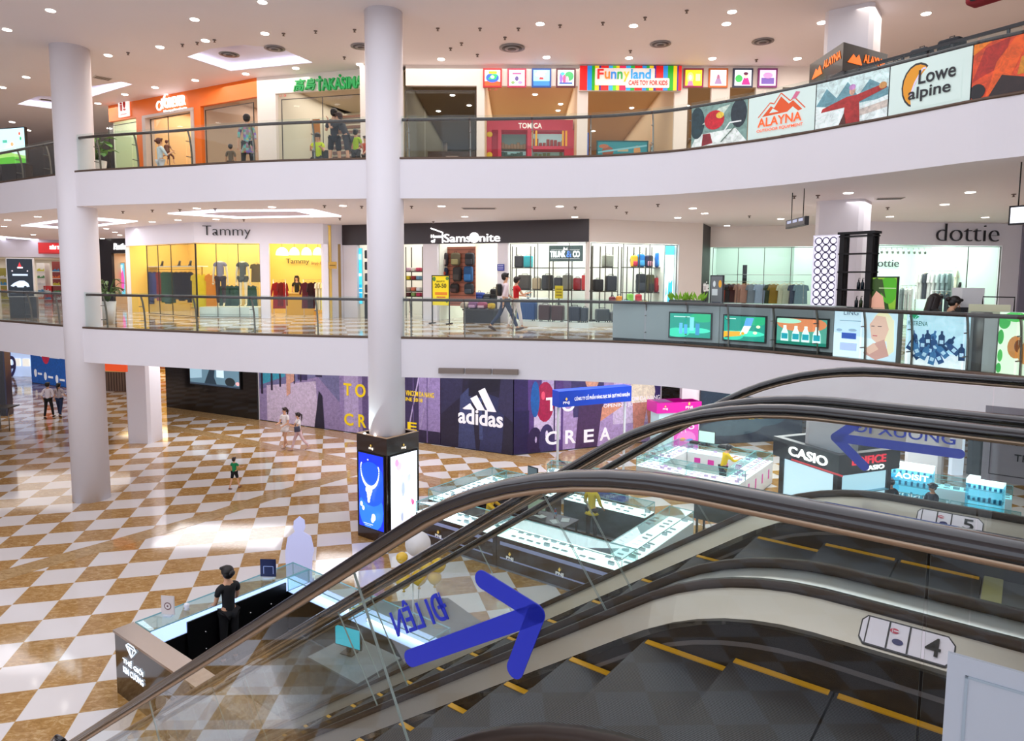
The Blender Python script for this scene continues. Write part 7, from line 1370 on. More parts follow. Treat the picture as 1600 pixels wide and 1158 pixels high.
for i, (x, y, a) in enumerate(((1.0, .2, .3), (1.15, .45, -.2), (.5, .3, .7))): o = tag(MB().box(-.1, .1, -.14, .14, 0, .006).obj('paper_sheet', mat('#c8d0d0', .6)), ['paper sheet at the near corner of the dark desk', 'paper sheet beside the bottle on the dark desk', 'tilted paper sheet in the middle of the dark desk'][i], 'paper'); o.location = KA.w(2.6+x, 1.5+y, .742); o.rotation_euler.z = a
b = thing('water_bottle', 'blue and red drink bottle on the dark desk in the jewellery stand', 'bottle', KA.w(3.45, 1.95, .74)); MB().lathe([(.035, 0), (.037, .08), (.034, .16), (.014, .2), (.014, .225)], 12).obj('body', mat('#a03040', .3), b); MB().lathe([(.038, .09), (.038, .15)], 12).obj('label_band', mat('#4888b8', .4), b); MB().lathe([(.016, .22), (.016, .24)], 10).obj('cap', mat('#2060a8', .4), b)
def monitor(label, loc, rz, w=.5, h=.32, scr='#d8ece4', emit=.5, nm='computer_monitor'):
    t = thing(nm, label, 'monitor', loc, rz); MB().rbox(-w/2, w/2, 0, .04, .1, .1+h, .01).obj('casing', BLACK, t); MB().box(-w/2+.02, w/2-.02, -.003, 0, .12, .08+h).obj('screen', mat(scr, .3, emit=emit), t); MB().box(-.03, .03, .01, .05, .01, .12).box(-.11, .11, -.05, .12, 0, .015).obj('stand', BLACK, t); return t
monitor('computer monitor on the dark desk in the jewellery stand', KA.w(2.95, 1.85, .74), KA.a+.3, scr='#98a890', emit=.2)
monitor('computer monitor on the rear work counter left of the standing yellow clerk', KA.w(1.75, 3.35, 1.06), KA.a-.2, .4, .28, '#607078', .2)
t = thing('office_printer', 'small black printer on the rear counter of the dark jewellery stand', 'printer', KA.w(2.1, 3.3, 1.06), KA.a); MB().rbox(-.18, .18, -.12, .12, 0, .16, .02).obj('body', BLACK, t); MB().box(-.13, .13, -.2, -.1, .04, .05).obj('tray', mat('#606060', .4), t)
t = thing('dark_side_table', 'dark grey table behind the right end of the dark jewellery stand', 'table', KA.w(6.0, 4.6, 0), KA.a); MB().box(0, 1.5, 0, .6, .55, .95).obj('drawer_box', mat('#3c4648', .4), t); MB().box(-.02, 1.52, -.02, .62, .95, .98).obj('top', mat('#a8c8cc', .2), t)
for x in (.05, 1.4):
    for y in (.03, .52): MB().box(x, x+.05, y, y+.05, 0, .55).obj('leg', mat('#30383a', .4), t)
# box round the middle round column
BC = Vector((-3.2, 17.5, 0)); fb2 = Fr((BC.x, BC.y), (BC.x-ED.x, BC.y-ED.y)); s_ = .56; zt = zat(608, 683, BC-EN*s_*1.0)
t = thing('column_advert_box', 'dark square advertising box round the foot of the middle round column', 'advert box', (BC.x, BC.y, 0), fb2.a); HT = 2.72
b_ = MB()
for q in ((-s_, s_, -s_, -.47), (-s_, s_, .47, s_), (-s_, -.47, -.47, .47), (.47, s_, -.47, .47)): b_.box(q[0], q[1], q[2], q[3], 0, HT)
b_.obj('casing', NAVY, t); b_ = MB()
for q in ((-s_, s_, -s_, -.47), (-s_, s_, .47, s_), (-s_, -.47, -.47, .47), (.47, s_, -.47, .47)): b_.box(q[0], q[1], q[2], q[3], HT, HT+.01)
b_.obj('top', mat('#b89878', .4), t)
NECK = [('bg', '#1030d8'), ('e', '#2870f8', .5, .25, .5, .3), ('e', '#1850f0', .5, .6, .6, .3)]
for i in range(40):
    q = i/39; a_ = -.35+q*(math.pi+.7); x = .5-.4*math.cos(a_ if True else 0)*1.0; z_ = .78-.26*max(0, math.sin(a_))+(.12 if math.sin(a_) < 0 else 0)*abs(math.sin(a_)); r = .018+.028*max(0, math.sin(a_))**2; NECK.append(('e', '#e8ecfa', x, z_+.04, r*1.2, r*.55))
for x, z_, r in ((.5, .5, .1), (.42, .53, .06), (.58, .53, .06), (.5, .44, .07), (.5, .39, .05), (.2, .32, .055), (.28, .27, .05), (.7, .18, .08), (.66, .14, .06)): NECK += [('e', '#f0f2fc', x, z_, r, r*.62), ('e', '#b8c0e0', x+.01, z_-.01, r*.45, r*.3)]
NECK += [('r', '#c8d4ff', .3, .07, .68, .08), ('r', '#c8d4ff', .36, .05, .6, .056), ('e', '#e8e8ff', .5, .94, .025, .012)]
for nm, T, lay in (('necklace_advert', Matrix(), NECK), ('flower_advert', Matrix.Rotation(math.pi/2, 4, 'Z'), [('bg', '#eef2fc'), ('e', '#e8b8d0', .3, .85, .1, .06), ('e', '#d898c0', .22, .9, .07, .05), ('e', '#f0c8dc', .5, .9, .07, .05), ('e', '#c8d0e0', .5, .6, .2, .14), ('e', '#a8b4cc', .45, .52, .06, .1), ('e', '#b8c0d8', .68, .66, .07, .05), ('e', '#c85890', .82, .3, .05, .035), ('e', '#d06898', .78, .33, .035, .03), ('e', '#d0d8e8', .35, .25, .12, .1), ('e', '#a8b0c8', .4, .15, .05, .06), ('e', '#f0d0e0', .75, .1, .06, .04)])):
    MB().box(-.5, .5, -s_-.03, -s_, .3, 2.28, T=T).obj('advert_frame', BLACK, t); art(nm, -.46, .46, .33, 2.25, -s_-.032, lay, t, 1.15, T=T)
    pnj(t, 0, 2.36, .075, -s_-.02, mat('#f4e8d8', .4, emit=.9), rot=T)
for x, y in ((-.3, -.515), (.1, -.515), (-.515, .0)): MB().lathe([(.03, 0), (.03, .02)], 10, (x, y, HT+.01)).obj('uplight', LWHITE, t)
for x, y in ((-.2, -.52), (-.52, -.1)):
    l = bpy.data.lights.new('uplight_lamp', 'SPOT'); l.energy = 25; l.spot_size = 1.2; l.color = (.8, 1, 1); o = bpy.data.objects.new('uplight_lamp', l); COL.objects.link(o); o.location = fb2.w(x, y, HT+.06); o.rotation_euler = (math.pi-.0, 0, 0)
# small pair of showcases and blue beam sign behind
KB = Fr((1.1, 20.6), (2.0, 20.3)); showcase('small glass showcase left of the pair behind the dark jewellery stand', KB, 0, .9, 0, .5, NAVY, seed=8); showcase('small glass showcase right of the pair behind the dark jewellery stand', KB, 1.3, 2.5, -.5, .1, NAVY, seed=9)
a = worldpx(874, 612, 22.0); b = worldpx(987, 603, 23.3); f = Fr(a, b); z0 = f.hit(874, 637)[1]; z1 = a.z; L = f.L
t = thing('blue_beam_sign', 'long blue beam sign with white Vietnamese words and gold diamond over the stands', 'sign', f.w(0, 0, 0), f.a); MB().box(0, L, 0, .45, z0, z1).obj('beam', mat('#1040b8', .35, emit=.15), t)
for q in (.1, L-.1): MB().box(q-.03, q+.03, .2, .26, 0, z0).obj('post', mat('#d8dce0', .4), t)
H = z1-z0; pnj(t, L*.09, z0+.08, .12, -.02); txt('CÔNG TY CỔ PHẦN VÀNG BẠC ĐÁ QUÝ PHÚ NHUẬN', 'lettering', t, L*.2, L*.97, z0+H*.3, z0+H*.68, -.015, WS, .006, .03)
# pink and white jewellery stand
WB = mat('#e6e8ee', .35); KC = kiosk_frame(4.0, 21.5); PK = mat('#c81898', .35, emit=.3)
for lb, q, sd_ in (('front glass showcase of the white jewellery stand with pink marks, left half', (0, 1.65, 0, .55), 11), ('front glass showcase of the white jewellery stand with pink marks, right half', (1.67, 3.3, 0, .55), 12), ('right glass showcase of the white jewellery stand behind the yellow clerk', (2.75, 3.3, .57, 3.3), 13), ('left glass showcase of the white jewellery stand', (0, .55, .57, 3.3), 14), ('back glass showcase of the white jewellery stand', (.57, 2.73, 2.75, 3.3), 15)):
    t = showcase(lb, KC, *q, WB, seed=sd_, dark=False); X_ = q[1]-q[0]; Y_ = q[3]-q[2]
    for i in range(4):
        if Y_ < 1: MB().box(X_*(.12+.22*i), X_*(.22+.22*i), -.006, 0, .45, .62).obj('pink_mark', PK, t)
        elif lb.startswith('right'): MB().box(X_, X_+.006, Y_*(.1+.24*i), Y_*(.14+.24*i), .3, .6).obj('pink_mark', PK, t)
monitor('computer monitor with pale green screen inside the white jewellery stand', KC.w(1.2, 2.85, 1.06), KC.a, .6, .42, '#b8d8d0', .6)
for i, (x, lb) in enumerate(((.75, 'black cash register left of the pale green monitor'), (1.75, 'black keyboard tray right of the pale green monitor'))): o = tag(MB().rbox(-.16, .16, -.12, .12, 0, .08, .02).obj('desk_device', BLACK), lb, 'device'); o.location = KC.w(x, 2.95, 1.06); o.rotation_euler.z = KC.a
o = P(1051, 704, 0); f = Fr((o.x, o.y), (o.x+.97, o.y+.24)); t = thing('pink_pylon', 'white stand tower with magenta band and magenta jewellery poster, ground floor', 'display tower', (o.x, o.y, 0), f.a); Lp = f.S(1093, 650)-0
zb1, zt1 = f.hit(1070, 703)[1], f.hit(1070, 654)[1]; zr0, zr1 = f.hit(1052, 645)[1], f.hit(1052, 629)[1]
MB().box(0, Lp, 0, .8, 0, zr1).obj('tower', mat('#eceef4', .4), t); MB().box(-.6, 0, .05, .8, 0, zr1).obj('glass_side', mat('#b8dce0', .2, emit=.25), t); MB().box(-.75, Lp+.05, -.05, .85, zr0, zr1).obj('magenta_band', PK, t)
art('magenta_poster', .03, Lp-.03, .03, zt1+.1, -.004, [('bg', '#d848b8'), ('e', '#e880d0', .5, .3, .4, .25), ('e', '#f0e0f0', .7, .66, .13, .07), ('e', '#d848b8', .7, .66, .07, .04), ('l', '#e8c8e8', .015, [(.6, .95), (.7, .72)]), ('l', '#e8c8e8', .015, [(.8, .95), (.7, .72)]), ('l', '#f0e8f0', .025, [(.3, .5), (.35, .6), (.45, .6), (.48, .5)]), ('e', '#e8a030', .35, .3, .12, .05), ('e', '#6090e0', .65, .27, .14, .04)], t, .5)
pnj(t, Lp*.55, zr0+.12, .15, -.07); pnj(t, -.4, zr0+.12, .1, -.07)
# watch stand round the square column
CC = Vector((8.25, 17.2, 0)); a_ = .38; f = Fr((CC.x, CC.y), (CC.x+math.cos(a_), CC.y+math.sin(a_))); t = thing('watch_kiosk', 'dark watch stand with the word CASIO wrapped round the square column', 'kiosk', (CC.x, CC.y, 0), a_)
A2 = .88; B2 = .95; DG = mat('#2c2a2e', .35, coat=.2); zk0, zk1 = 2.12, 2.62
def ring(z0, z1, o, i): 
    mb = MB(); mb.prism([(-A2-o, -B2-o), (A2+o, -B2-o), (A2+o, B2+o), (-A2-o, B2+o)], z0, z1, holes=[[(-A2+i, -B2+i), (-A2+i, B2-i), (A2-i, B2-i), (A2-i, -B2+i)]]); return mb
ring(zk0, zk1, .12, .06).obj('canopy_band', DG, t); ring(0, .35, 0, .1).obj('base', DG, t)
for x in (-A2, A2-.14):
    for y in (-B2, B2-.14): MB().box(x, x+.14, y, y+.14, .35, zk0).obj('corner_post', DG, t)
MB().box(-A2+.14, A2-.14, -B2+.04, -B2+.1, .35, zk0).obj('lit_case', mat('#b8e0f4', .3, emit=.9), t); MB().box(-A2+.04, -A2+.1, -B2+.14, B2-.14, .35, zk0).obj('lit_case', mat('#cce8f8', .3, emit=.9), t)
for i in range(5): MB().rbox(-.6+i*.26, -.5+i*.26, -B2-.02, -B2+.03, 1.2+.08*(i % 2), 1.34+.08*(i % 2), .01).obj('watch', mat('#405060', .3), t)
for i in range(3): MB().box(-A2+.15, A2-.15, -B2-.08, -B2+.04, .8+i*.4, .82+i*.4).obj('glass_shelf', mat('#80c8e0', .1), t)
TL = Matrix.Rotation(-math.pi/2, 4, 'Z'); txt('CASIO', 'lettering', t, -.5, .75, zk0+.14, zk0+.38, -A2-.14, WLT, .01, .05, T=TL); txt('EDIFICE', 'lettering', t, -.6, .5, zk0+.22, zk0+.42, -B2-.14, mat('#e82840', .4, emit=1), .01, .05); txt('CASIO', 'lettering', t, -.25, .45, zk0+.06, zk0+.17, -B2-.14, WLT, .01, .04)
MB().box(-.4, 1.2, -A2-.14, -A2-.12, zk0+.02, zk0+.06, T=TL).obj('red_line', mat('#e04048', .4, emit=.5), t)
# glass cases further right
CY = mat('#a8e4f4', .3, emit=.8); KD = Fr((9.2, 14.2), (10.1, 14.6)); KD2 = kiosk_frame(9.9, 17.9)
LBL = mat('#c8d8e0', .35)
showcase('pale blue glass showcase in front of the two dark haired clerks, left one', KD2, 0, 1.5, 0, .5, LBL, deck=CY, seed=31); showcase('pale blue glass showcase in front of the two dark haired clerks, right one', KD2, 1.52, 3.0, 0, .5, LBL, deck=CY, seed=32)
showcase('pale blue glass showcase farther behind the two dark haired clerks', KD2, .2, 2.8, 2.6, 3.1, LBL, deck=CY, seed=33)
def tower(label, u, v, z, w, d, h, rz, seed, word=None):
    p = P(u, v, z); t = thing('glass_display_tower', label, 'display case', (p.x, p.y, 0), rz); MB().box(-w/2, w/2, 0, d, 0, .35).obj('base', mat('#e0e8ec', .4), t); MB().box(-w/2, w/2, 0, d, h-.12, h).obj('top_light', mat('#ecfaff', .4, emit=1.2), t); g = MB().box(-w/2, w/2, 0, .008, .35, h-.12).box(-w/2, -w/2+.008, 0, d, .35, h-.12).box(w/2-.008, w/2, 0, d, .35, h-.12); g.obj('glass', glass('#d8f4fa', .2), t); MB().box(-w/2, w/2, d-.02, d, .35, h-.12).obj('back_panel', CY, t); random.seed(seed)
    for i in range(3):
        z_ = .7+i*.32
        if z_ > h-.2: break
        sh = MB().box(-w/2+.01, w/2-.01, .02, d-.02, z_, z_+.012).obj('shelf', mat('#d0f0f8', .1), t); m_ = MB()
        for j in range(7): q = -w/2+.06+(w-.12)*j/6; m_.box(q-.025, q+.025, .1, .2, z_+.012, z_+.06+.07*random.random())
        m_.obj('shown_goods', mat('#3088a8', .4), sh)['kind'] = 'stuff'
    if word: txt(word, 'lettering', t, -w*.4, w*.4, h-.36, h-.2, -.012, WLT, .006, .05)
    return t
tower('glowing blue glass case with a white word, behind the two dark haired clerks', 1425, 735, 1.5, 1.0, .5, 1.6, KD2.a, 41, 'AOISIT'); tower('glowing blue glass case left of the one with the white word', 1378, 728, 1.4, .9, .45, 1.35, KD2.a, 42)
tower('tall glowing blue glass case under the grey notice board', 1538, 758, 1.5, .8, .5, 1.6, KD2.a-.1, 43)
p = P(1500, 770, 0); t = tag(MB().box(-.2, .2, 0, .2, 0, 4.15).obj('glowing_pillar', mat('#dce8fc', .4, emit=.6)), 'narrow white glowing pillar at the right behind the arrow sticker', 'pillar'); t.location = (p.x+1.2, p.y+2, 0)
t = thing('dark_pillar_screen', 'dark pillar with a small turquoise picture right of the glowing pillar', 'pillar', (p.x+1.85, p.y+2, 0)); MB().box(-.18, .28, 0, .25, 0, 4.15).obj('pillar', mat('#3a4850', .4), t); MB().box(-.02, .28, -.02, 0, 1.9, 2.8).obj('picture', mat('#20a0b0', .4, emit=.6), t)
# black counter at the lower left
KE = kiosk_frame(-6.33, 10.52); BKG = mat('#0a0a0c', .3)
showcase('long glass showcase with blue light at the left of the black counter', KE, 0, .5, .32, 3.34, BKG, deck=BLUEL, seed=51, trays=False); showcase('far glass showcase with white lamps of the black counter, left half', KE, .52, 2.3, 2.85, 3.34, BKG, deck=BLUEL, seed=52, trays=False); showcase('far glass showcase of the black counter, right half under the handrails', KE, 2.32, 4.2, 2.85, 3.34, BKG, deck=BLUEL, seed=53, trays=False)
t = thing('jewellery_counter', 'glossy dark counter front with pale steel top and a diamond logo at the lower left', 'counter', KE.w(0, 0, 0), KE.a); MB().box(0, 4.3, 0, .3, 0, 1.02).obj('front_panel', mat('#1a1618', .12, coat=.5), t); MB().box(-.02, 4.3, -.02, .3, 1.02, 1.06).obj('steel_top', mat('#a89a90', .25, .9), t); MB().box(4.2, 4.32, .3, 2.85, 0, 1.0).obj('end_panel', BKG, t)
for i, (w_, z_) in enumerate((('THẾ GIỚI', .62), ('KIM CƯƠNG', .46))): txt(w_, 'lettering', t, .28, .95, z_, z_+.12, -.012, mat('#d8e4f0', .4, emit=1.2), .004, .04)
for seg in (((.42, .95), (.5, 1.0), (.68, 1.0), (.76, .95), (.59, .8), (.42, .95)), ((.42, .95), (.76, .95)), ((.52, .95), (.59, .8), (.66, .95))): MB().tube([(x, -.015, z_) for x, z_ in seg], .008, 5).obj('diamond_outline', mat('#d8e4f0', .4, emit=1.2), t)
struct('trim_12', MB().box(.5, 4.2, .3, 2.85, 0, .02, 0, KE.M()), mat('#060607', .5))
t = thing('drawer_cabinet', 'black drawer unit with small chrome knobs inside the black counter', 'drawers', KE.w(.52, .9, 0), KE.a); MB().box(0, .03, 0, 1.9, 0, .98).obj('cabinet', BKG, t)
for i in range(4): MB().ball((.045, .3+i*.42, .7), .018, n=8).ball((.045, .3+i*.42, .4), .018, n=8).obj('knob', CHROME, t)
for x, y0, ln, lb in ((.78, 3.0, 1.4, 'row of tube lamps in the far showcase, left part'), (2.6, 3.0, 1.4, 'row of tube lamps in the far showcase, right part')):
    t = thing('tube_lamp', lb, 'lamp', KE.w(x, y0, .8), KE.a, 'tube lamps in the far showcase'); 
    MB().tube([(0, 0, .03), (ln, 0, .03)], .022, 8).obj('tube', mat('#f4f8ff', .4, emit=4), t); MB().box(-.02, 0, -.03, .03, 0, .06).box(ln, ln+.02, -.03, .03, 0, .06).obj('end_cap', CHROME, t)
def card(label, x, y, w, h, rz, layers, col='#d8d0cc', z=1.062, kf=None):
    t = thing('counter_card', label, 'sign', (kf or KE).w(x, y, z), (kf or KE).a+rz); MB().box(-w/2, w/2, 0, .01, .02, h).obj('card', mat(col, .4), t); art('card_print', -w/2+.01, w/2-.01, .03, h-.01, -.003, layers, t, .1); MB().box(-w*.3, w*.3, -.05, .06, 0, .02).obj('foot', mat('#d0d8e0', .2), t)
card('pale card with a drawn ring standing at the near end of the blue lit showcase', .22, .75, .24, .34, .5, [('bg', '#d8ccc8'), ('e', '#7a5a58', .5, .45, .3, .22), ('e', '#e0d4d0', .5, .45, .22, .16), ('e', '#7a5a58', .5, .45, .08, .06)])
card('dark blue card standing behind the clerk in black on the showcase', .25, 2.62, .3, .36, .6, [('bg', '#0c1444'), ('l', '#a8b8e8', .01, [(.2, .15), (.2, .6), (.85, .6), (.85, .15)])], '#0c1444')
o = tag(MB().lathe([(.05, 0), (.03, .02), (.05, .07), (.035, .1), (.01, .11)], 10).obj('jewellery_bust', mat('#f4f4fa', .3)), 'small white display bust on the blue lit showcase', 'display stand'); o.location = KE.w(.25, 1.05, 1.062)
monitor('cash desk monitor with turquoise screen at the right end of the black counter', KE.w(3.4, 1.9, .98), KE.a+.2, .5, .34, '#20a0b8', 1.0)
t = thing('cash_desk', 'grey desk carrying the turquoise monitor at the right end of the black counter', 'desk', KE.w(3.0, 1.5, 0), KE.a); MB().box(0, 1.1, 0, .8, 0, .95).obj('body', mat('#54585a', .5), t); MB().box(-.02, 1.12, -.02, .82, .95, .98).obj('top', mat('#6a7072', .4), t)
# cut-out figure
p = P(470, 912, 0); f = Fr((p.x-.3, p.y), (p.x+.7, p.y+.12)); t = thing('cutout_standee', 'pale lavender flat cut-out of a person behind the black counter', 'standee', (p.x, p.y, 0), f.a)
pts = [(-.3, .05), (-.31, .75), (-.26, 1.05), (-.1, 1.18), (-.13, 1.28), (-.12, 1.42), (0, 1.52), (.11, 1.43), (.12, 1.27), (.08, 1.17), (.24, 1.06), (.3, .75), (.26, .6), (.24, .05)]
MB().prism(pts, -.012, .012, T=Matrix(((1, 0, 0, 0), (0, 0, -1, 0), (0, 1, 0, 0), (0, 0, 0, 1)))).obj('cutout', mat('#ccd0f8', .4, emit=.25), t); MB().box(-.3, .26, -.15, .15, 0, .05).obj('foot', mat('#b8bce8', .4), t)
# balloons
bp = Vector((-1.75, 11.9, 0)); t = thing('balloon_stand', 'slim stand with a gold paper arch holding the yellow balloons', 'stand', bp); MB().tube([(0, 0, 0), (0, 0, 1.5)], .015, 6).obj('pole', mat('#e8e8e8', .3), t); MB().lathe([(.2, 0), (.2, .03)], 20).obj('base', mat('#d8d8d8', .4), t); MB().box(-.5, .4, -.02, .02, 1.02, 1.1, T=Matrix.Rotation(-.45, 4, 'Y') @ Matrix.Translation((-.42, -.1, .1))).obj('gold_strip', mat('#f0b020', .4), t)
def balloon(label, u, v, r, col, dy=0, grp='yellow balloons'):
    q = worldpx(u, v, bp.y+dy); t = thing('balloon', label, 'balloon', q, 0, grp); k = r
    MB().lathe([(.01*k, -1.12*k), (.3*k, -.9*k), (.72*k, -.55*k), (.96*k, -.1*k), (.98*k, .25*k), (.8*k, .65*k), (.45*k, .9*k), (.01, 1.0*k)], 18).obj('skin', mat(col, .15, coat=.4), t); MB().lathe([(.03, -1.12*k-.03), (.01, -1.12*k)], 8).obj('knot', mat(col, .3), t); MB().tube([(0, 0, -1.12*k-.02), (0, 0, -1.12*k-.12)], .003, 4).obj('string', WHITE, t)
for a in (('yellow balloon, topmost of the cluster under the white round one', 628, 872, .11), ('yellow balloon at the upper right of the cluster', 685, 884, .14), ('yellow balloon between the upper right one and the gold strip', 667, 888, .12), ('yellow balloon at the lower left of the cluster', 631, 908, .15), ('yellow balloon in the lower middle of the cluster', 655, 903, .15), ('yellow balloon at the lower right of the cluster', 679, 903, .13)): balloon(*a, '#e8b810', dy=.15*((a[1] % 3)-1))
t = thing('round_placard', 'large white round placard above the yellow balloons', 'sign', worldpx(653, 850, 12.2)); MB().lathe([(.235, -.012), (.235, .012)], 32, T=Matrix.Rotation(math.pi/2-.2, 4, 'X')).obj('disc', mat('#ece6e6', .5), t); MB().tube([(0, .02, -.22), (0, .05, -worldpx(653, 850, 12.2).z)], .01, 6).obj('pole', mat('#e8e8e8', .3), t)
# grey floor covering under the escalators
t = tag(MB().prism([(P(u, v, 0).x, P(u, v, 0).y) for u, v in ((560, 945), (478, 985), (480, 1010), (553, 1042), (570, 1066), (760, 1066), (790, 1000), (700, 935))], .0, .012).obj('grey_floor_mat', mat('#6e6c66', .5, var=.15, scale=3)), 'dark grey floor covering seen through the near escalator glass', 'floor mat')
# ================================================================ PEOPLE IN THE SCENE
def onfloor(u, v, z=0): return P(u, v, z)
# middle floor
p = onfloor(789, 516.5, Z2); person('tall man in white shirt and jeans with a backpack strap walking past the luggage shop', p, face_to(p, p.x+2, p.y+.6), 1.72, '#f0dfe4', 1.35, '#3c4660', 1, '#5a4a44', 'short', R_=(26, 4, 2, -22, 20, 8), L_=(-20, 22, 2, 25, 30, 8), look=(-10, 4),
    extra=lambda t, J, k: (MB().tube([J['shL']+Vector((.03, .05, .05)), J['shL']+Vector((.04, .12, -.12)), J['che']+Vector((-.1, .12, -.25))], .016, 6).obj('backpack_strap', BLACK, t), MB().rbox(-.13, .13, -.26, -.12, 1.0, 1.36, .05).obj('backpack', BLACK, t), MB().box(-.062, .062, .098, .104, J['sk'].z-.018, J['sk'].z+.008).obj('glasses', BLACK, t)))
p = onfloor(806, 514.5, Z2); person('person in red top and white trousers walking beside the tall man in white', p, face_to(p, p.x+2, p.y+.8), 1.55, '#c81820', .5, '#efe6e2', 1, '#c8a890', 'short', haircol='#1a1210', R_=(14, 4, 2, 35, 70, 6), L_=(-10, 12, 2, 25, 60, 6), look=(20, 10))
pw = epx(1452, .85); person('woman with long dark hair seated left behind the bottle poster', (pw.x, pw.y, Z2), face_to(pw, pw.x+1.5, pw.y+.2), 1.62, '#24201f', 1.6, '#1c1c20', 1, '#222222', 'long', haircol='#1c0f0c', R_=(82, 80, 3, 30, 40, 8), L_=(82, 80, 3, 30, 40, 8), look=(-20, 25))
pw2 = epx(1480, .8); person('woman with dark hair in black top seated right behind the bottle poster', (pw2.x, pw2.y, Z2), face_to(pw2, pw2.x+1.5, pw2.y-.2), 1.58, '#201e1e', 1.2, '#1c1c20', 1, '#222222', 'bun', haircol='#140c0a', R_=(82, 80, 3, 30, 40, 8), L_=(82, 80, 3, 30, 40, 8), look=(-10, 30))
for p_, w_ in ((pw, 'left'), (pw2, 'right')):
    t = thing('stool', f'dark stool under the {w_} seated woman on the middle floor', 'stool', (p_.x, p_.y, Z2), .3); MB().lathe([(.17, .40), (.18, .43), (.17, .46)], 18).obj('seat', BLACK, t); MB().lathe([(.02, .02), (.02, .4)], 8).obj('column', CHROME, t); MB().lathe([(.2, 0), (.19, .02), (.03, .03)], 18).obj('base', CHROME, t)
# top floor
f = Fr((0, 18.6), (1, 18.6))
def top(u, depth): q = ray(u, 240); k = depth/q.y; return Vector((q.x*k, depth, Z3))
p = top(250, 23.2); person('woman in pale blue top holding a child before the orange shop', p, face_to(p, p.x+1, p.y+1.2), 1.6, '#c8dce6', 1.2, '#c8d4e0', 1, '#888888', 'bun', haircol='#5a2a1c', R_=(0, 0, 2, 30, 95, 12), L_=(0, 0, 2, 30, 85, 12))
c = p+Vector((.16, .16, .72)); person('small child carried by the woman in pale blue before the orange shop', c, face_to(c, c.x+.2, c.y+1), .85, '#8a5a48', .8, '#7a4a3c', .8, '#5a3a30', 'short', haircol='#6a3020', R_=(60, 70, 14, 30, 20, 20), L_=(60, 70, 14, 30, 20, 20), feet=False)
p = top(360.5, 21.9); person('child in grey top standing behind the top railing before the orange shop window', p, .1, 1.18, '#6e6458', .8, '#4a443c', 1, '#333333', 'short', haircol='#2c2018', skin='#c09070')
PATCH = bpy.data.materials.new('patchwork_cloth'); PATCH.use_nodes = True; _n = PATCH.node_tree; _v = _n.nodes.new('ShaderNodeTexVoronoi'); _v.inputs['Scale'].default_value = 13; _v.inputs['Randomness'].default_value = .3; _h = _n.nodes.new('ShaderNodeHueSaturation'); _h.inputs['Saturation'].default_value = .8; _h.inputs['Value'].default_value = .6; _t = _n.nodes.new('ShaderNodeTexCoord')
_n.links.new(_t.outputs['Object'], _v.inputs['Vector']); _n.links.new(_v.outputs['Color'], _h.inputs['Color']); _n.links.new(_h.outputs[0], _n.nodes['Principled BSDF'].inputs['Base Color'])
p = top(387, 20.6); person('tall person in a long colourful patchwork shirt seen from behind on the top floor', p, .25, 1.78, PATCH, 1.3, '#2c2e30', 1, '#222222', 'short', haircol='#1c1816', dress=(PATCH, .42, .19), R_=(8, 10, 3, -5, 10, 10), L_=(-6, 8, 3, -10, 10, 12))
p = top(523, 19.6); person('man in black and grey sports shirt leaning on the top railing by the green lettering', p, .1, 1.72, '#26262e', .7, '#15171f', .42, '#333333', 'short', R_=(5, 5, 4, 40, 90, 18), L_=(-4, 5, 4, 40, 80, 18))
p = top(544, 19.4); person('bent person in dark grey shirt on the phone beside the man in sports shirt', p, 1.3, 1.66, '#34343a', .8, '#3a3a40', .45, '#333333', 'short', haircol='#3a2a24', lean=28, R_=(12, 8, 4, 35, 95, 8), L_=(-6, 6, 4, 35, 95, 8))
p = top(550, 19.9)+Vector((0, .5, 0)); person('person in lime green shirt partly hidden behind the bent person on the top floor', p, -.2, 1.35, '#a8d010', .6, '#333333', .5, '#333333', 'short', R_=(0, 0, 3, 20, 40, 8), L_=(0, 0, 3, 20, 40, 8))
p = top(497, 20.4); person('seated person in lime green shirt looking down behind the top railing', p, math.pi+.1, 1.55, '#c8e010', .6, '#2a2a30', 1, '#333333', 'short', haircol='#2a1a14', R_=(80, 80, 6, 35, 70, 8), L_=(80, 80, 6, 35, 70, 8), look=(0, 25))
t = thing('waiting_chair', 'dark chair under the seated person in lime green', 'chair', p, 0); MB().rbox(-.24, .24, -.25, .22, .36, .42, .02).obj('seat', BLACK, t); MB().rbox(-.24, .24, .2, .26, .42, .8, .02).obj('backrest', BLACK, t)
for x in (-.2, .2):
    for y in (-.2, .2): MB().tube([(x, y, 0), (x, y, .38)], .015, 6).obj('leg', CHROME, t)
p = top(571, 20.6); person('child in orange red shirt standing left of the middle round column, top floor', p, math.pi-.6, 1.2, '#d04820', .6, '#4a3a30', .5, '#333333', 'short', haircol='#3a2418', R_=(0, 0, 3, 40, 40, 20), L_=(0, 0, 3, 30, 20, 20))
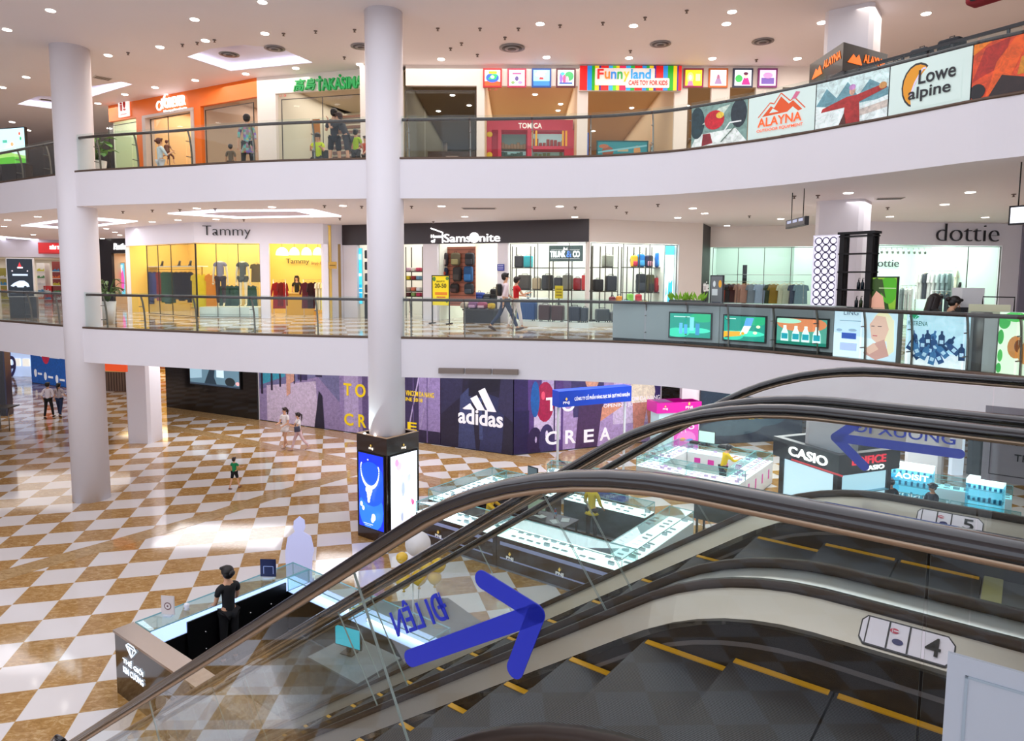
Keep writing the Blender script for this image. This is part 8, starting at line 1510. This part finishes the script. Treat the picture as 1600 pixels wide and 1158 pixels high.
# ground floor
p = onfloor(446, 700); person('woman in white top and short skirt walking left beside another woman, ground floor', p, face_to(p, p.x-.6, p.y-1.6), 1.6, '#f2ecec', .6, '#f0eaea', .3, '#c8a890', 'pony', haircol='#2c1814', dress=('#f0eaea', .34, .2), R_=(-10, 14, 2, 15, 70, 6), L_=(18, 6, 2, 10, 60, 6), look=(-15, 0))
p = onfloor(467, 704); person('woman in white shirt and pale pink trousers carrying a dark bag, ground floor', p, face_to(p, p.x-1.3, p.y-.9), 1.52, '#f4eeec', .6, '#dcbcc0', 1, '#b89080', 'pony', haircol='#241410', R_=(22, 6, 2, 30, 85, 6), L_=(-22, 18, 2, 30, 80, 6), look=(-10, 10),
    extra=lambda t, J, k: MB().rbox(-.24, -.14, .0, .22, .78, 1.0, .03).tube([(-.19, .02, .98), (-.16, 0, 1.3), (-.19, .2, .98)], .008, 5).obj('shoulder_bag', mat('#3a3a50', .5), t))
p = onfloor(367, 764); person('small child in green shirt and black shorts seen from behind, ground floor', p, face_to(p, p.x+.4, p.y+1.5), 1.02, '#0f8a50', .5, '#101014', .42, '#7a4a34', 'short', haircol='#2a1610', R_=(18, 8, 3, 30, 60, 30), L_=(-14, 10, 3, 10, 15, 12))
p = onfloor(77, 654); person('man in white shirt and black trousers walking away at the left, ground floor', p, face_to(p, p.x-.4, p.y+2), 1.7, '#ece2e8', 1.2, '#0e0e10', 1, '#181818', 'short', haircol='#100c0c', R_=(14, 4, 2, -15, 50, 18), L_=(-8, 12, 2, -20, 50, 18))
p = onfloor(94, 651.5); person('woman with long dark hair in grey top and jeans walking away at the left', p, face_to(p, p.x-.3, p.y+2), 1.62, '#c0b4b8', .8, '#24365a', 1, '#2a2224', 'pony', haircol='#120c0c', R_=(-12, 12, 2, 10, 60, 16), L_=(16, 4, 2, 10, 50, 16))
q = worldpx(356, 915, 11.4); p = Vector((q.x, q.y, 0)); person('clerk in black with a hair bun standing inside the black counter', p, face_to(p, p.x-1.2, p.y+1.0), 1.72, '#101014', .5, '#101014', 1, '#181818', 'bun', haircol='#120c0a', R_=(0, 0, 2, 15, 55, 6), L_=(0, 0, 2, 15, 50, 6), look=(10, 10))
p = KC.w(2.35, 1.3, 0); person('clerk in yellow jacket writing at the white jewellery stand', p, face_to(p, p.x+1.2, p.y+.3), 1.58, '#e8c000', 1.7, '#20242c', 1, '#181818', 'short', haircol='#1c1a20', lean=14, R_=(0, 0, 2, 30, 60, 6), L_=(0, 0, 2, 30, 60, 6), look=(0, 25))
p = KA.w(4.05, 2.72, 0); person('clerk in long yellow jacket seen from behind inside the dark jewellery stand', p, face_to(p, p.x+.7, p.y+1.0), 1.6, '#e0c428', 1.5, '#1c1c20', 1, '#181818', 'short', haircol='#1c1412', dress=('#e0c428', .26, .2), R_=(0, 0, 2, 10, 40, 14), L_=(0, 0, 2, 10, 40, 14))
p = KA.w(1.75, 1.35, 0); person('clerk in yellow jacket seated at the left in the dark jewellery stand', p, face_to(p, p.x+1.2, p.y-.4), 1.6, '#e0b000', 1.6, '#1c1c20', 1, '#181818', 'bun', haircol='#1c1412', lean=12, R_=(78, 80, 3, 45, 40, 8), L_=(78, 80, 3, 45, 40, 8), look=(0, 20))
t = thing('office_stool', 'black stool under the seated clerk in yellow', 'stool', p, 0); MB().lathe([(.17, .38), (.18, .41), (.17, .44)], 18).obj('seat', BLACK, t); MB().lathe([(.02, .02), (.02, .38)], 8).obj('column', CHROME, t); MB().lathe([(.2, 0), (.19, .02), (.03, .03)], 18).obj('base', CHROME, t)
q = worldpx(1391, 766, 17.6); p = Vector((q.x, q.y, 0)); person('dark haired clerk with head down behind the pale blue showcases, left one', p, math.pi-.3, 1.55, '#303038', .8, '#202028', 1, '#181818', 'short', haircol='#141014', R_=(0, 0, 2, 20, 60, 6), L_=(0, 0, 2, 20, 60, 6), look=(0, 25))
q = worldpx(1457, 777, 17.2); p = Vector((q.x, q.y, 0)); person('dark haired clerk with a hair bun behind the pale blue showcases, right one', p, math.pi/2+.2, 1.55, '#404858', .8, '#202028', 1, '#181818', 'bun', haircol='#18121a', R_=(0, 0, 2, 20, 60, 6), L_=(0, 0, 2, 20, 60, 6), look=(0, 15))
